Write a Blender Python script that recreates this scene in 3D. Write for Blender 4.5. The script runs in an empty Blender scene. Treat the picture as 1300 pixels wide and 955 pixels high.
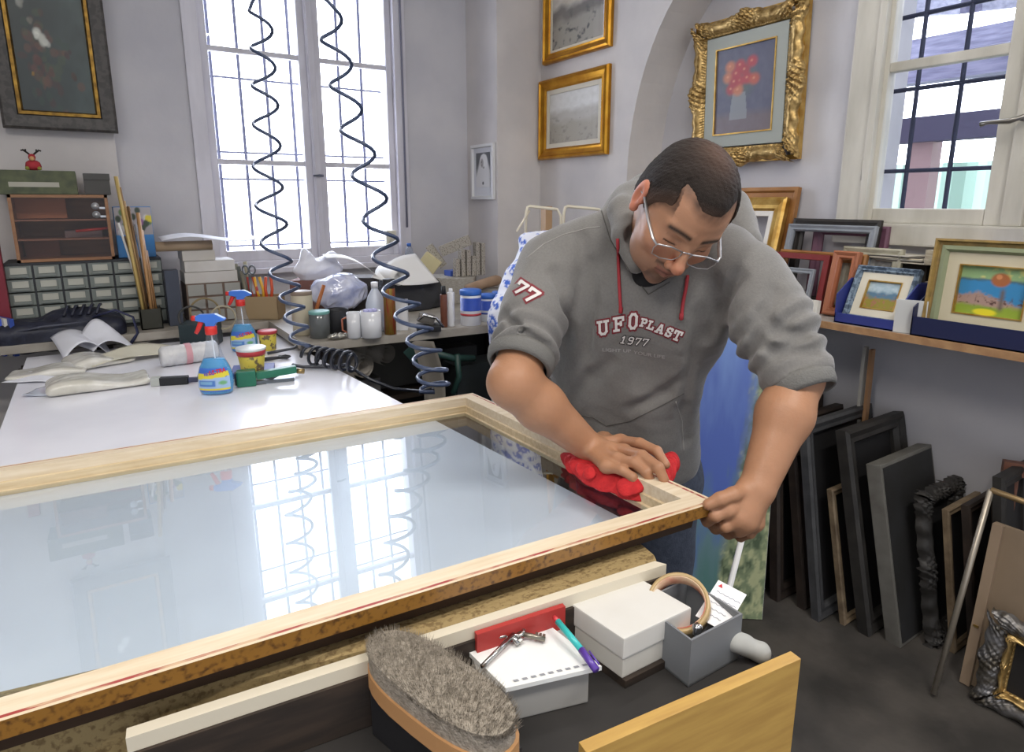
TG_BOOST = .6
SKIN_H, HOOD_H = .0026, .0045
SKY_FRONT, SKY_BACK, EXPO, FILL_LAMP = 7.5, .7, 0.42, 32
import bpy, bmesh, math, random
import numpy as np
from mathutils import Vector, Matrix, Euler
from mathutils.bvhtree import BVHTree
from math import sin, cos, pi, radians as R, sqrt
SC = bpy.context.scene
C = SC.collection
random.seed(7); RNG = np.random.default_rng(7)
# ---------------- camera model (photo 1300x955, optical centre 650,432) ----------------
FP, PITCH, YAW, CH = 810.0, R(12.26), R(33.2), 1.5
def ray(px, py):
    x = (px-650)/FP; y = (432-py)/FP
    fw = cos(PITCH)+sin(PITCH)*y; v = -sin(PITCH)+cos(PITCH)*y
    return Vector((fw*sin(YAW)+x*cos(YAW), fw*cos(YAW)-x*sin(YAW), v))
EYE = Vector((0, 0, CH))
def Pz(px, py, z): d = ray(px, py); return EYE+d*((z-CH)/d.z)
def Px(px, py, X): d = ray(px, py); return EYE+d*(X/d.x)
def Py(px, py, Y): d = ray(px, py); return EYE+d*(Y/d.y)
def Pt(px, py, t): return EYE+ray(px, py)*t
# ---------------- materials ----------------
_M = {}
def rgb(c):
    if isinstance(c, str):
        c = [int(c[i:i+2], 16)/255 for i in (0, 2, 4)]
        c = [x/12.92 if x <= .04045 else ((x+.055)/1.055)**2.4 for x in c]
    return (c[0], c[1], c[2], 1)
def mat(name, col='808080', rough=.6, metal=0, col2=None, ns=8, stretch=(1,1,1), amt=1, bump=0, bs=60, coat=0, spec=.5, sub=0, contrast=(.35,.65), detail=6, sheen=0):
    if name in _M: return _M[name]
    m = bpy.data.materials.new(name); m.use_nodes = True
    nt = m.node_tree; b = nt.nodes['Principled BSDF']; L = nt.links.new
    b.inputs['Base Color'].default_value = rgb(col)
    b.inputs['Roughness'].default_value = rough; b.inputs['Metallic'].default_value = metal
    b.inputs['Specular IOR Level'].default_value = spec
    if coat: b.inputs['Coat Weight'].default_value = coat; b.inputs['Coat Roughness'].default_value = .1
    if sheen: b.inputs['Sheen Weight'].default_value = sheen
    if sub: b.inputs['Subsurface Weight'].default_value = sub; b.inputs['Subsurface Radius'].default_value = (.012,.005,.003); b.inputs['Subsurface Scale'].default_value = 1.0
    if col2 or bump:
        tc = nt.nodes.new('ShaderNodeTexCoord'); mp = nt.nodes.new('ShaderNodeMapping'); mp.inputs['Scale'].default_value = stretch
        L(tc.outputs['Object'], mp.inputs['Vector'])
    if col2:
        n = nt.nodes.new('ShaderNodeTexNoise'); n.inputs['Scale'].default_value = ns; n.inputs['Detail'].default_value = detail
        L(mp.outputs[0], n.inputs['Vector'])
        r = nt.nodes.new('ShaderNodeValToRGB'); r.color_ramp.elements[0].position = contrast[0]; r.color_ramp.elements[1].position = contrast[1]
        r.color_ramp.elements[0].color = rgb(col); r.color_ramp.elements[1].color = rgb(col2)
        L(n.outputs['Fac'], r.inputs['Fac']); L(r.outputs['Color'], b.inputs['Base Color'])
    if bump:
        n = nt.nodes.new('ShaderNodeTexNoise'); n.inputs['Scale'].default_value = bs; n.inputs['Detail'].default_value = 4
        L(mp.outputs[0], n.inputs['Vector'])
        bp = nt.nodes.new('ShaderNodeBump'); bp.inputs['Strength'].default_value = bump; bp.inputs['Distance'].default_value = .004
        L(n.outputs['Fac'], bp.inputs['Height']); L(bp.outputs[0], b.inputs['Normal'])
    _M[name] = m; return m
def vmat(name, rough=.6, sub=0, bump=0, bs=200, spec=.5, coat=0):
    if name in _M: return _M[name]
    m = mat(name, 'ffffff', rough, bump=bump, bs=bs, sub=sub, spec=spec, coat=coat)
    nt = m.node_tree; a = nt.nodes.new('ShaderNodeVertexColor'); a.layer_name = 'Col'
    nt.links.new(a.outputs['Color'], nt.nodes['Principled BSDF'].inputs['Base Color'])
    return m
def glassmat(name, tint='ffffff', ior=1.5, rough=0.0, boost=0, opaque=0.0, body='ffffff'):
    """thin clear sheet: see-through with mirror reflection growing with the angle; optional milky share"""
    if name in _M: return _M[name]
    m = bpy.data.materials.new(name); m.use_nodes = True; nt = m.node_tree; L = nt.links.new
    nt.nodes.remove(nt.nodes['Principled BSDF']); out = nt.nodes['Material Output']
    t = nt.nodes.new('ShaderNodeBsdfTransparent'); t.inputs[0].default_value = rgb(tint)
    g = nt.nodes.new('ShaderNodeBsdfGlossy'); g.inputs['Roughness'].default_value = rough
    f = nt.nodes.new('ShaderNodeFresnel'); f.inputs[0].default_value = ior
    mx = nt.nodes.new('ShaderNodeMixShader')
    ma = nt.nodes.new('ShaderNodeMath'); ma.operation = 'MULTIPLY_ADD'; ma.inputs[1].default_value = 1.0+boost; ma.inputs[2].default_value = 0; ma.use_clamp = True
    ge = nt.nodes.new('ShaderNodeNewGeometry'); sb = nt.nodes.new('ShaderNodeMath'); sb.operation = 'SUBTRACT'; sb.inputs[0].default_value = 1; L(ge.outputs['Backfacing'], sb.inputs[1])
    mu = nt.nodes.new('ShaderNodeMath'); mu.operation = 'MULTIPLY'; L(ma.outputs[0], mu.inputs[0]); L(sb.outputs[0], mu.inputs[1])
    L(f.outputs[0], ma.inputs[0]); L(mu.outputs[0], mx.inputs[0]); L(g.outputs[0], mx.inputs[2])
    src = t.outputs[0]
    if opaque:
        d = nt.nodes.new('ShaderNodeBsdfDiffuse'); d.inputs[0].default_value = rgb(body)
        m2 = nt.nodes.new('ShaderNodeMixShader'); m2.inputs[0].default_value = opaque
        L(src, m2.inputs[1]); L(d.outputs[0], m2.inputs[2]); src = m2.outputs[0]
    L(src, mx.inputs[1]); L(mx.outputs[0], out.inputs[0])
    _M[name] = m; return m
# ---------------- mesh builder ----------------
class MB:
    def __init__(s): s.v = []; s.f = []; s.mi = []; s.sm = []
    def add(s, vs, fs, mi=0, smooth=False, M=None):
        o = len(s.v)
        for v in vs:
            v = Vector(v)
            if M is not None: v = M @ v
            s.v.append(tuple(v))
        for f in fs: s.f.append(tuple(i+o for i in f)); s.mi.append(mi); s.sm.append(smooth)
        return s
    def box(s, c, d, rot=None, mi=0, bev=0):
        M = Matrix.Translation(Vector(c))
        if rot is not None: M = M @ (Euler(rot).to_matrix().to_4x4() if not isinstance(rot, Matrix) else rot.to_4x4())
        x, y, z = d[0]/2, d[1]/2, d[2]/2
        b = min(bev, x*.9, y*.9, z*.9)
        if b <= 0:
            vs = [(i*x, j*y, k*z) for k in (-1,1) for j in (-1,1) for i in (-1,1)]
            fs = [(0,2,3,1),(4,5,7,6),(0,1,5,4),(2,6,7,3),(0,4,6,2),(1,3,7,5)]
            return s.add(vs, fs, mi, False, M)
        bm = bmesh.new(); bmesh.ops.create_cube(bm, size=1)
        for v in bm.verts: v.co = Vector((v.co.x*2*x, v.co.y*2*y, v.co.z*2*z))
        bmesh.ops.bevel(bm, geom=bm.edges[:], offset=b, segments=2, affect='EDGES', profile=.7)
        bm.verts.index_update()
        s.add([v.co.copy() for v in bm.verts], [[v.index for v in f.verts] for f in bm.faces], mi, False, M); bm.free(); return s
    def mm(s, lo, hi, mi=0, bev=0):
        return s.box([(a+b)/2 for a, b in zip(lo, hi)], [abs(b-a) for a, b in zip(lo, hi)], None, mi, bev)
    def tube(s, pts, r, n=8, mi=0, cap=True, closed=False, flat=None):
        pts = [Vector(p) for p in pts]; N = len(pts)
        rs = r if isinstance(r, (list, tuple)) else [r]*N
        vs, fs = [], []; up = None
        for i, p in enumerate(pts):
            if closed: t = pts[(i+1) % N]-pts[i-1]
            else: t = pts[min(i+1, N-1)]-pts[max(i-1, 0)]
            t = t.normalized() if t.length > 1e-9 else Vector((0,0,1))
            if up is None: up = Vector((0,0,1)) if abs(t.z) < .9 else Vector((1,0,0))
            a = t.cross(up)
            if a.length < 1e-6: a = t.orthogonal()
            a.normalize(); b = a.cross(t).normalized(); up = b
            fl = flat or 1
            for k in range(n):
                q = 2*pi*k/n; vs.append(p+a*(cos(q)*rs[i])+b*(sin(q)*rs[i]*fl))
        for i in range(N if closed else N-1):
            for k in range(n):
                a0 = i*n+k; a1 = i*n+(k+1) % n; j = (i+1) % N
                fs.append((a0, a1, j*n+(k+1) % n, j*n+k))
        if cap and not closed: fs.append(tuple(range(n))[::-1]); fs.append(tuple((N-1)*n+k for k in range(n)))
        return s.add(vs, fs, mi, True)
    def lathe(s, prof, c=(0,0,0), n=24, mi=0, M=None, cap=True):
        vs, fs = [], []
        for (r, z) in prof:
            for k in range(n): q = 2*pi*k/n; vs.append((c[0]+r*cos(q), c[1]+r*sin(q), c[2]+z))
        for i in range(len(prof)-1):
            for k in range(n): fs.append((i*n+k, i*n+(k+1) % n, (i+1)*n+(k+1) % n, (i+1)*n+k))
        if cap: fs.append(tuple(range(n))[::-1]); fs.append(tuple((len(prof)-1)*n+k for k in range(n)))
        return s.add(vs, fs, mi, True, M)
    def prism(s, poly, z0, z1, mi=0, M=None, smooth=False):
        n = len(poly); vs = [(x, y, z0) for x, y in poly]+[(x, y, z1) for x, y in poly]
        fs = [tuple(range(n))[::-1], tuple(range(n, 2*n))]+[(i, (i+1) % n, n+(i+1) % n, n+i) for i in range(n)]
        return s.add(vs, fs, mi, smooth, M)
    def grid(s, fn, nu, nv, mi=0, smooth=True, thick=0):
        P = [[Vector(fn(i/nu, j/nv)) for j in range(nv+1)] for i in range(nu+1)]
        vs = [p for r in P for p in r]; idx = lambda i, j: i*(nv+1)+j
        fs = [(idx(i,j), idx(i+1,j), idx(i+1,j+1), idx(i,j+1)) for i in range(nu) for j in range(nv)]
        if thick:
            nrm = [Vector((0,0,0)) for _ in vs]
            for f in fs:
                n = (vs[f[1]]-vs[f[0]]).cross(vs[f[3]]-vs[f[0]])
                for i in f: nrm[i] += n
            o = len(vs); vs = vs+[v-n.normalized()*thick for v, n in zip(vs, nrm)]
            fs2 = [tuple(i+o for i in f)[::-1] for f in fs]
            bd = [idx(i,0) for i in range(nu+1)]+[idx(nu,j) for j in range(1,nv+1)]+[idx(i,nv) for i in range(nu-1,-1,-1)]+[idx(0,j) for j in range(nv-1,0,-1)]
            fs = fs+fs2+[(bd[(k+1) % len(bd)], bd[k], bd[k]+o, bd[(k+1) % len(bd)]+o) for k in range(len(bd))]
        return s.add(vs, fs, mi, smooth)
    def build(s, name, mats, parent=None, M=None, sub=0):
        me = bpy.data.meshes.new(name); me.from_pydata(s.v, [], s.f); me.validate()
        if len(me.polygons) == len(s.f):
            me.polygons.foreach_set('material_index', s.mi); me.polygons.foreach_set('use_smooth', s.sm)
        bm = bmesh.new(); bm.from_mesh(me); bmesh.ops.recalc_face_normals(bm, faces=bm.faces[:]); bm.to_mesh(me); bm.free()
        return link(name, me, mats, parent, M, sub)
def link(name, me, mats, parent=None, M=None, sub=0):
    for m in (mats if isinstance(mats, (list, tuple)) else [mats]): me.materials.append(m)
    o = bpy.data.objects.new(name, me); C.objects.link(o)
    if parent is not None: o.parent = parent
    if M is not None: o.matrix_local = M
    if sub:
        md = o.modifiers.new('s', 'SUBSURF'); md.levels = sub; md.render_levels = sub
    return o
def tag(o, label=None, cat=None, group=None, kind=None):
    for k, v in (('label', label), ('category', cat), ('group', group), ('kind', kind)):
        if v: o[k] = v
    return o
def thing(name, label, cat, loc=(0,0,0), rot=(0,0,0), group=None, M=None):
    o = bpy.data.objects.new(name, None); C.objects.link(o); o.empty_display_size = .05
    if M is not None: o.matrix_world = M
    else: o.location = loc; o.rotation_euler = rot
    return tag(o, label, cat, group)
def dup(o, M, label=None, parent=None):
    r = o.copy(); C.objects.link(r)
    if parent is None: r.matrix_world = M
    else: r.parent = parent
    if label: r['label'] = label
    for ch in o.children:
        c = ch.copy(); C.objects.link(c); c.parent = r
        for g in ch.children:
            d = g.copy(); C.objects.link(d); d.parent = c
    return r
def paint(name, w, h, fn, nx, ny, parent=None, M=None, rough=.5, matname='paint_surface', thick=.002):
    """flat painted panel in local XZ facing -Y; fn(u,v)->rgb arrays (linear), v up"""
    u, v = np.meshgrid((np.arange(nx+1))/nx, (np.arange(ny+1))/ny)
    col = np.clip(np.stack(fn(u, v), -1), 0, 1).reshape(-1, 3)
    vs = np.stack([(u-.5)*w, np.zeros_like(u), v*h], -1).reshape(-1, 3)
    idx = np.arange((nx+1)*(ny+1)).reshape(ny+1, nx+1)
    fs = np.stack([idx[:-1,:-1], idx[:-1,1:], idx[1:,1:], idx[1:,:-1]], -1).reshape(-1, 4)
    V = [tuple(x) for x in vs]; F = [tuple(int(i) for i in f) for f in fs]
    n0 = len(V); V += [(-w/2,thick,0),(w/2,thick,0),(w/2,thick,h),(-w/2,thick,h)]
    F += [(n0+3,n0+2,n0+1,n0), (n0, n0+1, int(idx[0,-1]), int(idx[0,0])), (n0+2,n0+3,int(idx[-1,0]),int(idx[-1,-1]))]
    me = bpy.data.meshes.new(name); me.from_pydata(V, [], F)
    a = me.color_attributes.new('Col', 'FLOAT_COLOR', 'POINT')
    cc = np.ones((len(V), 4), np.float32); cc[:n0,:3] = col; cc[n0:,:3] = .3
    a.data.foreach_set('color', cc.ravel())
    return link(name, me, vmat(matname, rough), parent, M)
def lin(h): return np.array(rgb(h)[:3])
def fbm(u, v, sc=4, seed=0, oct=4):
    r = np.zeros_like(u); a = 1; t = 0
    g = np.random.default_rng(seed)
    for o in range(oct):
        n = int(sc*2**o)+2; G = g.random((n+2, n+2))
        x = u*(n-1); y = v*(n-1); i = np.clip(np.floor(x).astype(int), 0, n-1); j = np.clip(np.floor(y).astype(int), 0, n-1)
        fx = x-i; fy = y-j; fx = fx*fx*(3-2*fx); fy = fy*fy*(3-2*fy)
        r += a*((G[j,i]*(1-fx)+G[j,i+1]*fx)*(1-fy)+(G[j+1,i]*(1-fx)+G[j+1,i+1]*fx)*fy); t += a; a *= .55
    return r/t
def mixc(cs, m, c2):
    """cs: list of 3 arrays; blend towards colour c2 by mask"""
    c2 = lin(c2) if isinstance(c2, str) else c2
    return [a*(1-m)+b*m for a, b in zip(cs, c2)]
def flatc(u, h): c = lin(h); return [np.full_like(u, x) for x in c]
def blob(u, v, cx, cy, rx, ry, soft=.3):
    d = np.sqrt(((u-cx)/rx)**2+((v-cy)/ry)**2); return np.clip((1-d)/soft, 0, 1)
def textmesh(txt, size, ext=0.0, bold=0.0, shear=0.0, align='CENTER'):
    cu = bpy.data.curves.new('t', 'FONT'); cu.body = txt; cu.size = size; cu.extrude = ext; cu.offset = bold; cu.shear = shear
    cu.align_x = align; cu.align_y = 'CENTER'; cu.resolution_u = 3
    o = bpy.data.objects.new('t', cu); C.objects.link(o)
    bpy.context.view_layer.update()
    me = bpy.data.meshes.new_from_object(o.evaluated_get(bpy.context.evaluated_depsgraph_get()))
    bpy.data.objects.remove(o); bpy.data.curves.remove(cu); return me
# ---------------- SDF toolkit ----------------
def smin(a, b, k): h = np.clip(.5+.5*(b-a)/k, 0, 1); return b*(1-h)+a*h-k*h*(1-h)
def smax(a, b, k): return -smin(-a, -b, k)
def sph(p, c, r): return np.sqrt(((p-np.asarray(c, np.float32))**2).sum(-1))-r
def ell(p, c, r, Rm=None):
    q = p-np.asarray(c, np.float32)
    if Rm is not None: q = q @ np.asarray(Rm, np.float32)
    r = np.asarray(r, np.float32); k0 = np.sqrt(((q/r)**2).sum(-1)); k1 = np.sqrt(((q/(r*r))**2).sum(-1))
    return k0*(k0-1)/np.maximum(k1, 1e-6)
def cap(p, a, b, ra, rb=None):
    rb = ra if rb is None else rb
    a = np.asarray(a, np.float32); b = np.asarray(b, np.float32); d = b-a
    h = np.clip(((p-a) @ d)/max(float(d @ d), 1e-9), 0, 1)
    return np.sqrt(((p-a-h[...,None]*d)**2).sum(-1))-(ra+(rb-ra)*h)
def rbox(p, c, hs, r, Rm=None):
    q = p-np.asarray(c, np.float32)
    if Rm is not None: q = q @ np.asarray(Rm, np.float32)
    q = np.abs(q)-(np.asarray(hs, np.float32)-r)
    return np.sqrt((np.maximum(q, 0)**2).sum(-1))+np.minimum(q.max(-1), 0)-r
def chain(p, pts, rs, k=.01):
    d = None
    for i in range(len(pts)-1):
        e = cap(p, pts[i], pts[i+1], rs[i], rs[i+1]); d = e if d is None else smin(d, e, k)
    return d
def sdfmesh(fn, lo, hi, h, Q=8):
    lo = np.array(lo, float); hi = np.array(hi, float)
    n = (np.ceil((hi-lo)/h/Q).astype(int)+1)*Q+1
    nb = (n-1)//Q
    ax = [lo[i]+h*Q*(np.arange(nb[i])+.5) for i in range(3)]
    g = np.stack(np.meshgrid(*ax, indexing='ij'), -1).astype(np.float32)
    c = fn(g.reshape(-1, 3)).reshape(nb)
    act = np.abs(c) < h*Q*1.35
    F = np.repeat(np.repeat(np.repeat(c, Q, 0), Q, 1), Q, 2)
    F = np.pad(F, ((0,1),(0,1),(0,1)), mode='edge').astype(np.float32)
    bi = np.argwhere(act)
    off = np.stack(np.meshgrid(*[np.arange(Q+1)]*3, indexing='ij'), -1).reshape(-1, 3)
    for s in range(0, len(bi), 400):
        I = (bi[s:s+400]*Q)[:,None,:]+off[None]
        p = (lo+I*h).astype(np.float32).reshape(-1, 3)
        val = fn(p); J = I.reshape(-1, 3); F[J[:,0],J[:,1],J[:,2]] = val
    S = F < 0
    cs = None; nn = [k-1 for k in n]
    cnt = np.zeros(nn, np.int8)
    for a in (0,1):
        for b in (0,1):
            for d in (0,1): cnt += S[a:nn[0]+a, b:nn[1]+b, d:nn[2]+d]
    cells = np.argwhere((cnt > 0) & (cnt < 8))
    vid = np.full(nn, -1, np.int32); vid[cells[:,0],cells[:,1],cells[:,2]] = np.arange(len(cells))
    acc = np.zeros((len(cells), 3)); w = np.zeros(len(cells))
    cor = [(a,b,d) for a in (0,1) for b in (0,1) for d in (0,1)]
    vals = {k: F[cells[:,0]+k[0], cells[:,1]+k[1], cells[:,2]+k[2]] for k in cor}
    for k in cor:
        for ax_ in range(3):
            if k[ax_] == 0:
                k2 = list(k); k2[ax_] = 1; k2 = tuple(k2)
                A, B = vals[k], vals[k2]; m = (A < 0) != (B < 0)
                t = np.where(m, A/np.where(np.abs(A-B) < 1e-12, 1, A-B), 0)
                q = np.zeros((len(cells), 3)); q[:] = k; q[:,ax_] += t
                acc += q*m[:,None]; w += m
    V = lo+(cells+acc/w[:,None])*h
    faces = []
    for a in range(3):
        b, d = (a+1) % 3, (a+2) % 3
        sl0 = [slice(1, nn[i]) for i in range(3)]; sl0[a] = slice(0, nn[a]); sl1 = list(sl0); sl1[a] = slice(1, nn[a]+1)
        A, B = S[tuple(sl0)], S[tuple(sl1)]
        e = np.argwhere(A != B)
        if not len(e): continue
        pos = e.copy()
        for i in range(3):
            if i != a: pos[:,i] += 1
        def V_(db, dd):
            q = pos.copy(); q[:,b] -= db; q[:,d] -= dd; return vid[q[:,0],q[:,1],q[:,2]]
        f = np.stack([V_(1,1), V_(0,1), V_(0,0), V_(1,0)], -1)
        sgn = A[e[:,0],e[:,1],e[:,2]]
        f[~sgn] = f[~sgn][:, ::-1]
        faces.append(f)
    Fc = np.concatenate(faces); Fc = Fc[(Fc >= 0).all(1)]
    return V, Fc
def meshnp(name, V, F, mats, parent=None, col=None, M=None, smooth=True):
    me = bpy.data.meshes.new(name)
    me.vertices.add(len(V)); me.vertices.foreach_set('co', np.asarray(V, np.float32).ravel())
    me.loops.add(len(F)*4); me.loops.foreach_set('vertex_index', np.asarray(F, np.int32).ravel())
    me.polygons.add(len(F)); me.polygons.foreach_set('loop_start', np.arange(len(F), dtype=np.int32)*4)
    me.polygons.foreach_set('use_smooth', np.full(len(F), smooth)); me.update(calc_edges=True); me.validate()
    if col is not None:
        a = me.color_attributes.new('Col', 'FLOAT_COLOR', 'POINT'); cc = np.ones((len(V), 4), np.float32); cc[:,:3] = col
        a.data.foreach_set('color', cc.ravel())
    return link(name, me, mats, parent, M)
def basis(o, x, y, z):
    M = Matrix.Identity(4)
    for i, a in enumerate((x, y, z)):
        for r in range(3): M[r][i] = a[r]
    for r in range(3): M[r][3] = o[r]
    return M
def up_at(p, yaw=0, lean=0, roll=0):
    """stand something at p: local +Z up, front -Y; yaw about Z, then lean back (about local X)"""
    return Matrix.Translation(p) @ Matrix.Rotation(yaw, 4, 'Z') @ Matrix.Rotation(-lean, 4, 'X') @ Matrix.Rotation(roll, 4, 'Y')
def framesweep(mb, w, h, prof, mis=None, sides=(0,1,2,3), z0=0):
    """rectangular mitred frame in XZ, centred in X, bottom at z0. prof: closed list of (inset, y)"""
    n = len(prof)
    cor = [(-1,0), (1,0), (1,1), (-1,1)]
    def pt(c, d, y): sx_, t = c; return (sx_*(w/2-d), y, z0+(d if t == 0 else h-d))
    for s in sides:
        a, b = cor[s], cor[(s+1) % 4]
        vs = [pt(a, d, y) for d, y in prof]+[pt(b, d, y) for d, y in prof]
        for i in range(n):
            j = (i+1) % n
            mb.add([vs[i], vs[j], vs[n+j], vs[n+i]], [(0,1,2,3)], mis[i] if mis else 0)
        mb.add(vs[:n], [tuple(range(n))], 0); mb.add(vs[n:], [tuple(range(n))], 0)
    return mb
def weld(o):
    bm = bmesh.new(); bm.from_mesh(o.data); bmesh.ops.remove_doubles(bm, verts=bm.verts[:], dist=1e-5); bmesh.ops.recalc_face_normals(bm, faces=bm.faces[:]); bm.to_mesh(o.data); bm.free(); return o
# ================= ROOM =================
XB, Y1, YP, X1, X2, X3, YA, CEIL = -2.4, 3.6, 3.25, 2.025, 2.33, 2.56, 2.49, 3.3
YW0 = 1.50          # near side of niche wall before the side window
plaster = mat('plaster_grey', 'c9c7ca', .85, col2='bab9bf', ns=3, bump=.25, bs=25, contrast=(.3,.7))
plaster_w = mat('plaster_warm', 'd3cecb', .85, col2='c5c1c0', ns=3, bump=.25, bs=25)
woodpaint = mat('cream_window_paint', 'cfcbc0', .5, col2='b4b0a4', ns=9, bump=.15, bs=60, stretch=(1,1,.25))
winpaint = mat('lilac_white_window_paint', 'd6d4dc', .5, col2='c2c0c8', ns=9, bump=.15, bs=60, stretch=(1,1,.25))
iron = mat('grey_iron', '565a68', .6)
def struct(mb, name, m): o = mb.build(name, m); o['kind'] = 'structure'; return o
# back wall with window opening
wx0, wx1, wz0, wz1 = .57, 1.545, 1.225, 2.95
b = MB()
b.mm((XB, Y1, 0), (wx0-.09, Y1+.35, CEIL)); b.mm((wx1+.07, Y1, 0), (X1, Y1+.35, CEIL))
b.mm((wx0-.09, Y1, 0), (wx1+.07, Y1+.35, wz0-.07)); b.mm((wx0-.09, Y1, wz1+.05), (wx1+.07, Y1+.35, CEIL))
struct(b, 'wall_back', plaster)
b = MB(); b.mm((XB, Y1-.05, 0), (.148, Y1-.001, CEIL), bev=.004); struct(b, 'wall_back_panel', plaster_w)
b = MB(); b.mm((X1, YP, 0), (X2+.02, Y1+.35, CEIL)); struct(b, 'wall_corner_pier', plaster_w)
b = MB(); b.mm((XB-.1, -2.6, 0), (XB, Y1+.35, CEIL)); struct(b, 'wall_left', plaster)
# right wall X2 with blind arch opening (outline Y,Z)
def arch_wall():
    b = MB(); zt = CEIL
    zs, yc = 1.62, YA-.95                      # springing height, half width of arch
    n = 16; pts = []
    for i in range(n+1):
        a = pi/2*i/n; pts.append((YA-.62+.62*cos(a), zs+.95*sin(a)))
    pts = [(YA, 0)]+pts
    # outline points from floor up along the arch to its crown, then to the ceiling
    vs = []; fs = []
    for (y, z) in pts: vs += [(X2, y, z), (X3, y, z), (X2, YP, z), ]
    # front face strips between outline point and vertical line y=YP
    k = len(pts)
    for i in range(k-1):
        a, c = i*3, (i+1)*3
        fs.append((a, c, c+2, a+2)); fs.append((a, a+1, c+1, c))
    o = len(vs); yl, zl = pts[-1]
    vs += [(X2, yl, zl), (X2, YP, zl), (X2, YP, zt), (X2, -2.6, zt), (X2, -2.6, zl), (X3, -2.6, zl), (X3, yl, zl)]
    fs += [(o, o+1, o+2, o+3, o+4), (o, o+4, o+5, o+6)]
    b.add(vs, fs); return b
struct(arch_wall(), 'wall_right', plaster_w)
# niche wall X3 with side window opening
sy0, sy1, sz0, sz1 = .12, 1.43, 1.40, 2.9
b = MB()
b.mm((X3, sy1, 0), (X3+.3, YP, CEIL)); b.mm((X3, -2.6, 0), (X3+.3, sy0, CEIL)); b.mm((X3, sy0, 0), (X3+.3, sy1, sz0)); b.mm((X3, sy0, sz1), (X3+.3, sy1, CEIL))
struct(b, 'wall_niche', plaster)
b = MB(); b.mm((XB-.1, -2.6, -.05), (X3+.3, Y1+.35, 0)); struct(b, 'floor', mat('dark_concrete_floor', '35322f', .7, col2='504b46', ns=5, bump=.4, bs=40))
b = MB(); b.mm((XB-.1, -2.6, CEIL), (X3+.3, Y1+.35, CEIL+.1)); struct(b, 'ceiling', mat('ceiling_white', 'dcdad6', .9))
wg = glassmat('window_glass', 'fbfcff')
# ---- window_1 (back wall): two casement sashes, grille outside
def back_window():
    w = thing('window_1', None, None); w['kind'] = 'structure'
    f = MB(); y0, y1 = Y1+.0, Y1+.10
    f.mm((wx0-.09, y0-.02, wz0-.07), (wx0-.02, y1+.1, wz1+.05), bev=.004); f.mm((wx1+.005, y0-.02, wz0-.07), (wx1+.075, y1+.1, wz1+.05), bev=.004)
    f.mm((wx0-.02, y0-.01, wz1), (wx1+.005, y1, wz1+.05)); f.mm((wx0-.02, y0-.02, wz0-.07), (wx1+.005, y1, wz0-.035), bev=.003)
    f.build('window_frame', winpaint, w)
    s = MB(); s.mm((wx0-.12, Y1-.055, wz0-.10), (wx1+.10, Y1+.02, wz0-.07), bev=.006); s.build('window_sill', winpaint, w)
    xm = 1.085
    for (a, c, st) in ((wx0-.02, xm-.002, (.04, .055)), (xm+.002, wx1+.005, (.055, .035))):
        q = MB(); za, zb = wz0-.035, wz1; ya, yb = Y1+.02, Y1+.06
        q.mm((a, ya, za), (a+st[0], yb, zb), bev=.005); q.mm((c-st[1], ya, za), (c, yb, zb), bev=.005)
        q.mm((a+st[0], ya, za), (c-st[1], yb, za+.055), bev=.005); q.mm((a+st[0], ya, zb-.06), (c-st[1], yb, zb), bev=.005)
        for z in (1.70, 2.24): q.mm((a+st[0], ya+.008, z-.013), (c-st[1], yb, z+.013), bev=.004)
        sh = q.build('sash', winpaint, w)
        g = MB(); g.mm((a+st[0], ya+.018, za+.05), (c-st[1], ya+.022, zb-.05)); g.build('pane', wg, sh)
    # centre cover strip and bolt
    q = MB(); q.mm((xm-.022, Y1-.002, wz0-.035), (xm+.022, Y1+.022, wz1), bev=.006); q.mm((xm-.014, Y1-.012, wz0-.035), (xm-.006, Y1, wz1)); q.build('meeting_strip', winpaint, w)
    q = MB(); q.tube([(xm+.03, Y1+.0, 1.64), (xm+.0, Y1-.02, 1.64)], .006); q.tube([(xm, Y1-.02, 1.64), (xm-.03, Y1-.022, 1.637)], .005); q.build('window_latch', iron, w)
    # exterior iron grille
    q = MB(); yb = Y1+.22
    x = wx0+.06
    while x < wx1+.1:
        q.tube([(x, yb, wz0-.1), (x, yb, wz1+.1)], .0085, 6); x += .135
    for z in (1.26, 1.62, 1.76, 2.14, 2.28): q.tube([(wx0-.1, yb, z), (wx1+.1, yb, z)], .006, 6)
    q.build('iron_grille', mat('pale_iron','6a6c80',.6), w)
back_window()
# surface conduit + wall light strip right of window
tag(MB().tube([(wx1+.045, Y1-.03, 3.2), (wx1+.047, Y1-.03, 2.3), (wx1+.045, Y1-.03, 1.35)], .006).build('wall_cable', mat('cable_grey', '77788a', .5)), 'thin grey cable running down beside the bright back window', 'cable')
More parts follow.
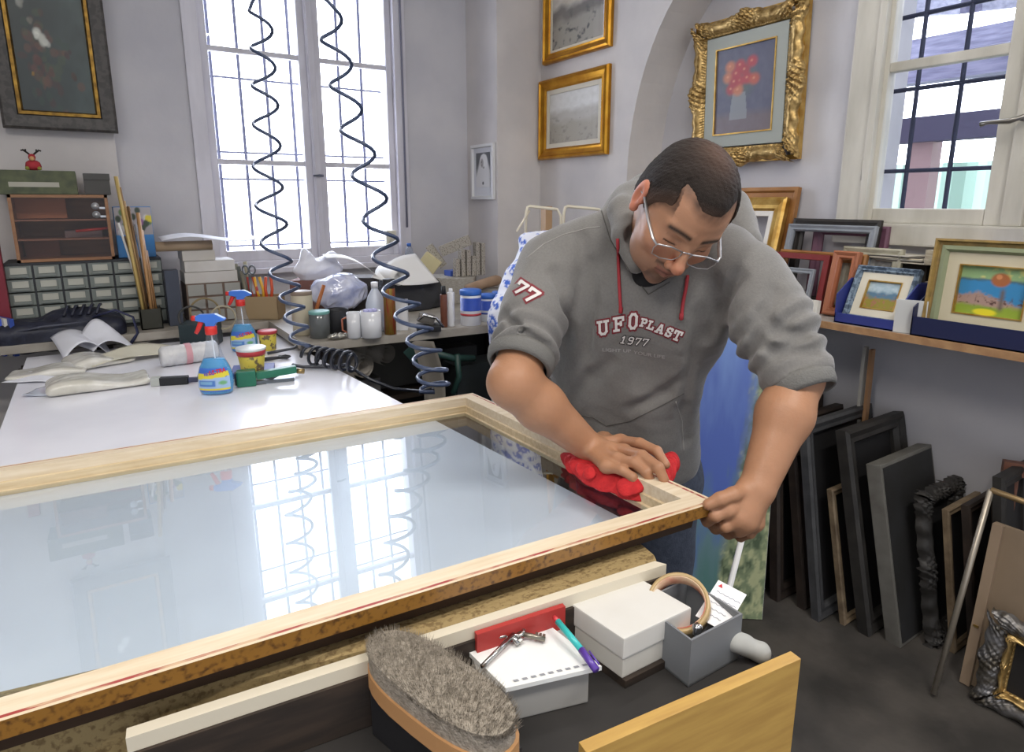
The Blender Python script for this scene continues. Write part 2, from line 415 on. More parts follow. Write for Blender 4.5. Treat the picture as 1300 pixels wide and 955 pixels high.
# ---- window_2 (niche wall): two sashes
def side_window():
    w = thing('window_2', None, None); w['kind'] = 'structure'
    X = X3; f = MB()
    f.mm((X-.03, sy1-.045, sz0), (X+.12, sy1+.05, sz1), bev=.006); f.mm((X-.03, sy0-.05, sz0), (X+.12, sy0+.03, sz1), bev=.006)
    f.mm((X-.045, sy0-.05, sz0-.06), (X+.12, sy1+.05, sz0+.02), bev=.008); f.mm((X-.03, sy0, sz1-.06), (X+.1, sy1, sz1))
    f.mm((X-.045, sy1-.07, sz0), (X-.01, sy1-.045, sz1), bev=.004)
    f.build('window_frame', woodpaint, w)
    ym = .885
    for (a, c, l, r) in ((ym, sy1-.045, .085, .04), (sy0+.03, ym-.004, .04, .08)):
        q = MB(); xa, xb = X-.012, X+.035; za, zb = sz0+.02, sz1-.06
        q.mm((xa, a, za), (xb, a+l, zb), bev=.006); q.mm((xa, c-r, za), (xb, c, zb), bev=.006)
        q.mm((xa, a+l, za), (xb, c-r, za+.055), bev=.006); q.mm((xa, a+l, zb-.06), (xb, c-r, zb), bev=.006)
        for z in (1.985,): q.mm((xa+.006, a+l, z-.017), (xb, c-r, z+.017), bev=.005)
        sh = q.build('sash', woodpaint, w)
        g = MB(); g.mm((xa+.02, a+l-.003, za+.05), (xa+.024, c-r+.003, zb-.05)); g.build('pane', wg, sh)
    q = MB(); q.mm((X-.03, ym-.03, sz0+.02), (X-.012, ym+.03, sz1-.06), bev=.007); q.build('meeting_strip', woodpaint, w)
    k = MB(); zh = 1.755
    k.tube([(X-.03, ym-.0, zh), (X-.07, ym, zh)], .008)
    k.tube([(X-.07, ym-.03, zh+.012)]+[(X-.07, ym-.0-.045+.022*cos(a), zh+.012+.022*sin(a)) for a in np.linspace(0, 2*pi, 12)], .004, 6)
    k.tube([(X-.07, ym-.02, zh+.01), (X-.072, ym+.03, zh-.005), (X-.075, ym+.09, zh-.004), (X-.072, ym+.11, zh-.008)], [.006,.009,.006,.009])
    k.build('window_handle', mat('worn_steel', '8d8a84', .35, .9), w)
    for z in (1.62, 2.45): h = MB(); h.tube([(X-.035, sy1-.044, z-.04), (X-.035, sy1-.044, z+.04)], .007); h.build('hinge', woodpaint, w)
    q = MB(); xb = X+.2
    for y in np.arange(sy0-.02, sy1+.1, .155): q.tube([(xb, y, sz0-.1), (xb, y, sz1+.1)], .009, 6)
    for z in (1.62, 1.93, 2.03, 2.2, 2.45): q.tube([(xb, sy0-.1, z), (xb, sy1+.1, z)], .009, 6)
    q.build('iron_grille', mat('dark_iron', '30364f', .6), w)
side_window()
# outside, seen through the side window: pergola of old beams, pink wall pier, green corrugated fence
def outside():
    grey = mat('weathered_beam', '8e8fa6', .8, col2='6c6d85', ns=6, stretch=(1,8,8))
    g = thing('pergola', 'weathered timber pergola roof outside the barred side window', 'pergola')
    def beam(nm, p, q, w, h, m=grey):
        p, q = Vector(p), Vector(q); d = q-p; L = d.length; x = d.normalized(); z = Vector((0,0,1)); y = z.cross(x).normalized(); z = x.cross(y)
        MB().box((L/2, 0, 0), (L, w, h)).build(nm, m, g, basis(p, x, y, z))
    for i in range(7): beam('rafter', (X3+1.0+i*.05, .1+i*.5, 2.15+.1*i), (X3+3.2, 0.4+i*.55, 2.75+.05*i), .09, .1)
    beam('purlin', (X3+1.3, -1, 2.16), (X3+1.3, 5, 2.22), .1, .13); beam('purlin', (X3+2.3, -1, 2.52), (X3+2.3, 5, 2.5), .1, .12)
    beam('purlin', (X3+1.0, -1, 1.86), (X3+1.0, 5, 1.84), .1, .12, mat('dark_beam', '56546a', .8))
    beam('batten', (X3+1.7, -.5, 2.24), (X3+1.7, 4.5, 2.3), .05, .03, mat('yellow_batten', 'c8a850', .7))
    for y in (1.62, 2.5): MB().mm((X3+1.0, y, 0), (X3+1.1, y+.1, 1.82)).build('post', mat('pink_post', 'b49a98', .8), g)
    fence = MB(); n = 130
    pts = [(X3+2.8+.03*sin(i*1.4), -2+i*.07) for i in range(n)]
    vs = []; fs = []
    for x, y in pts: vs += [(x, y, 0), (x, y, 1.78), (x+.004, y, 0), (x+.004, y, 1.78)]
    for i in range(n-1): a = i*4; fs += [(a, a+4, a+5, a+1), (a+2, a+3, a+7, a+6), (a+1, a+5, a+7, a+3)]
    fence.add(vs, fs)
    tag(fence.build('corrugated_fence', mat('green_sheet', '9fc0ae', .6)), 'pale green corrugated fence outside the side window', 'fence')
    tag(MB().mm((X3+.5, 2.0, 0), (X3+.9, 2.2, 2.9)).build('courtyard_pier', mat('pink_render', 'd7bfca', .9)), 'pink rendered pier outside the side window', 'pier')
    o = MB().mm((X3+.3, -4, -.1), (X3+6, 8, 0)).build('ground_outside', mat('courtyard_ground', '9a948c', .9)); o['kind'] = 'structure'
outside()
# ================= WORK TABLE, BIG FRAME =================
TZ = .90
white_lam = mat('white_laminate', 'eff0f8', .2, col2='e6e7f0', ns=5, spec=.6, contrast=(.4,.8))
osb = mat('chipboard', 'a08a5e', .85, col2='7a6440', ns=130, bump=.5, bs=90, contrast=(.5,.64), stretch=(1,1.6,1))
darkwood = mat('dark_bench_wood', '3a2e25', .7, col2='221b16', ns=8, stretch=(1,8,8))
TR = -R(1.0)
def worktable():
    t = thing('work_table', 'long white topped work table under the big glazed frame', 'table', (.27, 1.75, 0), (0,0,R(2.2)))
    Mi = Matrix.Rotation(-R(2.2), 4, 'Z') @ Matrix.Translation((-.27, -1.75, 0))
    pl = [(Mi @ Vector(p))[:2] for p in ((.685, .705, 0), (.800, .83, 0), (.702, 2.24, 0), (.668, 3.085, 0), (-.262, 3.085, 0), (-.262, 1.9, 0), (-.285, .81, 0))]
    MB().prism(pl, TZ-.022, TZ).build('table_top', white_lam, t)
    f = MB(); f.mm((-.50, -.90, TZ-.12), (.46, -.87, TZ-.022)); f.mm((-.50, 1.29, TZ-.12), (.46, 1.32, TZ-.022)); f.mm((-.50, -.9, TZ-.12), (-.47, 1.3, TZ-.022)); f.mm((.43, -.9, TZ-.12), (.46, 1.3, TZ-.022))
    f.build('apron', darkwood, t)
    for x in (-.48, .43):
        for y in (-.88, 1.28): MB().mm((x-.03, y-.03, 0), (x+.03, y+.03, TZ-.03), bev=.004).build('leg', darkwood, t)
    MB().mm((-.47, -.85, .22), (.43, 1.25, .245)).build('lower_shelf', darkwood, t)
worktable()
# chipboard beam along the near edge of the table
oa = Pz(850, 719, .962); obb = Pz(430, 828, .962); oa.z = obb.z = TZ+.001
ox = (oa-obb).normalized(); oy = Vector((0,0,1)).cross(ox)
ob = thing('chipboard_plank', 'thick rough edged chipboard plank lying under the near side of the big frame', 'board', M=basis(oa, ox, oy, (0,0,1)))
q = MB(); n = 90
def osbpt(i, k):
    x = -1.9*i/n; j = .0015*sin(i*2.3)+.001*sin(i*5.1)
    e = .03*max(0, 1-i/2.5)
    prof = [(.004+j+e, .0), (.0+j+e, .03), (.003+j+e, .052), (.010+j+e, .0575), (.085, .0575), (.09, .053), (.09, 0)]
    return (x, prof[k][0], prof[k][1])
vs = [osbpt(i, k) for i in range(n+1) for k in range(7)]
fs = [(i*7+k, i*7+(k+1) % 7, (i+1)*7+(k+1) % 7, (i+1)*7+k) for i in range(n) for k in range(7)]+[tuple(range(7)), tuple(n*7+k for k in range(7))]
q.add(vs, fs); q.build('plank', osb, ob)
# ---- big frame
raw = mat('raw_pine', 'e2d3bb', .6, col2='d3bf9f', ns=5, stretch=(2,22,22), contrast=(.3,.7))
rawin = mat('raw_pine_rebate', 'c6b08c', .6, col2='d6c3a0', ns=5, stretch=(2,22,22))
ochre = mat('ochre_speckled_lacquer', '8f6428', .35, col2='4e3014', ns=110, contrast=(.5,.7), coat=.3)
ochd = mat('shade_umber_underside', '3e2a18', .7)  # shadow under the frame put into the colour of its lower profile
redp = mat('red_bole_paint', '9c3a35', .6, col2='c9a887', ns=20, contrast=(.45,.6), stretch=(1,4,1))
cr = Pz(912, 637, 1.012); fr = Pz(600, 499, .946); nl = Pz(130, 866, 1.012)
yv = (fr-cr); WS = yv.length; yv.normalize()
xv = (cr-nl); xv = (xv-yv*xv.dot(yv)).normalized(); zv = xv.cross(yv)
FL_ = 2.05; FM = basis(cr, xv, yv, zv)
bf = thing('large_picture_frame', 'large unfinished pine picture frame with glass lying on the work table', 'picture frame', M=FM)
TH = .05; MWd = .042
prof = [(0, 0), (.005, .0), (.010, 0), (MWd, 0), (MWd, -.022), (MWd+.004, -.024), (MWd+.004, -.040), (MWd+.009, -.042), (MWd+.009, -TH), (.030, -TH), (.026, -.024), (.002, -.021)]
mis = [0, 2, 0, 0, 3, 3, 3, 3, 4, 4, 1, 1]
# local frame coords: x from -L..0, y from 0..WS, z profile height
def rails():
    P4 = [(-FL_, 0), (0, 0), (0, WS), (-FL_, WS)]
    sg = [(1,1), (-1,1), (-1,-1), (1,-1)]
    for s in range(4):
        a, b2 = P4[s], P4[(s+1) % 4]; ga, gb = sg[s], sg[(s+1) % 4]
        m = MB(); n = len(prof)
        va = [(a[0]+ga[0]*d, a[1]+ga[1]*d, h) for d, h in prof]; vb = [(b2[0]+gb[0]*d, b2[1]+gb[1]*d, h) for d, h in prof]
        for i in range(n):
            j = (i+1) % n; m.add([va[i], va[j], vb[j], vb[i]], [(0,1,2,3)], mis[i])
        m.add(va, [tuple(range(n))]); m.add(vb, [tuple(range(n))])
        weld(m.build('rail', [raw, ochre, redp, rawin, ochd], bf))
rails()
tg = glassmat('table_glass', 'f4f8fa', 1.55, boost=TG_BOOST)
MB().mm((-FL_+MWd+.003, MWd+.003, -.0445), (-MWd-.003, WS-MWd-.003, -.0415)).build('glass_pane', tg, bf)
def glassz(x, y):   # height of the glass top above the floor
    return cr.z-.04*zv.z-((x-cr.x)*zv.x+(y-cr.y)*zv.y)/zv.z
def onglass(px, py, dz=0):
    z = .95
    for _ in range(6): p = Pz(px, py, z); z = glassz(p.x, p.y)+dz
    return Pz(px, py, z)
# ================= LEFT / BACK CLUTTER =================
# ---- back bench along the wall
BZ = .95
benchm = mat('grey_bench_board', 'aaa49a', .5, col2='8d877d', ns=7)
bb = thing('back_bench', 'long grey bench top running under the bright back window', 'bench', (0,0,0))
MB().mm((-1.6, 3.1, BZ-.035), (.66, Y1-.055, BZ), bev=.004).build('bench_top', benchm, bb)
q = MB(); e0 = Pz(640, 411, BZ); e1 = Pz(385, 437, BZ); sl = (e0.y-e1.y)/(e0.x-e1.x); yl = e1.y+sl*(.66-e1.x); yr = e1.y+sl*(2.02-e1.x)
q.prism([(.66, yl), (2.015, yr), (2.015, 3.24), (1.99, 3.59), (.66, 3.59)], BZ-.035, BZ); q.build('bench_top', benchm, bb)
for (x, y) in ((-1.5, 3.15), (.0, 3.15), (.72, yl+.1), (1.95, yr+.1), (-1.5, 3.5), (1.95, 3.2)): MB().mm((x-.03, y-.03, 0), (x+.03, y+.03, BZ-.035)).build('leg', darkwood, bb)
MB().mm((.75, yl+.3, .55), (1.95, 3.2, .575)).build('lower_shelf', darkwood, bb)
MB().mm((.70, 3.25, .02), (1.97, 3.28, .9)).build('back_panel', mat('dark_back_panel','2c2f33',.8), bb)
# ---- drawer cabinet, display case
steel = mat('grey_green_steel', '72777a', .5, col2='646a68', ns=12)
steel_d = mat('drawer_green_grey', '7e857f', .45, col2='737a78', ns=9)
slotm = mat('drawer_slot_dark', '33363a', .7)
cardm = mat('drawer_card', 'b9b9ae', .6)
YD = 3.30
a = Py(15, 405, YD); c = Py(213, 402, YD); top = Py(15, 334, YD)
CW = 1.0*(c.x-a.x); 
BZc = BZ+.001; CHt = top.z-BZc-.003
cabn = thing('small_parts_cabinet', 'grey green steel cabinet of thirty small labelled drawers at the back wall', 'drawer cabinet', (a.x-.0, YD, BZc))
k = MB(); k.mm((0, 0, 0), (CW, .25, .012)); k.mm((0, 0, CHt-.01), (CW, .25, CHt)); k.mm((0, .24, 0), (CW, .25, CHt))
for i in range(7): x = CW*i/6; k.mm((max(x-.004,0), 0.0, .01), (min(x+.004,CW), .24, CHt-.01))
k.build('cabinet_body', slotm, cabn)
dw, dh = CW/6, (CHt-.02)/5
dr0 = None
for i in range(6):
    for j in range(5):
        loc = Matrix.Translation(((i+.5)*dw, -.004, .012+j*dh))
        if dr0 is None:
            m = MB(); m.mm((-dw/2+.004, 0, .002), (dw/2-.004, .2, dh-.003), bev=.002)
            m.mm((-dw*.34, -.010, dh*.12), (dw*.34, 0, dh*.32), bev=.003); m.mm((-dw*.34, -.006, dh*.3), (-dw*.30, 0, dh*.92)); m.mm((dw*.30, -.006, dh*.3), (dw*.34, 0, dh*.92)); m.mm((-dw*.34, -.006, dh*.86), (dw*.34, 0, dh*.93))
            d = m.build('drawer', steel_d, cabn, loc); dr0 = d
            MB().mm((-dw*.29, -.003, dh*.36), (dw*.29, -.0005, dh*.84)).build('label_card', cardm, d)
        else:
            d = dr0.copy(); C.objects.link(d); d.parent = cabn; d.matrix_local = loc
            g = dr0.children[0].copy(); C.objects.link(g); g.parent = d
# display case
z0 = BZc+CHt+.002; p0 = Py(12, 247, YD); CZ = p0.z-z0; x0 = Py(22, 333, YD).x; x1 = Py(147, 333, YD).x
casew = mat('orange_brown_veneer', '9c7250', .5, col2='8a6244', ns=5, stretch=(1,1,8))
dc = thing('display_case', 'low orange brown display case with sliding glass front on the small drawers', 'display case', (x0, YD+.0, z0))
W_ = x1-x0; m = MB(); t_ = .012
m.mm((0,0,0), (W_,.24,t_)); m.mm((0,0,CZ-t_), (W_,.24,CZ)); m.mm((0,0,0), (t_,.24,CZ)); m.mm((W_-t_,0,0), (W_,.24,CZ)); m.mm((0,.23,0), (W_,.24,CZ))
m.build('case_body', casew, dc)
inn = mat('case_shelf_brown', '96705f', .6)
for z in (.33, .62): MB().mm((t_, .012, CZ*z-.003), (W_-t_, .22, CZ*z+.003)).build('shelf', inn, dc)
MB().mm((t_+.01, .16, t_), (W_*.42, .2, CZ*.3)).build('contents_box', mat('brown_contents', '9c7060', .8), dc)
MB().mm((W_*.5, .1, CZ*.34), (W_*.9, .2, CZ*.45)).build('contents_box', mat('grey_contents', '8c8088', .8), dc)
MB().mm((t_, .14, CZ*.64), (W_*.55, .18, CZ*.95)).build('contents_board', mat('tan_contents', 'c08a6c', .8), dc)
MB().mm((t_, .003, t_), (W_-t_, .006, CZ-t_)).build('glass_front', glassmat('case_glass', 'f2ece8', 1.5), dc)
red = mat('red_plastic', 'b8322e', .4)
MB().tube([(W_*.62, .05, CZ*.335+.03), (W_*.98, .05, CZ*.41+.02)], .006).build('red_pen', red, dc)
for z in (.83, .70):
    mm_ = MB(); mm_.lathe([(.0,0),(.014,0),(.015,.002)], n=16, M=Matrix.Translation((W_*.86, .001, CZ*z)) @ Matrix.Rotation(R(90),4,'X')); mm_.mm((W_*.9, -.001, CZ*z-.012), (W_*.96, .001, CZ*z-.004)); mm_.build('lock_plate', mat('silver_plate', 'c9cacd', .3, .6), dc)
# boxes on top
topz = z0+CZ
q0 = Py(-8, 244, YD); q1 = Py(99, 244, YD); hh = Py(99, 217, YD).z-topz
gb = thing('long_green_box', 'long mottled green box with pale label on top of the display case', 'box', (q0.x, YD+.005, topz+.001))
w2 = q1.x-q0.x
MB().mm((0,0,0), (w2,.2,hh-.002), bev=.003).build('box_body', mat('mottled_green', '5d6348', .7, col2='474d3c', ns=25), gb)
MB().mm((w2*.18, -.002, hh*.3), (w2*.78, 0, hh*.5)).build('label_strip', mat('pale_label', 'aaa79a', .6), gb)
q2 = Py(108, 244, YD); q3 = Py(141, 244, YD)
db = MB(); db.mm((0,0,0), (q3.x-q2.x, .15, hh*.88), bev=.003); db.mm((.0, -.004, hh*.62), (q3.x-q2.x+.002, .152, hh*.9), bev=.002)
o = db.build('small_dark_box', mat('dark_grey_card', '4d4c4a', .7)); o.location = (q2.x, YD+.01, topz+.001); tag(o, 'small dark grey lidded box on top of the display case', 'box')
# reindeer ornament
rz = topz+hh
rd = thing('reindeer_ornament', 'small red toy reindeer with dark antlers sitting on the green box', 'ornament', (Py(43, 215, YD+.06).x, YD+.06, rz))
b = MB(); b.lathe([(0,0),(.022,.002),(.028,.015),(.024,.032),(.014,.04),(0,.042)], n=16)
b.lathe([(0,-.014),(.010,-.011),(.013,0),(.010,.011),(0,.014)], c=(0,-.012,.052), n=12); b.build('body', mat('red_felt', 'a8323a', .9, bump=.4, bs=200), rd)
b = MB(); b.lathe([(0,-.01),(.008,-.007),(.009,0),(.006,.007),(0,.009)], c=(0,-.024,.047), n=10); b.build('muzzle', mat('tan_felt', 'c89a6a', .9), rd)
b = MB()
for s in (-1, 1): b.tube([(s*.006,-.01,.062),(s*.016,-.01,.072),(s*.028,-.01,.082)], .0035); b.tube([(s*.018,-.01,.073),(s*.018,-.01,.084)], .003); b.tube([(s*.026,-.01,.08),(s*.034,-.01,.078)], .003)
b.build('antlers', mat('dark_felt', '2a2420', .9), rd)
b = MB()
for s in (-1, 1): b.lathe([(0,-.008),(.007,-.005),(.008,0),(.006,.006),(0,.008)], c=(s*.02,-.018,.008), n=10)
b.build('feet', mat('green_gold', '8b8a35', .6), rd)
# ---- wall painting (upper left)
def flowers_dark(u, v):
    v = v*1.62
    c = flatc(u, '3a4240'); c = mixc(c, fbm(u, v, 3, 1)*.6, '2a2f33'); c = mixc(c, np.clip(u-.35, 0, 1)*fbm(u, v, 4, 2)*1.2, '5a6a68')
    g = np.random.default_rng(5)
    for _ in range(60):
        x, y = g.normal(.38, .17), g.normal(.42, .2); c = mixc(c, blob(u, v, x, y, .03+.05*g.random(), .03+.03*g.random())*.5, ['5b4038','4a5440','3a4a40','6a4a3e','4e3434'][g.integers(5)])
    for (x, y, r, k) in ((.38,.60,.10,'b9bab0'),(.34,.62,.06,'cfd0c6'),(.44,.55,.07,'c4c6bd'),(.18,.86,.07,'8f9088'),(.26,.73,.05,'6c6a60'),(.72,.48,.06,'4a3a3c'),(.3,.42,.09,'5a3c38'),(.45,.32,.07,'54403a'),(.75,.3,.05,'4c3a34'),(.2,.3,.03,'8a6a30')):
        for i in range(5):
            c = mixc(c, blob(u, v, x+g.normal(0,r*.3), y+g.normal(0,r*.3), r*.6, r*.45, .5)*.8, lin(k)*(.75+.4*g.random()))
    return c
YPN = Y1-.05
l0 = Py(5, 163, YPN-.02); r0 = Py(150, 170, YPN-.02); 
PW = r0.x-l0.x; PH = .95
goldd = mat('aged_gold', 'a5803a', .35, .8, col2='6e5226', ns=30)
dfr = mat('dark_walnut_frame', '4b4744', .5, col2='3a3735', ns=40, contrast=(.45,.55))
wp = thing('flower_painting', 'large dark flower painting with white blooms in a dark and gold frame', 'painting', M=up_at(((l0.x+r0.x)/2, YPN-.045, l0.z), 0, -R(2.0)))
m = MB(); framesweep(m, PW, PH, [(0,0.02),(0,-.018),(.01,-.024),(.055,-.02),(.06,-.012),(.06,-.02),(.072,-.02),(.078,-.006),(.078,.02)], [0,0,0,0,1,1,1,1,0]); weld(m.build('frame', [dfr, goldd], wp))
paint('canvas', PW-.15, PH-.15, flowers_dark, 110, 150, wp, Matrix.Translation((0, -.002, .075)), .35)
# ---- spiral air hoses hanging from the ceiling
blueh = mat('blue_grey_hose', '3d4a66', .35, coat=.3)
def spiral(name, label, pts, turns_at, rad, rt, n=14):
    """pts: centre line [(px,py,t)], coil phase advances with turns_at list (cumulative)"""
    W = [Pt(*p) for p in pts]; out = []
    for i in range(len(W)-1):
        a, b = W[i], W[i+1]; tn = turns_at[i+1]-turns_at[i]; st = max(2, int(tn*n))
        for k in range(st):
            s = k/st; ph = 2*pi*(turns_at[i]+tn*s); r = rad[i]+(rad[i+1]-rad[i])*s
            out.append(a.lerp(b, s)+Vector((cos(YAW),-sin(YAW),0))*(r*cos(ph))+Vector((sin(YAW),cos(YAW),0))*(r*sin(ph)))
    out.append(W[-1])
    m = MB(); m.tube(out, rt, 8)
    return tag(m.build(name, blueh), label, 'air hose')
hh1 = [(326,-60,2.35),(330,12,2.35),(338,150,2.3),(340,235,2.28),(352,330,2.24),(368,372,2.2),(381,430,2.16),(388,440,2.14)]
spiral('air_hose', 'spiral blue air hose hanging in front of the left window sash', hh1, [0,.5,3.4,5,7.0,8.3,10.6,11], [.038,.038,.044,.05,.046,.038,.032,.02], .0062)
hh2 = [(400,-60,2.2),(416,15,2.2),(440,130,2.2),(462,210,2.15),(482,290,2.1),(505,370,2.05),(535,430,2.02),(548,470,2.0),(552,498,1.98)]
spiral('air_hose', 'spiral blue air hose hanging in front of the right window sash', hh2, [0.2,.9,2.9,4.3,5.7,7.5,9.4,11.0,12.6], [.042,.042,.045,.048,.048,.048,.048,.048,.045], .0066)
# ================= RIGHT WALL: PICTURES, SHELF, FRAMES =================
gold = mat('bright_gold_leaf', 'd19b35', .28, .85, col2='b97f26', ns=14)
goldp = mat('pale_gold', 'd8b56a', .35, .7, col2='b58a3e', ns=20)
ivory = mat('ivory_mount', 'd9d2bf', .8)
pg = glassmat('picture_glass', 'ffffff', 1.5)
YWR = -pi/2
def facing_left(y, x, z, lean=0): return up_at((x, y, z), YWR, lean)
def landscape(seed, sky, mid, low, acc):
    def f(u, v):
        c = flatc(u, sky); n = fbm(u, v, 5, seed); n2 = fbm(u, v, 12, seed+1)
        c = mixc(c, n2*.4, 'ffffff'); c = mixc(c, np.clip((.62+.15*n-v)*9, 0, 1), mid); c = mixc(c, np.clip((.38+.2*n-v)*9, 0, 1), low)
        c = mixc(c, np.clip((n2-.6)*8, 0, 1)*np.clip((.6-v)*5, 0, 1), acc); return c
    return f
def tree_scene(seed):
    """small oil sketch: green yellow sky, blue water, rocks, round orange treed tower, bright grass"""
    def f(u, v):
        n = fbm(u, v, 8, seed); n2 = fbm(u, v, 20, seed+1)
        c = flatc(u, '8fae7c'); c = mixc(c, np.clip((n-.5)*5, 0, 1), 'd3cf80')
        c = mixc(c, np.clip((.74+.06*n-v)*20, 0, 1), '4a6a78'); c = mixc(c, np.clip((.68+.08*n-v)*20, 0, 1), '3c86b8')
        c = mixc(c, np.clip((.45-.35*np.abs(u-.3)+.12*n2-v)*14, 0, 1), 'a98c80'); c = mixc(c, np.clip((n2-.58)*9, 0, 1)*np.clip((.45-v)*6, 0, 1), '5a3f3c')
        c = mixc(c, np.clip((.2+.1*n-v)*12, 0, 1), '8ba33c'); c = mixc(c, blob(u, v, .45, .08, .2, .08), 'd8cf30')
        c = mixc(c, np.clip(1-np.abs(u-.66)/.06, 0, 1)*np.clip((.62-v)*9, 0, 1)*np.clip((v-.08)*9, 0, 1), '6b5f58')
        c = mixc(c, blob(u, v, .6, .74, .16, .16), 'a8663f'); c = mixc(c, blob(u, v, .57, .8, .05, .06), 'd08c5e'); return c
    return f
def gold_frame(name, label, y0, y1, x, z, h, art, m=gold, wid=.062, mount=.03):
    w = abs(y0-y1); t = thing(name, label, 'picture', M=facing_left((y0+y1)/2, x, z, 0))
    k = MB(); framesweep(k, w, h, [(0,0),(0,-.018),(.006,-.03),(.016,-.034),(.024,-.026),(.042,-.018),(.052,-.02),(wid,-.012),(wid,0)]); weld(k.build('frame', m, t))
    k = MB(); framesweep(k, w-2*wid+.01, h-2*wid+.01, [(0,-.004),(0,-.010),(mount,-.008),(mount,-.004)], z0=wid-.005); k.build('mount', ivory, t)
    d = wid+mount-.004; paint('print', w-2*d, h-2*d, art, 60, 60, t, Matrix.Translation((0,-.004,d)), .6)
    MB().add([(-w/2+wid-.003, -.0115, wid-.003), (w/2-wid+.003, -.0115, wid-.003), (w/2-wid+.003, -.0115, h-wid+.003), (-w/2+wid-.003, -.0115, h-wid+.003)], [(0,1,2,3)]).build('glass', pg, t)
    return t
gold_frame('gold_framed_print', 'gold framed print on the wall, the lower of two beside the arch', 3.235, 2.628, X2-.002, 1.742, .445, landscape(3, 'd0cfc9', 'b9b6ae', 'a8a294', '8f8a80'))
gold_frame('gold_framed_print', 'gold framed print on the wall, the upper of two beside the arch', 3.20, 2.625, X2-.002, 2.268, .46, landscape(9, 'b5ab98', '6f6a64', '9a9488', '3f4040'), wid=.055, mount=.018)
# nun portrait on the pier
def nun(u, v):
    c = flatc(u, '5c5e62'); c = mixc(c, np.clip((.62-np.abs(u-.55)*.9-(v-.25)*.62)*8, 0, 1)*(v < .93), 'd9d9da')
    c = mixc(c, blob(u, v, .55, .74, .30, .24, .15), 'e4e4e4'); c = mixc(c, blob(u, v, .43, .70, .13, .15, .3), 'a9a7a6'); c = mixc(c, blob(u, v, .40, .73, .05, .03, .6), '6a6868'); c = mixc(c, blob(u, v, .42, .64, .06, .015, .6), '77736f')
    c = mixc(c, blob(u, v, .55, .57, .1, .05, .8), '8d8c8b'); c = mixc(c, blob(u, v, .5, .12, .07, .06, .4), '45464a'); return c
n0 = Px(601, 254, X1); n1 = Px(630, 253, X1); n2 = Px(630, 181, X1)
npt = thing('nun_portrait', 'small white framed black and white portrait of a veiled person on the pier', 'picture', M=facing_left((n0.y+n1.y)/2, X1-.002, n1.z, 0))
nw = n0.y-n1.y-.01; nh = n2.z-n1.z; wf = mat('white_frame_paint', 'd8d8d8', .4)
k = MB(); framesweep(k, nw, nh, [(0,0),(0,-.018),(.016,-.02),(.02,-.006),(.02,0)]); weld(k.build('frame', wf, npt))
k = MB(); k.mm((-nw/2+.018, -.005, .018), (nw/2-.018, -.002, nh-.018)); k.build('mount', mat('white_card', 'd5d7dc', .7), npt)
paint('photograph', nw*.62, nh*.63, nun, 50, 70, npt, Matrix.Translation((0.0,-.007,nh*.22)), .5)
# ---- ornate frame
def ornate(mb, w, h, wid, dep, seed, amp=.012, mi=0, z0=0, bulge=.022):
    g = np.random.default_rng(seed); ph = g.random(12)*6.28
    cor = [(-1,0),(1,0),(1,1),(-1,1)]
    for s in range(4):
        a, b2 = cor[s], cor[(s+1) % 4]; Ls = w if s % 2 == 0 else h; nu = int(Ls/.004); nv = 26
        def fn(u, v):
            d = v*wid
            e = min(u, 1-u)*Ls; ec = math.exp(-(e/(wid*.9))**2); em = math.exp(-((u-.5)*Ls/(wid*.9))**2)
            out = bulge*(1-v)*(ec*.8+em)+.004*(1-v)*sin(u*Ls*90+ph[0])
            y = -dep*(.35+.65*sin(min(1, v*1.15)*pi)**.7) if v > 0 else 0
            carve = (ec+em)*amp*(sin(u*Ls*230+ph[1]+9*v)*cos(v*22+ph[2])+.6*sin(u*Ls*420+ph[3])*sin(v*40+ph[4]))
            carve += amp*.25*sin(u*Ls*420)*(v > .78)
            y -= max(-dep*.5, carve)+ (ec+em)*.008*(1-v)
            if v >= 1: y = 0
            def pt(c): return Vector((c[0]*(w/2-d), y, z0+(d if c[1] == 0 else h-d)))
            p = pt(a).lerp(pt(b2), u)
            o = [(0,0,-1),(1,0,0),(0,0,1),(-1,0,0)][s]
            return p+Vector(o)*out
        mb.grid(fn, nu, nv, mi)
    return mb
def bouquet(u, v):
    c = flatc(u, '50556a'); c = mixc(c, fbm(u, v, 6, 3)*.5, '6a6878'); c = mixc(c, np.clip((.28-v)*10, 0, 1), '6f6468'); c = mixc(c, fbm(u, v, 14, 8)*.25, '8a8894')
    c = mixc(c, blob(u, v, .42, .62, .36, .27, .6)*.7, '5d6c62')
    c = mixc(c, ((np.abs(u-.42) < .13+.02*np.sin(v*9)) & (v > .16) & (v < .47))*.75, '8f9497')
    g = np.random.default_rng(4)
    for (x, y) in ((.25,.78),(.42,.78),(.62,.80),(.22,.66),(.36,.69),(.42,.60),(.55,.62),(.67,.60),(.28,.52),(.40,.50),(.5,.72),(.33,.6)):
        k = ['b8604e','a8484e','c07a5c','b04a50'][g.integers(4)]; c = mixc(c, blob(u, v, x, y, .115, .085, .5)*.9, k); c = mixc(c, blob(u, v, x-.01, y+.01, .03, .02, .7)*.7, 'd99a7c')
    return c
OW, OH = .56, .62; of = thing('ornate_flower_painting', 'flower vase painting with grey mount in a carved ornate gold frame inside the arch', 'painting', M=facing_left(1.958, X3-.03, 1.68, R(-2)))
ornm = mat('antique_gold_carving', 'd0b074', .36, .7, col2='7d6234', ns=45, contrast=(.35,.7))
k = MB(); ornate(k, OW, OH, .066, .032, 3, .011); k.build('frame', ornm, of)
k = MB(); framesweep(k, OW+.01, OH+.01, [(0,.028),(0,-.004),(.02,-.006),(.02,.028)], z0=-.005); k.build('backing_frame', goldp, of)
mountg = mat('grey_green_mount', 'a5aaa4', .85)
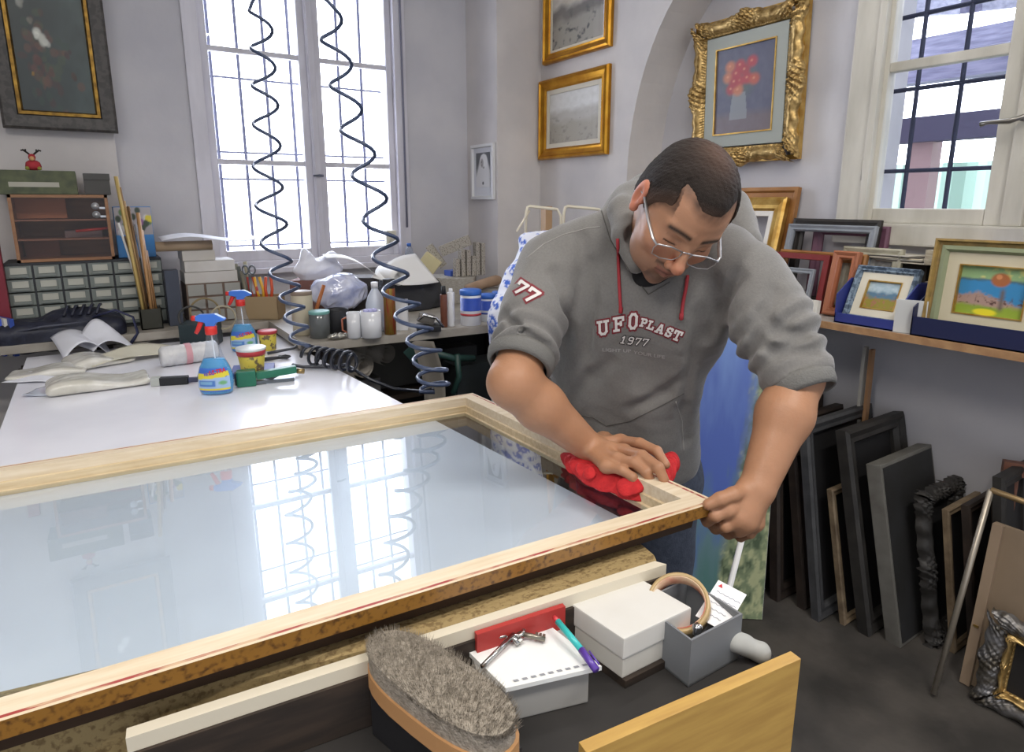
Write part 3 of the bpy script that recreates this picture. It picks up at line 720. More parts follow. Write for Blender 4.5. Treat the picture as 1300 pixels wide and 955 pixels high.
k = MB(); framesweep(k, OW-.14, OH-.14, [(0,-.002),(0,-.008),(.052,-.008),(.052,-.002)], z0=.07); framesweep(k, OW-.244, OH-.244, [(0,-.002),(0,-.012),(.006,-.012),(.006,-.002)], [1]*4, z0=.122); k.build('mount', [mountg, goldp], of)
paint('canvas', OW-.25, OH-.25, bouquet, 80, 90, of, Matrix.Translation((0,-.004,.125)), .4)
# ---- shelf
SZ = 1.072
shm = mat('chipboard_shelf', '9a7350', .6, col2='b08a62', ns=30); 
sh = thing('wall_shelf', 'long chipboard shelf with brown edge under the side window', 'shelf', (0,0,0))
MB().mm((2.215, -.2, SZ-.022), (X3-.001, 2.44, SZ), bev=.002).build('shelf_board', mat('shelf_top_grey', 'b3aca4', .6), sh)
MB().mm((2.2, -.2, SZ-.023), (2.2145, 2.44, SZ+.0005)).build('edge_strip', shm, sh)
for y in (.05, 2.2): MB().prism([(2.3, SZ-.023), (X3-.001, SZ-.023), (X3-.001, SZ-.25)], y-.01, y+.01, M=Matrix(((1,0,0,0),(0,0,1,0),(0,1,0,0),(0,0,0,1)))).build('bracket', darkwood, sh)
SZT = SZ+.0015
# ---- empty frames on the shelf
def fprof(wid, dep, kind=0):
    if kind == 0: return [(0,0),(0,-dep*.8),(wid*.2,-dep),(wid*.55,-dep*.75),(wid*.8,-dep*.8),(wid,-dep*.45),(wid,0)]
    if kind == 1: return [(0,0),(0,-dep),(wid*.3,-dep),(wid*.45,-dep*.6),(wid*.9,-dep*.55),(wid,-dep*.4),(wid,0)]
    return [(0,0),(0,-dep),(wid,-dep),(wid,0)]
def empty_frame(label, ya, yb, x, h, lean, m, wid=.04, dep=.025, kind=0, z=None, group=None, name='empty_frame', liner=None):
    w = abs(ya-yb); t = thing(name, label, 'picture frame', M=facing_left((ya+yb)/2, x, SZT if z is None else z, lean), group=group)
    k = MB(); framesweep(k, w, h, fprof(wid, dep, kind)); weld(k.build('moulding', m, t))
    if liner is not None: k = MB(); framesweep(k, w-2*wid+.004, h-2*wid+.004, [(0,-.002),(0,-dep*.5),(.022,-dep*.4),(.022,-.002)], z0=wid-.002); k.build('liner', liner, t)
    return t
brown = mat('brown_moulding', '7b5238', .45, col2='5d3c28', ns=6, stretch=(4,4,4)); honey = mat('honey_moulding', 'a8763f', .45, col2='8a5c30', ns=9)
redm = mat('dark_red_moulding', '7c2c2c', .35); greym = mat('grey_moulding', '8f949b', .5, col2='7b8087', ns=10); blackm = mat('black_moulding', '26221f', .5)
purple = mat('plum_moulding', '6e4a5c', .5); silver = mat('silver_cream_moulding', 'b5b09c', .45, col2='94907c', ns=15); orangew = mat('orange_wood_moulding', 'a8694a', .45)
empty_frame('large pale gold empty frame with white liner leaning at the back of the shelf', 2.30, 1.68, 2.425, .45, R(12), goldp, .06, .03, liner=mat('white_liner','e6e2da',.5))
empty_frame('gold and brown frame, rearmost of the tall ones leaning on the niche wall', 2.28, 1.65, 2.47, .49, R(9), honey, .05, .025, 1)
empty_frame('silver cream frame standing inside the large gold frame by the man', 2.14, 1.80, 2.375, .27, R(12), silver, .03, .02)
empty_frame('dark plum frame leaning against the silver cream frame on the shelf', 2.08, 1.78, 2.338, .24, R(12), purple, .03, .02)
empty_frame('light brown wooden frame leaning in front, near the stacked white boards', 1.93, 1.64, 2.30, .235, R(14), orangew, .03, .022, 1)
empty_frame('wide grey frame lying back behind the dark red frame', 1.635, 1.27, 2.405, .34, R(11), greym, .028, .02)
empty_frame('tan empty frame in front of the wide grey frame', 1.63, 1.27, 2.378, .235, R(11), honey, .035, .02)
empty_frame('dark red lacquered empty frame on the shelf', 1.62, 1.39, 2.348, .225, R(10), redm, .022, .02, 2)
empty_frame('small grey frame standing inside the dark red frame', 1.59, 1.43, 2.322, .17, R(10), greym, .02, .015)
empty_frame('narrow orange brown frame right of the dark red frame', 1.375, 1.275, 2.345, .245, R(10), orangew, .03, .03)
empty_frame('plum frame at the back, just below the side window corner', 1.55, 1.25, 2.495, .335, R(4), purple, .04, .02)
empty_frame('black frame behind the grey frame with a white top edge', 1.63, 1.27, 2.445, .36, R(8), blackm, .05, .02)
# stacked white boards
wb = mat('white_board', 'd3d2cf', .6); g0 = None
for i in range(7):
    o = MB().mm((-.07, -.10, 0), (.07, .10, .009), bev=.001).build('white_board', wb); tag(o, 'one of the thin white boards stacked in front of the red frame', 'board', 'white boards stacked on the shelf')
    o.location = (2.275, 1.56, SZT+.004+i*.0108); o.rotation_euler = (0,0,R([3,-2,1,4,-3,0,2][i]))
    if i == 0: o.rotation_euler = (0,0,R(12)); o.location.z = SZT
# small painting in a white frame leaning on the shelf front, behind the man's arm
sp_ = Px(1018, 424, 2.13); wpn = thing('white_framed_painting', 'small green painting in a wide white frame leaning on the shelf front behind the arm', 'painting', M=facing_left(sp_.y+.13, 2.165, sp_.z-.22, R(6)))
k = MB(); framesweep(k, .30, .34, [(0,0),(0,-.02),(.04,-.02),(.045,-.005),(.045,0)]); weld(k.build('frame', mat('cream_white_frame','dcd7cc',.5), wpn)); paint('canvas', .21, .25, landscape(22, '7c9a4a', 'a9b04c', '5c7a34', 'd0b860'), 30, 30, wpn, Matrix.Translation((0,-.004,.045)))
# ---- grey framed picture + trays on the shelf
def framed(name, label, M, w, h, m, wid, dep, art, mount=None, mw=.03, kind=0, glass=False, nx=60):
    t = thing(name, label, 'picture', M=M)
    k = MB(); framesweep(k, w, h, fprof(wid, dep, kind)); weld(k.build('frame', m, t)); d = wid
    if mount is not None:
        k = MB(); framesweep(k, w-2*wid+.002, h-2*wid+.002, [(0,-.002),(0,-dep*.45),(mw,-dep*.4),(mw,-.002)], z0=wid-.001); framesweep(k, w-2*wid-2*mw+.006, h-2*wid-2*mw+.006, [(0,-.002),(0,-dep*.5),(.004,-dep*.5),(.004,-.002)], [1]*4, z0=wid+mw-.003); k.build('mount', [mount, goldp], t); d = wid+mw
    paint('canvas', w-2*d+.004, h-2*d+.004, art, nx, nx, t, Matrix.Translation((0,-.003,d-.002)), .4); return t
framed('grey_framed_picture', 'silver grey framed dark picture standing left of the blue tray', facing_left(1.265, 2.405, SZT, R(9)), .22, .26, silver, .035, .022, landscape(31, '55554f', '4a4a44', '3b3a36', '6a6458'), mount=None)
navy = mat('royal_blue_card', '2f3a86', .55, col2='2a3478', ns=5); navyd = mat('dark_navy_card', '1d2348', .5)
def tray(name, label, ya, yb, xf, depth, lip, hb, m, inside=None):
    t = thing(name, label, 'box', (0,0,0)); th = .004; k = MB()
    k.mm((xf, yb, SZT), (xf+depth, ya, SZT+th)); k.mm((xf, yb, SZT), (xf+th, ya, SZT+lip)); k.mm((xf+depth-th, yb, SZT), (xf+depth, ya, SZT+hb))
    for y in (yb, ya-th):
        k.prism([(xf, SZT), (xf+depth, SZT), (xf+depth, SZT+hb), (xf+depth*.55, SZT+hb), (xf, SZT+hb*.66)], y, y+th, M=Matrix(((1,0,0,0),(0,0,1,0),(0,1,0,0),(0,0,0,1))))
    k.build('tray', m, t); return t
tr1 = tray('blue_tray', 'bright blue open card tray holding the small painting with blue frame', 1.267, 1.035, 2.225, .15, .035, .155, navy)
framed('blue_framed_landscape', 'small landscape with a ruffled grey blue frame sitting in the bright blue tray', facing_left(1.150, 2.268, SZT+.006, R(24)), .215, .205, mat('ruffled_blue_grey', '7d8fa0', .6, col2='48586a', ns=70, bump=1.0, bs=120, contrast=(.45,.55)), .022, .026, landscape(5, '93b0bd', '5b7d94', '93893a', 'a9745c'), mount=ivory, mw=.030)
tr2 = tray('dark_blue_box', 'dark navy open box holding the large framed picture under the side window', 1.0, .60, 2.212, .19, .062, .14, navyd)
pm = framed('gold_green_framed_picture', 'large cream mounted seaside painting in gold and green frame standing in the navy box', facing_left(.815, 2.268, SZT+.006, R(5)), .335, .305, mat('gold_green_moulding', 'a98b50', .5, col2='8a7446', ns=40), .022, .035, tree_scene(2), mount=mat('cream_linen_mount','c9bfa4',.85), mw=.056, kind=1, nx=90)
k = MB(); framesweep(k, .295, .265, [(0,-.01),(0,-.026),(.012,-.028),(.020,-.018),(.020,-.01)], z0=.02); k.build('green_slip', mat('sage_slip','8b9272',.6), pm)
cd = MB().mm((-.004, -.045, 0), (.004, .045, .11)).build('white_card', mat('white_card_panel','c8c9c8',.6)); cd.matrix_world = up_at((2.27, 1.005+.03, SZT), R(-35), R(4)); cd.location = (2.235, 1.015, SZT); cd.rotation_euler = (0, 0, R(20)); tag(cd, 'small white card standing between the blue tray and the navy box', 'card')
# pile of flat folders and papers behind the pictures
pile = [('portfolio','8f8574',.30),('portfolio','a89a80',.28),('portfolio','6c675f',.29),('portfolio','b5a993',.27),('portfolio','c2b8a2',.30)]
z = SZT
for i, (nm, cl, ww) in enumerate(pile):
    o = MB().mm((-.09, -ww, 0), (.09, ww, .052), bev=.004).build('portfolio', mat('folder_%s' % cl, cl, .8, col2='7a7060', ns=30, stretch=(1,1,40))); o.location = (2.466, .76, z); o.rotation_euler = (0,0,0)
    tag(o, ['brown','light tan','dark grey','beige','pale cream'][i]+' bulging paper folder, '+['lowest of','second in','middle of','fourth in','topmost of'][i]+' the pile behind the pictures', 'folder'); z += .0535
o = MB().mm((-.09, -.25, 0), (.08, .25, .012), bev=.002).build('yellow_frame_bar', honey); o.location = (2.45, .70, z+.001); tag(o, 'flat honey yellow frame lying on the folders under the blue lid', 'picture frame')
o = MB().mm((-.09, -.24, 0), (.08, .24, .012), bev=.002).build('blue_box_cover', navy); o.location = (2.45, .69, z+.0145); tag(o, 'flat blue lid on top of the pile under the side window', 'lid')
g = random.Random(3)
for i in range(6):
    o = MB().mm((-.07, -.09, 0), (.05, .09, .0035)).build('loose_paper', mat('paper_%d' % (i % 3), ['d6cdb8','55504a','b9b3a6'][i % 3], .8)); o.location = (2.49, 1.15+.01*i, SZT+.212+.0045*i); o.rotation_euler = (0,0,R(g.uniform(-14,14)))
    tag(o, 'one of the loose sheets fanned out over the frames below the window', 'paper', 'loose sheets below the side window')
o = MB().mm((-.04, -.075, 0), (.05, .075, .21), bev=.004).build('archive_box', mat('archive_box_brown', '4a423a', .8)); o.location = (2.50, 1.16, SZT); tag(o, 'dark brown archive box behind the blue tray under loose sheets', 'box')
# ---- dark frames standing on the floor, against the wall below the shelf
def dk(n, c1, c2=None, r=.55): return mat(n, c1, r, col2=c2 or c1, ns=14)
dkA = dk('old_black_frame','34312e','22201e'); dkB = dk('dark_brown_frame','3a2f28','241d19'); dkC = dk('grey_black_frame','4a4a4b','38383a'); greycv = dk('grey_canvas_edge','73716b','625f59'); darkcv = mat('dark_canvas', '2f2f30', .6, col2='262524', ns=6)
tanw = dk('worn_tan_edge','8c7a62','5b4c3a'); 
def standing(label, bx, by, bz_w, h, lean, m, wid=.05, dep=.03, art=None, name='old_frame', kind=0, back=None, ornate_=False, yaw=0):
    """stands on the floor at near left corner (bx,by); plane runs to the wall (+X)"""
    M = up_at((bx, by, 0.001), yaw, lean) @ Matrix.Translation((bz_w/2, dep, 0))
    t = thing(name, label, 'picture frame' if art is None else 'canvas', M=M)
    k = MB()
    if ornate_: ornate(k, bz_w, h, wid, dep, int(bx*100), .008, bulge=.01); framesweep(k, bz_w-.01, h-.01, [(0,0),(0,-.008),(wid,-.006),(wid,0)], z0=.005); k.build('moulding', m, t)
    elif art is None: framesweep(k, bz_w, h, fprof(wid, dep, kind)); weld(k.build('moulding', m, t))
    if art is not None:
        MB().mm((-bz_w/2, -dep, 0), (bz_w/2, 0, h), bev=.003).build('stretcher', m, t)
        MB().mm((-bz_w/2+.012, -dep-.002, .012), (bz_w/2-.012, -dep, h-.012)).build('canvas_face', art, t)
    if back is not None: MB().mm((-bz_w/2+wid-.003, -.006, wid-.003), (bz_w/2-wid+.003, -.002, h-wid+.003)).build('panel', back, t)
    return t
blk = mat('black_panel', '1f1e1f', .6)
standing('broad grey edged canvas, the palest leaning on the floor below the shelf', 2.165, .872, .36, .635, R(13), greycv, art=darkcv, dep=.05, name='leaning_canvas')
standing('black frame just behind the pale grey edged canvas', 2.13, .955, .40, .735, R(13), dkA, .06, .045, back=blk)
standing('narrow dark frame with worn speckled tan edge, lower than its neighbours', 2.12, 1.04, .30, .50, R(12), tanw, .03, .022, back=blk)
standing('tall grey black frame behind the speckled one', 2.06, 1.10, .44, .735, R(10), dkC, .05, .035, back=blk)
standing('dark brown frame right of the tall grey black frame', 2.08, 1.17, .42, .60, R(10), dkB, .05, .035, back=blk)
standing('brown black frame near the back of the row under the shelf', 2.04, 1.255, .44, .70, R(6), dkB, .05, .04, back=blk)
standing('black frame partly hidden by the forearm', 2.02, 1.335, .30, .66, R(5), dkA, .05, .04, back=blk)
standing('tall black frame farthest back against the arch', 2.10, 1.60, .42, .92, R(6), dkA, .06, .04, back=blk)
standing('tall dark frame standing right up under the shelf board', 2.22, 1.39, .30, .93, R(4), dkB, .05, .04, back=blk)
standing('carved blackened frame leaning to the right of the pale canvas', 2.26, .80, .28, .535, R(11), dkA, .06, .04, ornate_=True, back=blk)
standing('thin frame with pale worn edge behind the carved one', 2.29, .755, .25, .50, R(10), tanw, .03, .02, back=blk)
standing('blackened frame with thin brown edge near the tan board', 2.31, .70, .24, .53, R(10), dkB, .035, .025, back=blk)
standing('square topped black frame below the brown stretcher frame', 2.30, .62, .25, .66, R(8), dkA, .05, .03, back=blk)
for (yy, hh_, mm_, lb) in ((1.235, .955, 'b0aca4', 'thin pale strip'), (1.21, .95, 'a07a58', 'thin brown strip')):
    o = MB().mm((-.012,-.006,0), (.012,.006,hh_)).build('wooden_strip', mat('strip_'+mm_, mm_, .6)); o.matrix_world = up_at((2.44, yy, .001), 0, R(1)); tag(o, lb+' standing upright under the shelf', 'wooden strip')
# brown stretcher frame, metal edged frame, tan board, ornate silver frame (right edge of the picture)
bs_ = thing('brown_stretcher_frame', 'bare reddish brown wooden frame standing at the right under the shelf', 'picture frame', M=up_at((2.50, .60, .001), R(-62), R(5)))
k = MB(); framesweep(k, .34, .66, fprof(.045, .035, 2)); weld(k.build('moulding', mat('red_brown_wood','7d5240',.55,col2='6a4334',ns=6), bs_))
p1 = Px(1190, 865, 2.03); p2 = Px(1258, 622, 2.15)
d_ = (p2-p1).normalized(); base = p1-d_*(p1.z/d_.z)*1.0
ms = thing('metal_edged_frame', 'thin steel edged frame leaning diagonally in front of the dark frames', 'picture frame', (0,0,0))
k = MB(); k.tube([base+Vector((0,0,.012)), p2], .009, 6); k.build('upright', mat('brushed_edge','a39a8c',.35,.6), ms)
k = MB(); k.tube([p2, Px(1300, 637, 2.16), Px(1400, 668, 2.17)], .009, 6); k.build('top_bar', mat('brushed_brass','a58a62',.4,.5), ms)
k = MB(); k.add([base+Vector((.01,0,.002)), base+Vector((.33,-.25,.002)), Px(1420, 676, 2.19), p2+Vector((.012,0,-.01))], [(0,1,2,3)]); k.add([base+Vector((.018,0,.002)), base+Vector((.338,-.25,.002)), Px(1420, 676, 2.19)+Vector((.008,0,0)), p2+Vector((.02,0,-.01))], [(0,1,2,3)])
tb = thing('tan_board', 'large tan board leaning at the right behind the silver carved frame', 'board', M=facing_left(.44, 2.185, .001, R(5)))
MB().mm((-.25, -.012, 0), (.25, 0, .54), bev=.002).build('panel', mat('tan_hardboard','8f7c66',.7,col2='82705c',ns=5), tb)
MB().mm((-.25, -.03, 0), (-.222, -.0125, .54), bev=.002).build('edge_batten', mat('batten_beige','97826c',.6), tb)
MB().mm((-.243, -.034, .20), (-.229, -.0305, .206)).build('brass_catch', mat('brass_catch','c8a860',.3,.9), tb)
sf = thing('silver_carved_frame', 'carved silver and gold frame standing at the lower right corner', 'picture frame', M=facing_left(.435, 2.13, .001, R(5)))
k = MB(); ornate(k, .40, .30, .06, .03, 11, .005, bulge=.010); k.build('moulding', mat('tarnished_silver','8b8a8c',.4,.6,col2='5a544a',ns=25), sf)
k = MB(); ornate(k, .30, .20, .02, .03, 12, .005, bulge=.004, z0=.05); k.build('inner_gilt', ornm, sf)
MB().mm((-.15,.002,.05), (.15,.006,.25)).build('panel', blk, sf)
standing('narrow black frame high under the shelf behind the raised forearm', 2.20, 1.455, .30, .90, R(3), dkA, .05, .035, back=blk)
standing('black frame close to the wall right of the high narrow one', 2.32, 1.51, .22, .86, R(3), dkB, .04, .03, back=blk)
# large abstract canvas behind the man
def abstract(u, v):
    n = fbm(u, v*.4, 14, 5); n2 = fbm(u, v, 30, 6)
    c = flatc(u, '5c74c4'); c = mixc(c, np.clip((v-.62)*3+(n-.5)*1.5, 0, 1), '7a98d8'); c = mixc(c, np.clip((.48-v)*4+(n-.5)*3, 0, 1), '6f9098'); c = mixc(c, np.clip((.25-v)*4+(n-.5)*2, 0, 1), '5f8a86')
    e = .72+.25*(v-.35)+.1*(n-.5)
    c = mixc(c, np.clip((u-e)*14, 0, 1), '8c9a78'); c = mixc(c, np.clip((u-e)*14, 0, 1)*np.clip((n2-.52)*9, 0, 1), 'c2c79a'); c = mixc(c, np.clip((u-e)*14, 0, 1)*np.clip((.42-n2)*9, 0, 1), '5a6a52')
    c = mixc(c, np.clip((.17+.1*(n-.5)-u)*14, 0, 1), '8a9098'); c = mixc(c, np.clip((.15-u)*14, 0, 1)*np.clip((n2-.55)*12, 0, 1), 'e6e8ee'); c = mixc(c, blob(u, v, .1, .42, .07, .08)*.7, 'b09478'); return c
a0 = Px(862, 745, 1.78); a1 = Px(1012, 745, 1.86)
ac = thing('abstract_canvas', 'large blue and green painted canvas standing on the floor behind the man', 'canvas', M=up_at(((1.50+1.86)/2, 1.40, .001), R(-38), R(3)))
MB().mm((-.28, 0, 0), (.28, .03, 1.14), bev=.004).build('stretcher', mat('canvas_white_edge','cfd0d4',.7), ac)
paint('painted_face', .555, 1.135, abstract, 90, 160, ac, Matrix.Translation((0,-.0025,.0025)), .45, thick=.002)
wsp = Pt(944, 676, 1.45); wsq = Pt(926, 746, 1.45); dd = (wsp-wsq).normalized()
o = MB().tube([(wsq-dd*(wsq.z/dd.z)), wsp], .008, 4).build('white_batten', wf); tag(o, 'thin white slat leaning upright just right of the table corner', 'slat')
# ================= CLUTTER ON TABLE AND BENCH =================
def T(px, py, z=None): return Pz(px, py, TZ+.001 if z is None else z)
def tt(p): return (p-EYE).dot(-Bv_)
Bv_ = -Vector((cos(PITCH)*sin(YAW), cos(PITCH)*cos(YAW), -sin(PITCH)))
def sc(p): return tt(p)/FP           # metres per photo pixel at p
Rv_ = Vector((cos(YAW), -sin(YAW), 0)); Fh = Vector((sin(YAW), cos(YAW), 0))
def facecam(p, dyaw=0): return Matrix.Translation(p) @ Matrix.Rotation(-YAW+dyaw, 4, 'Z')
def blobmesh(name, fn, c, ext, h, m, label, cat_):
    V, F = sdfmesh(fn, [c[i]-ext[i] for i in range(3)], [c[i]+ext[i] for i in range(3)], h); return tag(meshnp(name, V, F, m), label, cat_)
def sn(p, s, seed):
    g = np.random.default_rng(seed); r = 0
    for _ in range(5): r = r+np.sin(p @ (g.normal(size=3)*s).astype(np.float32)+g.random()*6.28)
    return r/5
clearp = glassmat('clear_plastic', 'f4f7fb', 1.45, rough=.05, boost=.3, opaque=.06, body='eef2fa')
# ---- spray bottles
def label_art(u, v):
    c = flatc(u, '3d6fc8'); c = mixc(c, ((v > .06) & (v < .16))*1.0, 'e0d23a'); c = mixc(c, ((v > .52+.12*u) & (v < .76+.1*u))*1.0, 'ded23e'); c = mixc(c, ((v > .16) & (v < .52+.12*u))*.9, 'a9c6e6')
    c = mixc(c, ((u > .08) & (u < .55) & (v > .24) & (v < .48))*1.0, '4e7cc4'); c = mixc(c, ((u > .12) & (u < .5) & (v > .3) & (v < .42))*.8, '86b9d8'); c = mixc(c, blob(u, v, .77, .38, .14, .1), '6fae78')
    return c
def spray(label, base, yaw, s=1.0):
    t = thing('spray_bottle', label, 'bottle', M=facecam(base, yaw) @ Matrix.Scale(s, 4))
    def ring(z, a, b, n=28): return [(a*cos(2*pi*i/n), b*sin(2*pi*i/n), z) for i in range(n)]
    def loft(pr, nm, m, par=t, cap_=True):
        k = MB(); n = 28; vs = [q for r in pr for q in ring(*r)]; fs = [(i*n+j, i*n+(j+1) % n, (i+1)*n+(j+1) % n, (i+1)*n+j) for i in range(len(pr)-1) for j in range(n)]
        if cap_: fs += [tuple(range(n))[::-1], tuple((len(pr)-1)*n+j for j in range(n))]
        k.add(vs, fs, 0, True); return k.build(nm, m, par)
    body = [(0,.044,.026),(.004,.050,.030),(.03,.054,.032),(.06,.053,.031),(.085,.046,.028),(.105,.036,.023),(.125,.027,.020),(.16,.019,.017),(.185,.015,.015),(.195,.0145,.0145)]
    loft(body, 'bottle_body', clearp)
    liq = [(z+.002, a-.0025, b-.0025) for z, a, b in body if z <= .105]+[(.112,.0305,.0195)]
    lm = mat('blue_cleaning_liquid', '4cb4e8', .05, coat=.3); lm.node_tree.nodes['Principled BSDF'].inputs['Transmission Weight'].default_value = .35; lm.node_tree.nodes['Principled BSDF'].inputs['IOR'].default_value = 1.1
    loft(liq, 'liquid', lm)
    k = MB(); k.lathe([(.016,.188),(.0175,.19),(.0175,.213),(.015,.215)], n=20); k.build('collar', mat('red_plastic_trigger','d8322c',.35), t)
    bl = mat('blue_plastic_head', '3f78d8', .35)
    k = MB(); k.prism([(-.040,.232),(-.040,.246),(-.030,.251),(.018,.252),(.034,.243),(.046,.236),(.044,.231),(.02,.226),(.012,.213),(-.012,.213),(-.014,.226)], -.011, .011, M=Matrix(((1,0,0,0),(0,0,1,0),(0,1,0,0),(0,0,0,1)))); hdo = k.build('spray_head', bl, t)
    md = hdo.modifiers.new('b', 'BEVEL'); md.width = .004; md.segments = 3
    rd_ = mat('red_plastic_trigger','d8322c',.35); k = MB(); k.tube([(-.052,0,.239),(-.039,0,.239)], .0085, 12); k.build('nozzle', rd_, t)
    k = MB(); k.tube([(-.022,0,.236),(-.030,0,.220),(-.037,0,.205),(-.045,0,.192)], [.006,.0055,.005,.004], 8, flat=1.4); k.build('trigger', rd_, t)
    MB().tube([(0,0,.19),(.004,0,.10),(.012,0,.01)], .002, 6).build('dip_tube', mat('white_tube','e8eef2',.4), t)
    # label wrapped on the front
    nx_, ny_ = 24, 24; u, v = np.meshgrid(np.linspace(0,1,nx_+1), np.linspace(0,1,ny_+1)); col = np.clip(np.stack(label_art(u, v), -1), 0, 1).reshape(-1, 3); V = []
    for j in range(ny_+1):
        for i in range(nx_+1):
            z = .012+.075*v[j,i]; a = np.interp(z, [b[0] for b in body], [b[1] for b in body])+.0007; b = np.interp(z, [b[0] for b in body], [b[2] for b in body])+.0007; q = R(-90)+(u[j,i]-.5)*R(118); V.append((a*cos(q), b*sin(q), z))
    idx = np.arange((nx_+1)*(ny_+1)).reshape(ny_+1, nx_+1); F = np.stack([idx[:-1,:-1], idx[:-1,1:], idx[1:,1:], idx[1:,:-1]], -1).reshape(-1, 4)
    lb_ = meshnp('label_sticker', V, F, vmat('label_print', .4), t, col=col)
    k = MB(); me = textmesh('VETRI', .016, bold=.0006, shear=.15)
    for tx, x0_, z0_, sz, mm_ in (('VETRI', -.010, .069, .55, 'label_violet'), ('ULTRA', .016, .076, .75, 'label_red')):
        me = textmesh(tx, .016*sz*1.4, bold=.0008, shear=.1); k = MB()
        V = []
        for vv in me.vertices:
            z = z0_+vv.co.y+vv.co.x*.15; q = R(-90)+(x0_+vv.co.x)/.050; a = np.interp(z, [b[0] for b in body], [b[1] for b in body])+.0014; b = np.interp(z, [b[0] for b in body], [b[2] for b in body])+.0014; V.append((a*cos(q), b*sin(q), z))
        k.add(V, [tuple(p.vertices) for p in me.polygons]); bpy.data.meshes.remove(me); k.build('label_text', mat(mm_, '6a5ab0' if 'violet' in mm_ else 'c8283c', .5), lb_)
    return t
spray('blue liquid glass cleaner spray bottle standing at the front of the table clutter', T(276, 499), R(8), 1.02)
spray('second glass cleaner spray bottle, farther back among the clutter', T(311, 446), R(12), 1.0)
# ---- round tubs
def tub(name, label, cat_, base, r0, r1, h, parts, yaw=0, group=None):
    """parts: list of (name, z0, z1, material, extra radius)"""
    t = thing(name, label, cat_, M=Matrix.Translation(base), group=group)
    for nm, z0_, z1_, m, ex in parts:
        a = r0+(r1-r0)*z0_+ex; b = r0+(r1-r0)*z1_+ex
        MB().lathe([(a*.97,h*z0_),(a,h*z0_+.001),(b,h*z1_-.001),(b*.97,h*z1_)], n=28).build(nm, m, t)
    return t
yel = mat('yellow_print', 'd3c14e', .5, col2='6a5a40', ns=35, contrast=(.55,.6)); redl = mat('red_lid', 'b83a40', .4); whl = mat('white_lid', 'dfe6e4', .35)
b = T(341, 444); s_ = sc(b); tub('yellow_tub', 'yellow plastic tub with open red rim beside the back spray bottle', 'tub', b, .030, .036, .082, [('tub_body',0,.86,yel,0),('rim',.84,1.0,redl,.003)])
MB().lathe([(0,.0835),(.033,.0835)], c=b, n=20, cap=False)
b = T(321, 472, TZ+.022); tub('putty_tub', 'yellow tub with white lid and red band standing on the blue box', 'tub', b, .036, .048, .088, [('tub_body',0,.72,yel,0),('band',.70,.90,redl,.002),('lid',.89,1.0,whl,.002)])
o = MB().mm((-.07,-.06,0), (.07,.06,.020), bev=.002).build('blue_box', mat('blue_flat_box','2d3f96',.5)); o.matrix_world = facecam(T(322, 474), R(18)); tag(o, 'flat dark blue box under the putty tub', 'box')
# ---- staple gun
sg_ = thing('staple_gun', 'green pneumatic staple gun lying on the white table', 'staple gun', M=facecam(T(338, 487), R(22)))
gr = mat('green_enamel', '1f6a52', .35, col2='2a7a60', ns=10); gsl = mat('steel_grey', '6f757a', .3, .8); blk2 = mat('black_rubber', '1d1e22', .6)
k = MB(); k.mm((-.09,-.022,0), (-.03,.022,.052), bev=.006); k.build('head', gr, sg_); k = MB(); k.mm((-.096,-.016,.006), (-.088,.016,.046), bev=.003); k.build('nose_cap', blk2, sg_)
k = MB(); k.box((.035,0,.036), (.13,.03,.026), (0,R(-5),0), bev=.008); k.build('handle', gr, sg_); k = MB(); k.mm((-.05,-.008,.001), (.09,.008,.013), bev=.002); k.build('magazine', gsl, sg_)
k = MB(); k.tube([(.0,0,.018),(.02,0,.016),(.04,0,.024)], .004); k.build('trigger', gsl, sg_); k = MB(); k.tube([(.10,0,.034),(.125,0,.030)], .009, 10); k.build('air_fitting', mat('brass_fitting','a58e62',.3,.9), sg_)
# pincers
pn = thing('pincers', 'black metal pincers lying beside the putty tub', 'pincers', M=facecam(T(350, 457), R(30)))
for s in (-1, 1): MB().tube([(-.06,s*.018,.006),(-.01,s*.008,.008),(.02,-s*.004,.008),(.04,-s*.015,.008),(.055,-s*.003,.008)], [.005,.005,.006,.006,.003], 8).build('jaw', blk2, pn)
MB().lathe([(0,0),(.007,.001),(.007,.014),(0,.015)], c=(.018,0,.002), n=12).build('rivet', gsl, pn)
# knife in case / black boxes
kb = thing('black_cutter', 'black cutter with pale grey end lying by the front spray bottle', 'cutter', M=facecam(T(219, 488), R(14)))
MB().mm((-.055,-.014,0), (.05,.014,.026), bev=.003).build('body', blk2, kb); MB().mm((-.062,-.015,0), (-.035,.015,.028), bev=.002).build('grey_sleeve', mat('pale_grey_sleeve','b0b4ae',.5), kb); MB().mm((.05,-.008,.004), (.08,.008,.02), bev=.003).build('tip', mat('dark_slate','3a3d55',.4), kb)
# roll wrapped in film with pink band
rl = thing('wrapped_roll', 'white roll wrapped in film with a pink band lying across the table', 'roll'); ra, rb_ = T(206, 466)+Vector((0,0,.038)), T(262, 458)+Vector((0,0,.038)); dd = (rb_-ra); 
q_ = MB(); Nn = 26; q_.tube([ra.lerp(rb_, -.02+i/Nn*1.35) for i in range(Nn)], [.030]+[.038+.0012*sin(i*2.2) for i in range(1, Nn-1)]+[.030], 24); o = q_.build('roll', mat('film_white','d9d9da',.2,col2='c6c7c9',ns=25,bump=.5,bs=70)); o.parent = rl
q_ = MB(); q_.tube([ra.lerp(rb_, .52), ra.lerp(rb_, .66)], .0395, 24, cap=False); o = q_.build('pink_band', mat('pink_band','cf9aa2',.5)); o.parent = rl
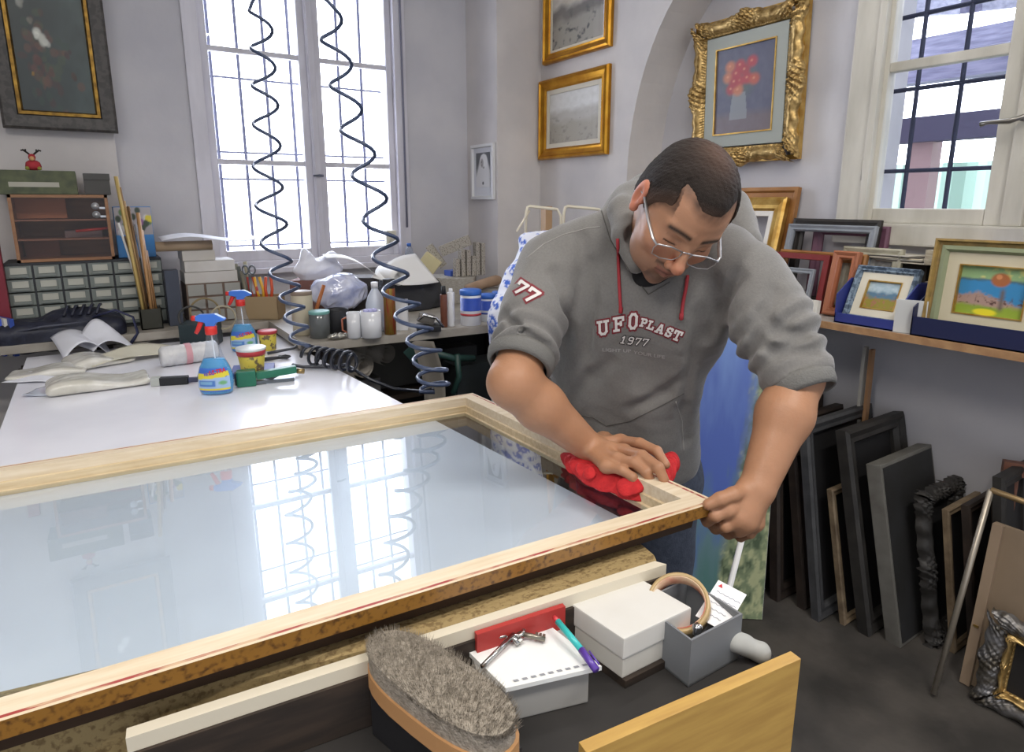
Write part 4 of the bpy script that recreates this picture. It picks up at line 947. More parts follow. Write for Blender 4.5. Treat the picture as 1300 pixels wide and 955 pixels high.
# plastic wrapped parcels
film = mat('cloudy_plastic_wrap', 'dedcd4', .25, col2='c9c6ba', ns=14, bump=.25, bs=60, coat=.6)
def parcel(label, a, b2, r0, r1, ht, seed, m=film, name='wrapped_parcel'):
    A_, B_ = T(*a), T(*b2); c = (A_+B_)*.5; d = (B_-A_); L_ = d.length/2; d.normalize(); s = Vector((0,0,1)).cross(d); Rm = np.array([list(d), list(s), [0,0,1]]).T
    def fn(p):
        q = (p-np.asarray(c, np.float32)) @ Rm.astype(np.float32); x = q[...,0]/L_; w = r0+(r1-r0)*(x*.5+.5); 
        wv = (r0+r1)*.5; hh2 = ht*(.62+.25*np.sin(q[...,0]/L_*3+seed)); e = rbox(np.stack([q[...,0], q[...,1]*wv/w, (q[...,2]-hh2*.45)*ht*.55/np.maximum(hh2*.55,.01)], -1), (0,0,0), (L_, wv*.9, ht*.5), ht*.42)
        e = e-.0035*np.abs(sn(p, 28, seed))-.0022*np.abs(sn(p, 70, seed+1))+.002
        return smax(e, -q[...,2]+.001, .004)
    V, F = sdfmesh(fn, [c[i]-max(L_, r1)-.06 for i in range(2)]+[TZ-.02], [c[i]+max(L_, r1)+.06 for i in range(2)]+[TZ+ht+.06], .0055)
    return tag(meshnp(name, V, F, m), label, 'parcel')
parcel('long parcel in cloudy plastic with red print, nearest to the big frame', (58, 500), (190, 482), .08, .09, .055, 3)
parcel('flat plastic wrapped parcel at the left rear, behind the long one', (10, 480), (112, 470), .07, .07, .035, 7)
parcel('plastic wrapped bundle in the middle under the paper sheets', (85, 468), (165, 455), .10, .09, .05, 9)
g = random.Random(8)
for i in range(0): p = T(74+g.uniform(0,16), 499+g.uniform(-3,3)); p += Vector((0,-.004,.012+g.uniform(0,.008))); k.lathe([(0,-.002),(.0022,0),(0,.002)], c=p, n=5)
# papers
paperw = mat('white_paper_sheet', 'e2e4ec', .6)
def sheet(label, a, b2, dep, hgt, curl, seed, m=paperw, name='paper_sheet', z0=0):
    A_, B_ = T(*a), T(*b2); n = Vector((0,0,1)).cross((B_-A_).normalized())
    g = np.random.default_rng(seed); ph = g.random(3)*6
    k = MB(); k.grid(lambda u, v: A_.lerp(B_, u)+n*(v*dep)+Vector((0,0,z0+.003+hgt*(sin(u*pi+ph[0]*.1)*.6+.4*v)+curl*sin(u*5+v*3+ph[1]))), 18, 10, thick=.0008)
    return tag(k.build(name, m), label, 'paper')
sheet('large curled white sheet lying in front of the black bag', (82, 462), (150, 452), .22, .10, .010, 1)
sheet('second white sheet folded upright beside the curled one', (120, 456), (176, 446), .16, .115, .016, 2)
sheet('long narrow paper envelope running towards the wrapped roll', (118, 470), (236, 449), .11, .04, .007, 3, mat('envelope_ivory','cfcbb8',.6))
sheet('thin sheet of tracing paper at the left end of the table', (2, 488), (60, 486), .10, .01, .004, 4)
sheet('clear plastic sheet lying flat at the left table edge', (28, 505), (75, 502), .09, .006, .004, 6, mat('glossy_film_sheet','d5dcec',.1,coat=.6))
# grey boards, teal case
for i, (a, b2, z_) in enumerate((((168, 441), (236, 424), .004), ((176, 436), (232, 421), .016), ((172, 430), (226, 418), .028))):
    A_, B_ = T(*a), T(*b2); d = (B_-A_).normalized(); o = MB().mm((0,0,0), ((B_-A_).length,.14,.008), bev=.001).build('grey_board', mat('grey_board','a9a59c',.7)); o.matrix_world = basis(A_+Vector((0,0,z_-.003)), d, Vector((0,0,1)).cross(d), (0,0,1))
    tag(o, ['lowest','middle','topmost'][i]+' of the grey boards stacked beside the black bag', 'board')
o = MB().mm((-.07,-.06,0), (.07,.06,.10), bev=.006).build('teal_case', mat('dark_teal_case','1b2d33',.5)); o.matrix_world = facecam(T(257, 438), R(10)); tag(o, 'dark teal case standing behind the front spray bottle', 'case')
# black bag
A_, B_ = T(18, 450), T(140, 446); bc = (A_+B_)*.5+Vector((0,.10,.07)); bagm = mat('black_nylon', '1c1e2c', .5, col2='262a3c', ns=20, bump=.5, bs=60)
def bagf(p):
    d = rbox(p, bc+Vector((0,0,-.005)), (.235,.10,.062), .05); d = smin(d, ell(p, bc+Vector((.07,.02,.05)), (.13,.08,.045)), .03)
    return smax(d-.008*sn(p, 30, 4)-.004*sn(p, 80, 5), TZ+.002-p[...,2], .004)
bg_ = thing('black_bag', 'black nylon shoulder bag lying in front of the small parts cabinet', 'bag')
V, F = sdfmesh(bagf, [bc.x-.32,bc.y-.2,TZ-.03], [bc.x+.32,bc.y+.2,TZ+.25], .007); meshnp('bag_body', V, F, bagm, bg_)
MB().tube([bc+Vector(v) for v in ((.12,-.06,.06),(.20,-.08,.085),(.26,-.09,.05),(.27,-.1,-.02),(.24,-.12,-.055))], .011, 8, flat=.4).build('strap', mat('navy_strap','252a4a',.6), bg_)
for k_ in range(5): MB().tube([bc+Vector((.02+.028*k_,-.07,.075)), bc+Vector((.035+.028*k_,-.03,.105)), bc+Vector((.04+.028*k_,.02,.10))], .006, 6).build('piping', bagm, bg_)
MB().tube([bc+Vector((-.2,-.085,.02)), bc+Vector((-.05,-.11,.045)), bc+Vector((.1,-.11,.05))], .004, 6).build('zip', mat('zip_grey','4a4d5a',.4), bg_)
# magazines at the left edge
for i, c_ in enumerate(('4a64c8','d8d5c8','2c4a9c')):
    o = MB().mm((-.008,-.08,0), (.008,.08,.15), bev=.002).build('magazine', mat('mag_'+c_, c_, .4)); o.matrix_world = facecam(Pz(1+7*i, 455, TZ+.002)+Vector((-.02,.1,0)), R(60)); tag(o, ['blue','cream','dark blue'][i]+' magazine standing upright left of the black bag', 'magazine')
o = MB().mm((-.02,-.02,0), (.02,.02,1.25), bev=.003).build('red_post', mat('dark_red_paint','7c2030',.5)); pr_ = Py(3, 300, 3.25); o.location = (pr_.x-.035, 3.27, .001+BZ); o.scale = (1,1,.0+(Py(3,290,3.27).z-BZ)/1.25); tag(o, 'dark red upright post at the left edge of the cabinet', 'post')
# ---- moulding rods in a pot
PY_ = YD-.09; pb = Py(193, 414, PY_); rod = thing('rod_pot', 'dark square pot holding the bundle of moulding lengths', 'pot', M=Matrix.Translation((pb.x, PY_, BZ+.001)))
k = MB(); w_ = .042
for (x0_, y0_, x1_, y1_) in ((-w_,-w_,w_,-w_+.004),(-w_,w_-.004,w_,w_),(-w_,-w_,-w_+.004,w_),(w_-.004,-w_,w_,w_)): k.mm((x0_,y0_,0), (x1_,y1_,.09))
k.mm((-w_,-w_,0), (w_,w_,.004)); k.build('pot', mat('dark_olive_tin','33332a',.6), rod)
tops = [((147,224),.008,'c2a868'),((152,238),.006,'8a6a40'),((157,255),.007,'a9895c'),((163,262),.006,'6c5238'),((150,283),.005,'dcdad6'),((175,270),.008,'b58a5c'),((172,285),.006,'8f8f95'),((180,292),.006,'c09468'),((158,300),.005,'5b4632'),((186,318),.005,'a87c50')]
for i, (q, r_, c_) in enumerate(tops):
    tp_ = Py(q[0], q[1], PY_+.03); b0_ = Vector((pb.x-.022+.0055*i, PY_-.02+.009*(i % 5), BZ+.008)); o = MB().tube([b0_, tp_], r_, 4).build('moulding_rod', mat('rod_'+c_, c_, .45))
    tag(o, ['long pale gold rod, tallest in the pot','brown rod beside the tallest one','tan rod in the pot','dark brown rod in the pot','white rod leaning left in the pot','light brown rod at the right of the pot','grey rod in the pot','honey coloured rod standing steepest in the pot','blackish brown rod low in the pot','short tan rod at the right side of the pot'][i], 'moulding rod')
# blue picture box on top of cabinet, roll of wood, paper
zt = BZc+CHt
def onY(px, Y, z): q = Py(px, 300, Y); return Vector((q.x, Y, z))
x0_, x1_ = onY(147, YD, zt).x, onY(196, YD, zt).x
bp_ = thing('flower_print_box', 'blue box with a yellow flower print standing behind the moulding rods', 'box', M=Matrix.Translation(((x0_+x1_)/2+.003, YD+.06, zt+.001)))
def fpr(u, v):
    c = flatc(u, '3f86c8'); c = mixc(c, (v > .45)*1., 'a9a4a8'); g = np.random.default_rng(2)
    for _ in range(26): x, y = g.random(), .5+.45*g.random(); c = mixc(c, blob(u, v, x, y, .09, .08), ['d8c63a','8a5a8c','5a7a4c','c8c8cc','3c4a3c'][g.integers(5)])
    return c
MB().mm((-(x1_-x0_)/2,0,0), ((x1_-x0_)/2,.06,.225), bev=.002).build('box_body', mat('sky_blue_card','3f7fbe',.5), bp_)
paint('printed_front', x1_-x0_-.004, .22, fpr, 40, 50, bp_, Matrix.Translation((0,-.003,.002)), .4)
# white boxes stack
wx_ = onY(227, 3.28, 0).x; wx1_ = onY(290, 3.28, 0).x; zb_ = Py(260, 362, 3.28).z
bz0 = BZ+.001; hb_ = Py(260, 360, 3.22).z-bz0
sd = thing('small_drawer_unit', 'small brown unit of six little drawers under the white boxes', 'drawer cabinet', M=Matrix.Translation((wx_-.0, 3.22, bz0)))
W6 = onY(300, 3.22, 0).x-wx_; MB().mm((0,.0,0), (W6,.2,hb_), bev=.003).build('unit_body', mat('taupe_brown','6e5c50',.6), sd)
for i in range(3):
    for j in range(3):
        if hb_*.3*j+.01 > hb_: continue
        MB().mm((.006+W6*i/3, -.006, .006+hb_*j/3), (W6*(i+1)/3-.004, .001, hb_*(j+1)/3-.004), bev=.002).build('drawer', mat('grey_drawer_face','9a9a94',.5), sd)
zb = bz0+hb_
for i, (a, b2, h_, c_) in enumerate(((0,.98,.052,'c9c6c2'),(.02,.95,.05,'d2d0cd'),(.0,.6,.046,'c4bfb4'))):
    o = MB().mm((wx_+W6*a, 3.23, zb+.0005), (wx_+W6*b2-.004, 3.4, zb+h_), bev=.003).build('card_box', mat('box_'+c_, c_, .7, col2='bdb9b3', ns=6)); tag(o, ['lowest','middle','topmost and shortest'][i]+' of the off white card boxes stacked on the brown drawer unit', 'box'); zb += h_+.001
o = MB().tube([(wx_-.10, 3.24, zb+.022), (wx_+W6*.55, 3.24, zb+.022)], .022, 16).build('wooden_roller', mat('pale_beech','a08b72',.5)); tag(o, 'pale wooden roller lying on the card boxes', 'roller')
k = MB(); k.grid(lambda u, v: (wx_-.08+u*.40, 3.16+v*.16, zb+.052+.014*sin(u*6)+.01*v), 14, 5, thick=.001); tag(k.build('folded_paper', paperw), 'white folded paper lying over the wooden roller', 'paper')
o = MB().mm((onY(203,3.2,0).x, 3.2, bz0), (onY(221,3.2,0).x, 3.27, bz0+.25), bev=.002).build('grey_file_box', mat('dark_blue_grey','3e4452',.6)); tag(o, 'narrow dark blue grey file box between the pot and the drawer unit', 'box')
# coiled wires beside
for i, (px_, py_, r_, c_) in enumerate(((262,398,.06,'8a7a58'),(285,404,.05,'a99f86'),(245,405,.05,'3b3a38'))):
    p = Pz(px_, py_+14, BZ+.004) if i != 5 else None; p = Vector((p.x, 3.13, BZ+.004)) if p.y > 3.5 else p
    k = MB(); k.tube([p+Vector((r_*cos(a), .3*r_*sin(a)+.004*sin(5*a), r_+r_*.95*sin(a)+.002*i)) for a in np.linspace(0, 2*pi, 30)], .0045, 6, closed=True); tag(k.build('wire_coil', mat('wire_'+c_, c_, .5)), ['tan','pale','black'][i]+' coil of wire standing behind the spray bottles', 'wire coil')
# ================= bench under the window =================
def Bp(px, py): return Pz(px, py, BZ+.001)
def lathe_item(name, label, cat_, px, py, w_, h_, parts, clear=False):
    b = Bp(px, py); b.y = min(b.y, 3.42); s = sc(b); r = w_*s/2; hh_ = h_*s; t = thing(name, label, cat_, M=Matrix.Translation(b))
    for nm, pr, m in parts: MB().lathe([(x*r, z*hh_) for x, z in pr], n=24).build(nm, m, t)
    return t
wht = mat('white_plastic', 'dcdde0', .35); blu = mat('blue_plastic', '3569c0', .4); blub = mat('deep_blue_label', '2a4aa8', .4); cerm = mat('white_ceramic', 'd8dadf', .2, coat=.3)
jarg = glassmat('jar_glass', 'c9cfcf', 1.5, opaque=.25, body='7d8284')
cyl = lambda a, b: [(.96,a),(1,a+.01),(1,b-.01),(.96,b)]
lathe_item('glass_jar', 'grey glass jar with greenish rim near the left of the bench', 'jar', 407, 428, 26, 34, [('jar',cyl(0,.9),mat('murky_glass','5b5f60',.15,coat=.5)),('lid',cyl(.88,1),mat('teal_lid','6fa39c',.4))])
lathe_item('paint_jar', 'cream jar behind the grey glass jar', 'jar', 386, 424, 26, 55, [('jar',cyl(0,.92),mat('cream_jar','b7ae98',.4)),('lid',cyl(.9,1),mat('rust_lid','8a7a6a',.4))])
def mug(label, px, py, w_, h_, side):
    t = lathe_item('mug', label, 'mug', px, py, w_, h_, [('mug_body', [(.9,0),(1,.03),(1,1),(.92,1),(.9,.1),(0,.08)], cerm)])
    b = Bp(px, py); s = sc(b); k = MB(); k.tube([Rv_*(side*w_*s*.5)+Vector((0,0,h_*s*.8)), Rv_*(side*w_*s*.85)+Vector((0,0,h_*s*.72)), Rv_*(side*w_*s*.85)+Vector((0,0,h_*s*.3)), Rv_*(side*w_*s*.5)+Vector((0,0,h_*s*.2))], .004, 8); k.build('handle', mat('terracotta_handle','b0684e',.3), t); return t
mug('small white mug on the bench, left of the bigger one', 450, 429, 17, 33, -1)
mug('bigger white mug on the bench edge below the white bottle', 472, 428, 26, 34, -1)
k = MB(); 
for dx_ in (-.02, .0, .016): b = Bp(472, 428)+Vector((dx_,0,34*sc(Bp(472,428)))); k.lathe([(0,-.008),(.012,-.004),(.012,.006),(0,.01)], c=b, n=10)
tag(k.build('lilac_cap', mat('lilac_plastic','b3b2dc',.4)), 'lilac plastic bits heaped in the bigger white mug', 'plastic bits'); bpy.data.objects['lilac_cap']['kind'] = 'stuff'
lathe_item('plastic_bottle', 'milky white plastic bottle behind the white mugs', 'bottle', 478, 420, 24, 62, [('bottle',[(.9,0),(1,.04),(1,.55),(.75,.72),(.35,.85),(.3,.9)],mat('milky_plastic','c6cedb',.3)),('cap',[(.36,.88),(.36,1),(0,1.0)],wht)])
lathe_item('spray_can', 'tall gold and red can with black cap on the bench', 'can', 496, 424, 15, 70, [('can',cyl(0,.84),mat('gold_can','8b7a34',.35,.5,col2='8c3426',ns=12,stretch=(9,9,1))),('cap',cyl(.83,1),blk2)])
o = MB().mm((-.026,-.03,0), (.026,.03,.13), bev=.002).build('white_carton', mat('white_carton','d5d6da',.6)); o.matrix_world = facecam(Bp(511, 418), R(6)); tag(o, 'white upright carton right of the gold can', 'carton')
lathe_item('black_bowl', 'black round pot between the glass jar and the small mug', 'pot', 429, 424, 30, 32, [('pot',[(.7,0),(.95,.3),(1,.95),(.96,1),(.9,.95),(.0,.2)],blk2)])
fc = Bp(429, 431); blobmesh('foil_ball', lambda p: ell(p, fc+Vector((0,0,.014)), (.045,.02,.014))-.004*sn(p, 180, 4), fc+Vector((0,0,.014)), (.065,.04,.035), .004, mat('crumpled_foil','a9a79e',.25,.7,bump=.6,bs=90), 'crumpled piece of foil lying at the bench edge', 'foil')
lathe_item('brown_tube', 'brown bottle with black cap beside the white tube', 'bottle', 564, 415, 9, 52, [('tube',cyl(0,.8),mat('brown_glass','6c4030',.3)),('cap',[(.7,.79),(.6,1),(0,1)],blk2)])
lathe_item('white_tube', 'slim white tube standing right of the brown bottle', 'tube', 573, 414, 9, 48, [('tube',cyl(0,.9),wht),('cap',[(.6,.89),(.5,1),(0,1)],wht)])
def tub3(label, px, py, w_, h_, low):
    return lathe_item('glue_tub', label, 'tub', px, py, w_, h_, [('tub',cyl(0,.86),wht),('label_sticker',[(1.02,.42),(1.02,.42),(1.02,.78),(1.02,.78)],blub),('band',[(1.015,.28),(1.02,.28),(1.02,.34),(1.015,.34)] ,redl if low else blub),('lid',[(1.04,.85),(1.06,.86),(1.06,.97),(1.0,1)],blu)])
tub3('tall white glue tub with blue lid and red band', 598, 412, 26, 45, True); tub3('shorter white glue tub with blue label right of the tall one', 619, 407, 22, 34, False); tub3('glue tub half hidden behind the sleeve', 636, 402, 22, 32, False)
# trimmer machine
tm = thing('trimmer', 'small dark metal trimmer with a silver jaw on the bench', 'tool', M=facecam(Bp(545, 420), R(10)))
MB().mm((-.055,-.04,0), (.05,.04,.03), bev=.008).build('base', blk2, tm); MB().box((-.01,0,.055), (.07,.05,.045), (0,R(15),0), bev=.014).build('housing', mat('grey_cast','7b7772',.4,.5), tm); MB().tube([(-.05,-.02,.05),(-.02,-.03,.075),(.03,-.03,.06),(.06,-.03,.02)], .006).build('lever', mat('chrome','c9c9cb',.15,1), tm)
# tool holder
th = thing('tool_holder', 'tan card holder full of pliers and brushes under the left window sash', 'tool holder', M=facecam(Vector((Bp(345, 412).x, 3.2, BZ+.001)), 0))
k = MB(); 
for (a_, b_, c_, d_) in ((-.10,-.05,.10,-.046),(-.10,.046,.10,.05),(-.10,-.05,-.096,.05),(.096,-.05,.10,.05)): k.mm((a_,b_,0), (c_,d_,.11))
k.mm((-.10,-.05,0), (.10,.05,.004)); k.build('holder', mat('tan_card','9b8564',.7), th)
hol = th.matrix_world.copy(); bpy.context.view_layer.update(); hol = th.matrix_world.copy()
def stick(nm, label, cat_, x, y, dx, dz, r, m, z0_=.008): o = MB().tube([hol @ Vector((x,y,z0_)), hol @ Vector((x+dx,y,z0_+dz))], r, 8).build(nm, m); return tag(o, label, cat_)
for i, (x, y, dx, dz, c_) in enumerate(((-.09,.02,-.06,.22,'7d7562'),(-.082,-.01,-.05,.23,'6c6a5c'),(-.07,.03,-.045,.25,'8d8a78'),(-.06,0,-.03,.24,'5c5f5a'),(-.05,.03,-.02,.26,'a09a84'),(-.04,-.02,-.03,.22,'74705f'))):
    stick('brush_handle_stick', ['leftmost and lowest','second','third','fourth','tallest','front'][i]+' of the grey brown sticks fanned in the tool holder', 'stick', x, y, dx, dz, .009, mat('stick_'+c_, c_, .6))
for i, (x, dx, c_, nm_) in enumerate(((-.01,-.02,'b03a30','red'),(.02,-.02,'d8a838','yellow'),(.05,.005,'c8502c','orange'))):
    t = thing('pliers', nm_+' handled pliers standing in the tool holder', 'pliers')
    for s in (-1, 1): o = MB().tube([hol @ Vector((x+s*.004,-.02,.06)), hol @ Vector((x+s*.016+dx*.5,-.02,.14)), hol @ Vector((x+s*.012+dx,-.02,.20))], .007, 8).build('grip', mat('grip_'+c_, c_, .4)); o.parent = t
    o = MB().tube([hol @ Vector((x,-.02,.02)), hol @ Vector((x,-.02,.06))], .008, 8).build('jaw', gsl); o.parent = t
sr = thing('scissors', 'steel scissors standing upright in the tool holder', 'scissors')
for s in (-1, 1): o = MB().tube([hol @ Vector((-.03+s*.016+.014*cos(a),-.03,.235+.02*sin(a))) for a in np.linspace(0, 2*pi, 14)], .004, 6, closed=True).build('finger_loop', gsl); o.parent = sr
o = MB().tube([hol @ Vector((-.03,-.03,.02)), hol @ Vector((-.03,-.03,.215))], .005, 6).build('blade', gsl); o.parent = sr
# plastic bags
p_ = Vector((Bp(398, 405).x+.05, 3.2, BZ)); q_ = Py(396, 336, 3.2)
blobmesh('white_plastic_bag', lambda p: smax(smin(ell(p, q_+Vector((.03,0,-.03)), (.115,.05,.050)), smin(cap(p, q_+Vector((-.02,0,.0)), q_+Vector((-.035,0,.07)), .04, .010), cap(p, q_+Vector((.06,0,-.01)), q_+Vector((.10,0,.035)), .04, .020), .02), .02)+.016*np.abs(sn(p, 30, 6))+.006*np.abs(sn(p, 75, 5))-.012, BZ-p[...,2], .004), q_, (.20,.12,.15), .006, mat('white_carrier_bag','dfe0ea',.3,bump=.6,bs=40,coat=.2), 'white crumpled plastic bag in front of the window', 'plastic bag')
o = MB().mm((-.10,-.07,0), (.10,.07,q_.z-.075-BZ), bev=.004).build('reddish_box', mat('dull_red_brown','74504a',.7)); o.matrix_world = facecam(Vector((q_.x+.01, 3.22, BZ+.001)), 0); tag(o, 'dull reddish brown box under the white plastic bag', 'box')
q2_ = Py(428, 368, 3.05)
blobmesh('clear_plastic_bag', lambda p: smax(ell(p, q2_+Vector((.01,0,-.01)), (.135,.07,.085))+.022*np.abs(sn(p, 28, 16))+.009*np.abs(sn(p, 70, 15))-.014, BZ+.001-p[...,2], .004), q2_, (.19,.13,.16), .006, mat('bluish_plastic_bag','9fa8d0',.12,col2='d8dcee',ns=14,bump=.4,bs=35,coat=.9), 'bluish see-through plastic bag bulging on the bench', 'plastic bag')
o = MB().tube([Bp(400, 411)+Vector((0,.03,.01)), Py(411, 362, 2.95)], .009, 8).build('screwdriver_grip', mat('amber_wood','a5602c',.4)); tag(o, 'amber handled screwdriver leaning against the bluish plastic bag', 'screwdriver')
# black fabric heap and cardboard behind
q3_ = Py(525, 385, 3.0); blobmesh('dark_cloth_heap', lambda p: smax(ell(p, Vector((q3_.x, q3_.y+.06, BZ+.06)), (.20,.10,.15))-.014*sn(p, 25, 26), BZ+.001-p[...,2], .004), Vector((q3_.x, q3_.y+.06, BZ+.08)), (.28,.2,.2), .009, mat('charcoal_cloth','37383c',.9,bump=.4,bs=120), 'charcoal coloured cloth heap under the unrolled white paper', 'cloth')
o = MB().mm((-.16,-.08,0), (.12,.08,.17), bev=.004).build('dark_crate', mat('dark_crate_brown','3c3634',.7)); o.matrix_world = facecam(Vector((Py(455,395,3.2).x, 3.22, BZ+.001)), 0); tag(o, 'dark crate at the back of the bench behind the bottles', 'crate')
# rolled white paper
rollw = mat('roll_white', 'e4e3e0', .5); rolli = mat('roll_cream_inside', 'cdc49e', .6)
pa, pb_ = Py(487, 347, 3.02), Py(505, 352, 2.92)
t = thing('paper_roll', 'white paper roll with an unrolled flap lying on the bench', 'paper roll')
k = MB(); ax_ = (pb_-pa).normalized(); x_ = ax_.orthogonal().normalized(); y_ = ax_.cross(x_)
k.grid(lambda u, v: pa+ax_*(v*.14-.02)+(x_*cos(u*14)+y_*sin(u*14))*(.028+.012*u), 60, 3, thick=.0006); o = k.build('roll', rollw); o.parent = t
f0, f1, f2, f3 = Py(470, 352, 3.0), Py(510, 362, 2.9), Py(556, 358, 2.95), Py(526, 322, 3.1)
k = MB(); k.grid(lambda u, v: (f0.lerp(f1, v)).lerp(f3.lerp(f2, v), u)+Vector((0,-.01,.03*sin(u*pi)-.035*sin(u*pi)*v)), 16, 8, thick=.0008); o = k.build('flap', rollw); o.parent = t
h0, h1, h2, h3 = Py(420, 330, 3.1), Py(455, 335, 3.0), Py(492, 358, 2.95), Py(470, 352, 3.02)
k = MB(); k.grid(lambda u, v: Py(415, 328, 3.12).lerp(Py(490, 360, 2.95), u)+Vector((0,.0,.045*sin(u*pi)))+Vector((0,.07*v,.015*v)), 18, 3, thick=.0008); tag(k.build('paper_strip', rollw), 'narrow curling white paper strip between the plastic bag and the roll', 'paper')
o = MB().mm((-.05,-.03,-.045), (.05,.03,.045), bev=.003).build('cream_box', mat('cream_carton','cfc498',.6)); o.matrix_world = Matrix.Translation(Py(545, 335, 3.15)) @ Matrix.Rotation(-YAW, 4, 'Z') @ Matrix.Rotation(R(38), 4, 'Y'); tag(o, 'tilted cream carton on the white paper beside the sample bars', 'carton')
# support pile under those (ribbed paper stack)
sp2 = Py(560, 375, 3.1); o = MB().mm((-.15,-.10,0), (.22,.12,Py(560, 352, 3.1).z-BZ-.01), bev=.003).build('ribbed_paper_stack', mat('ribbed_paper','b4afa6',.8,col2='8f8a80',ns=60,stretch=(1,1,8))); o.matrix_world = facecam(Vector((sp2.x+.03, 3.22, BZ+.001)), 0); tag(o, 'stack of ribbed grey paper below the blue tray of sample bars', 'paper stack')
zs_ = Py(560, 352, 3.1).z-.008
bt = thing('blue_sample_tray', 'blue tray holding upright perforated sample bars in the corner', 'tray'); bx0, bx1 = Py(566, 350, 3.22).x, Py(608, 350, 3.22).x
MB().mm((bx0, 3.16, zs_), (bx1, 3.24, zs_+.03), bev=.002).build('tray', mat('tray_blue','3450a0',.5), bt)
perf = mat('perforated_grey', 'a9a399', .7, col2='5f5a52', ns=150, contrast=(.55,.6))
for i, (fx, h_, tl) in enumerate(((.10,.10,2),(.27,.15,-1),(.42,.145,1),(.57,.11,2),(.70,.185,0),(.86,.18,0))):
    o = MB().mm((-.012,-.02,0), (.012,.02,h_), bev=.002).build('sample_bar', perf); o.matrix_world = Matrix.Translation((bx0+(bx1-bx0)*fx, 3.135, zs_+.001)) @ Matrix.Rotation(R(tl), 4, 'Y')
    tag(o, ['first','second','third','fourth','fifth and tallest','last'][i]+' perforated grey bar from the left, standing at the blue tray', 'sample bar', 'perforated sample bars')
o = MB().mm((-.09,-.02,-.03), (.09,.02,.03), bev=.002).build('sample_bar', perf); o.matrix_world = Matrix.Translation(Py(578, 312, 3.2)) @ Matrix.Rotation(-YAW, 4, 'Z') @ Matrix.Rotation(R(-22), 4, 'Y'); tag(o, 'wide perforated bar lying slanted on top of the others', 'sample bar', 'perforated sample bars')
o = MB().mm((-.02,-.02,-.07), (.02,.02,.07), bev=.002).build('sample_bar', perf); o.matrix_world = Matrix.Translation(Py(554, 325, 3.2)) @ Matrix.Rotation(-YAW, 4, 'Z') @ Matrix.Rotation(R(-35), 4, 'Y'); tag(o, 'perforated bar leaning at the left of the tray', 'sample bar', 'perforated sample bars')
ha, hb2 = Py(592, 366, 2.95), Py(630, 356, 3.0); o = MB().tube([ha, ha.lerp(hb2, .5), hb2, hb2+(hb2-ha)*.1], [.018,.026,.03,.022], 16).build('leather_roll', mat('tan_leather','a58a72',.7,col2='947a62',ns=12)); tag(o, 'tan leather roll lying behind the glue tubs', 'roll')
o = MB().mm((-.11,-.05,0), (.13,.05,ha.z-.02-BZ), bev=.003).build('grey_carton', mat('grey_carton','908c86',.7)); o.matrix_world = facecam(Vector((Py(612,390,3.0).x+.02, 3.06, BZ+.001)), 0); tag(o, 'grey carton under the tan leather roll', 'carton')
# water bottle on the sill, wall socket
lathe_t = thing('water_bottle', 'small clear water bottle with blue cap right of the window', 'bottle', M=Matrix.Translation((Py(520, 335, 3.5).x, 3.5, Py(520, 336, 3.5).z)))
MB().lathe([(.022,0),(.026,.01),(.026,.07),(.02,.095),(.011,.11)], n=20).build('bottle', glassmat('bottle_clear','e6ebf2',1.4,opaque=.2,body='c9d0dc'), lathe_t); MB().lathe([(.013,.108),(.013,.125),(0,.126)], n=16).build('cap', blu, lathe_t)
o = MB().mm((-.07,-.05,0), (.07,.05,Py(520,336,3.5).z-BZ-.002), bev=.003).build('brown_carton', mat('brown_carton','8a7762',.7)); o.location = (Py(520,336,3.5).x, 3.49, BZ+.001); tag(o, 'brown carton carrying the small water bottle', 'carton')
so = thing('wall_socket', 'cream socket box fixed to the right window casing', 'socket', M=Matrix.Translation(Py(496, 311, 3.565)))
MB().mm((-.033,-.02,0), (.033,.012,.085), bev=.01).build('box', mat('cream_plastic','cfccbe',.4), so); MB().tube([(-.012,-.022,.02),(0,-.026,.045),(.012,-.022,.06)], .006).build('switch_lever', mat('cream_plastic','cfccbe',.4), so)
# ---- coiled hose on the table and its feed lines
hc0, hc1 = T(392, 463)+Vector((0,0,.03)), T(452, 475)+Vector((0,0,.035)); pts = []
blkh = mat('black_hose', '20242f', .3, coat=.3)
start = [T(372, 446)+Vector((0,0,.012)), T(385, 445)+Vector((0,0,.03))]
d = (hc1-hc0); dn = d.normalized(); sx1 = dn.cross(Vector((0,0,1))).normalized()
for i in range(120): u = i/119; a = u*2*pi*6.2; pts.append(hc0+d*u+sx1*(.032*cos(a))+Vector((0,0,.034*sin(a)+.008)))
end = [T(440, 470)+Vector((0,0,.02)), T(470, 482, TZ-.02), T(500, 494, TZ-.06), T(535, 497, TZ-.05), Pt(549, 494, 1.99)]
tag(MB().tube([T(340, 452)+Vector((0,0,.01))]+start+pts, .0062, 8).build('coiled_hose', blkh), 'tightly coiled black air hose lying at the right edge of the table', 'air hose')
tag(MB().tube([T(372, 473)+Vector((0,0,.028)), T(385, 470)+Vector((0,0,.012)), T(425, 469)+Vector((0,0,.010))]+end, .0062, 8).build('straight_hose', blkh), 'plain black hose running from the staple gun over the table edge', 'air hose')
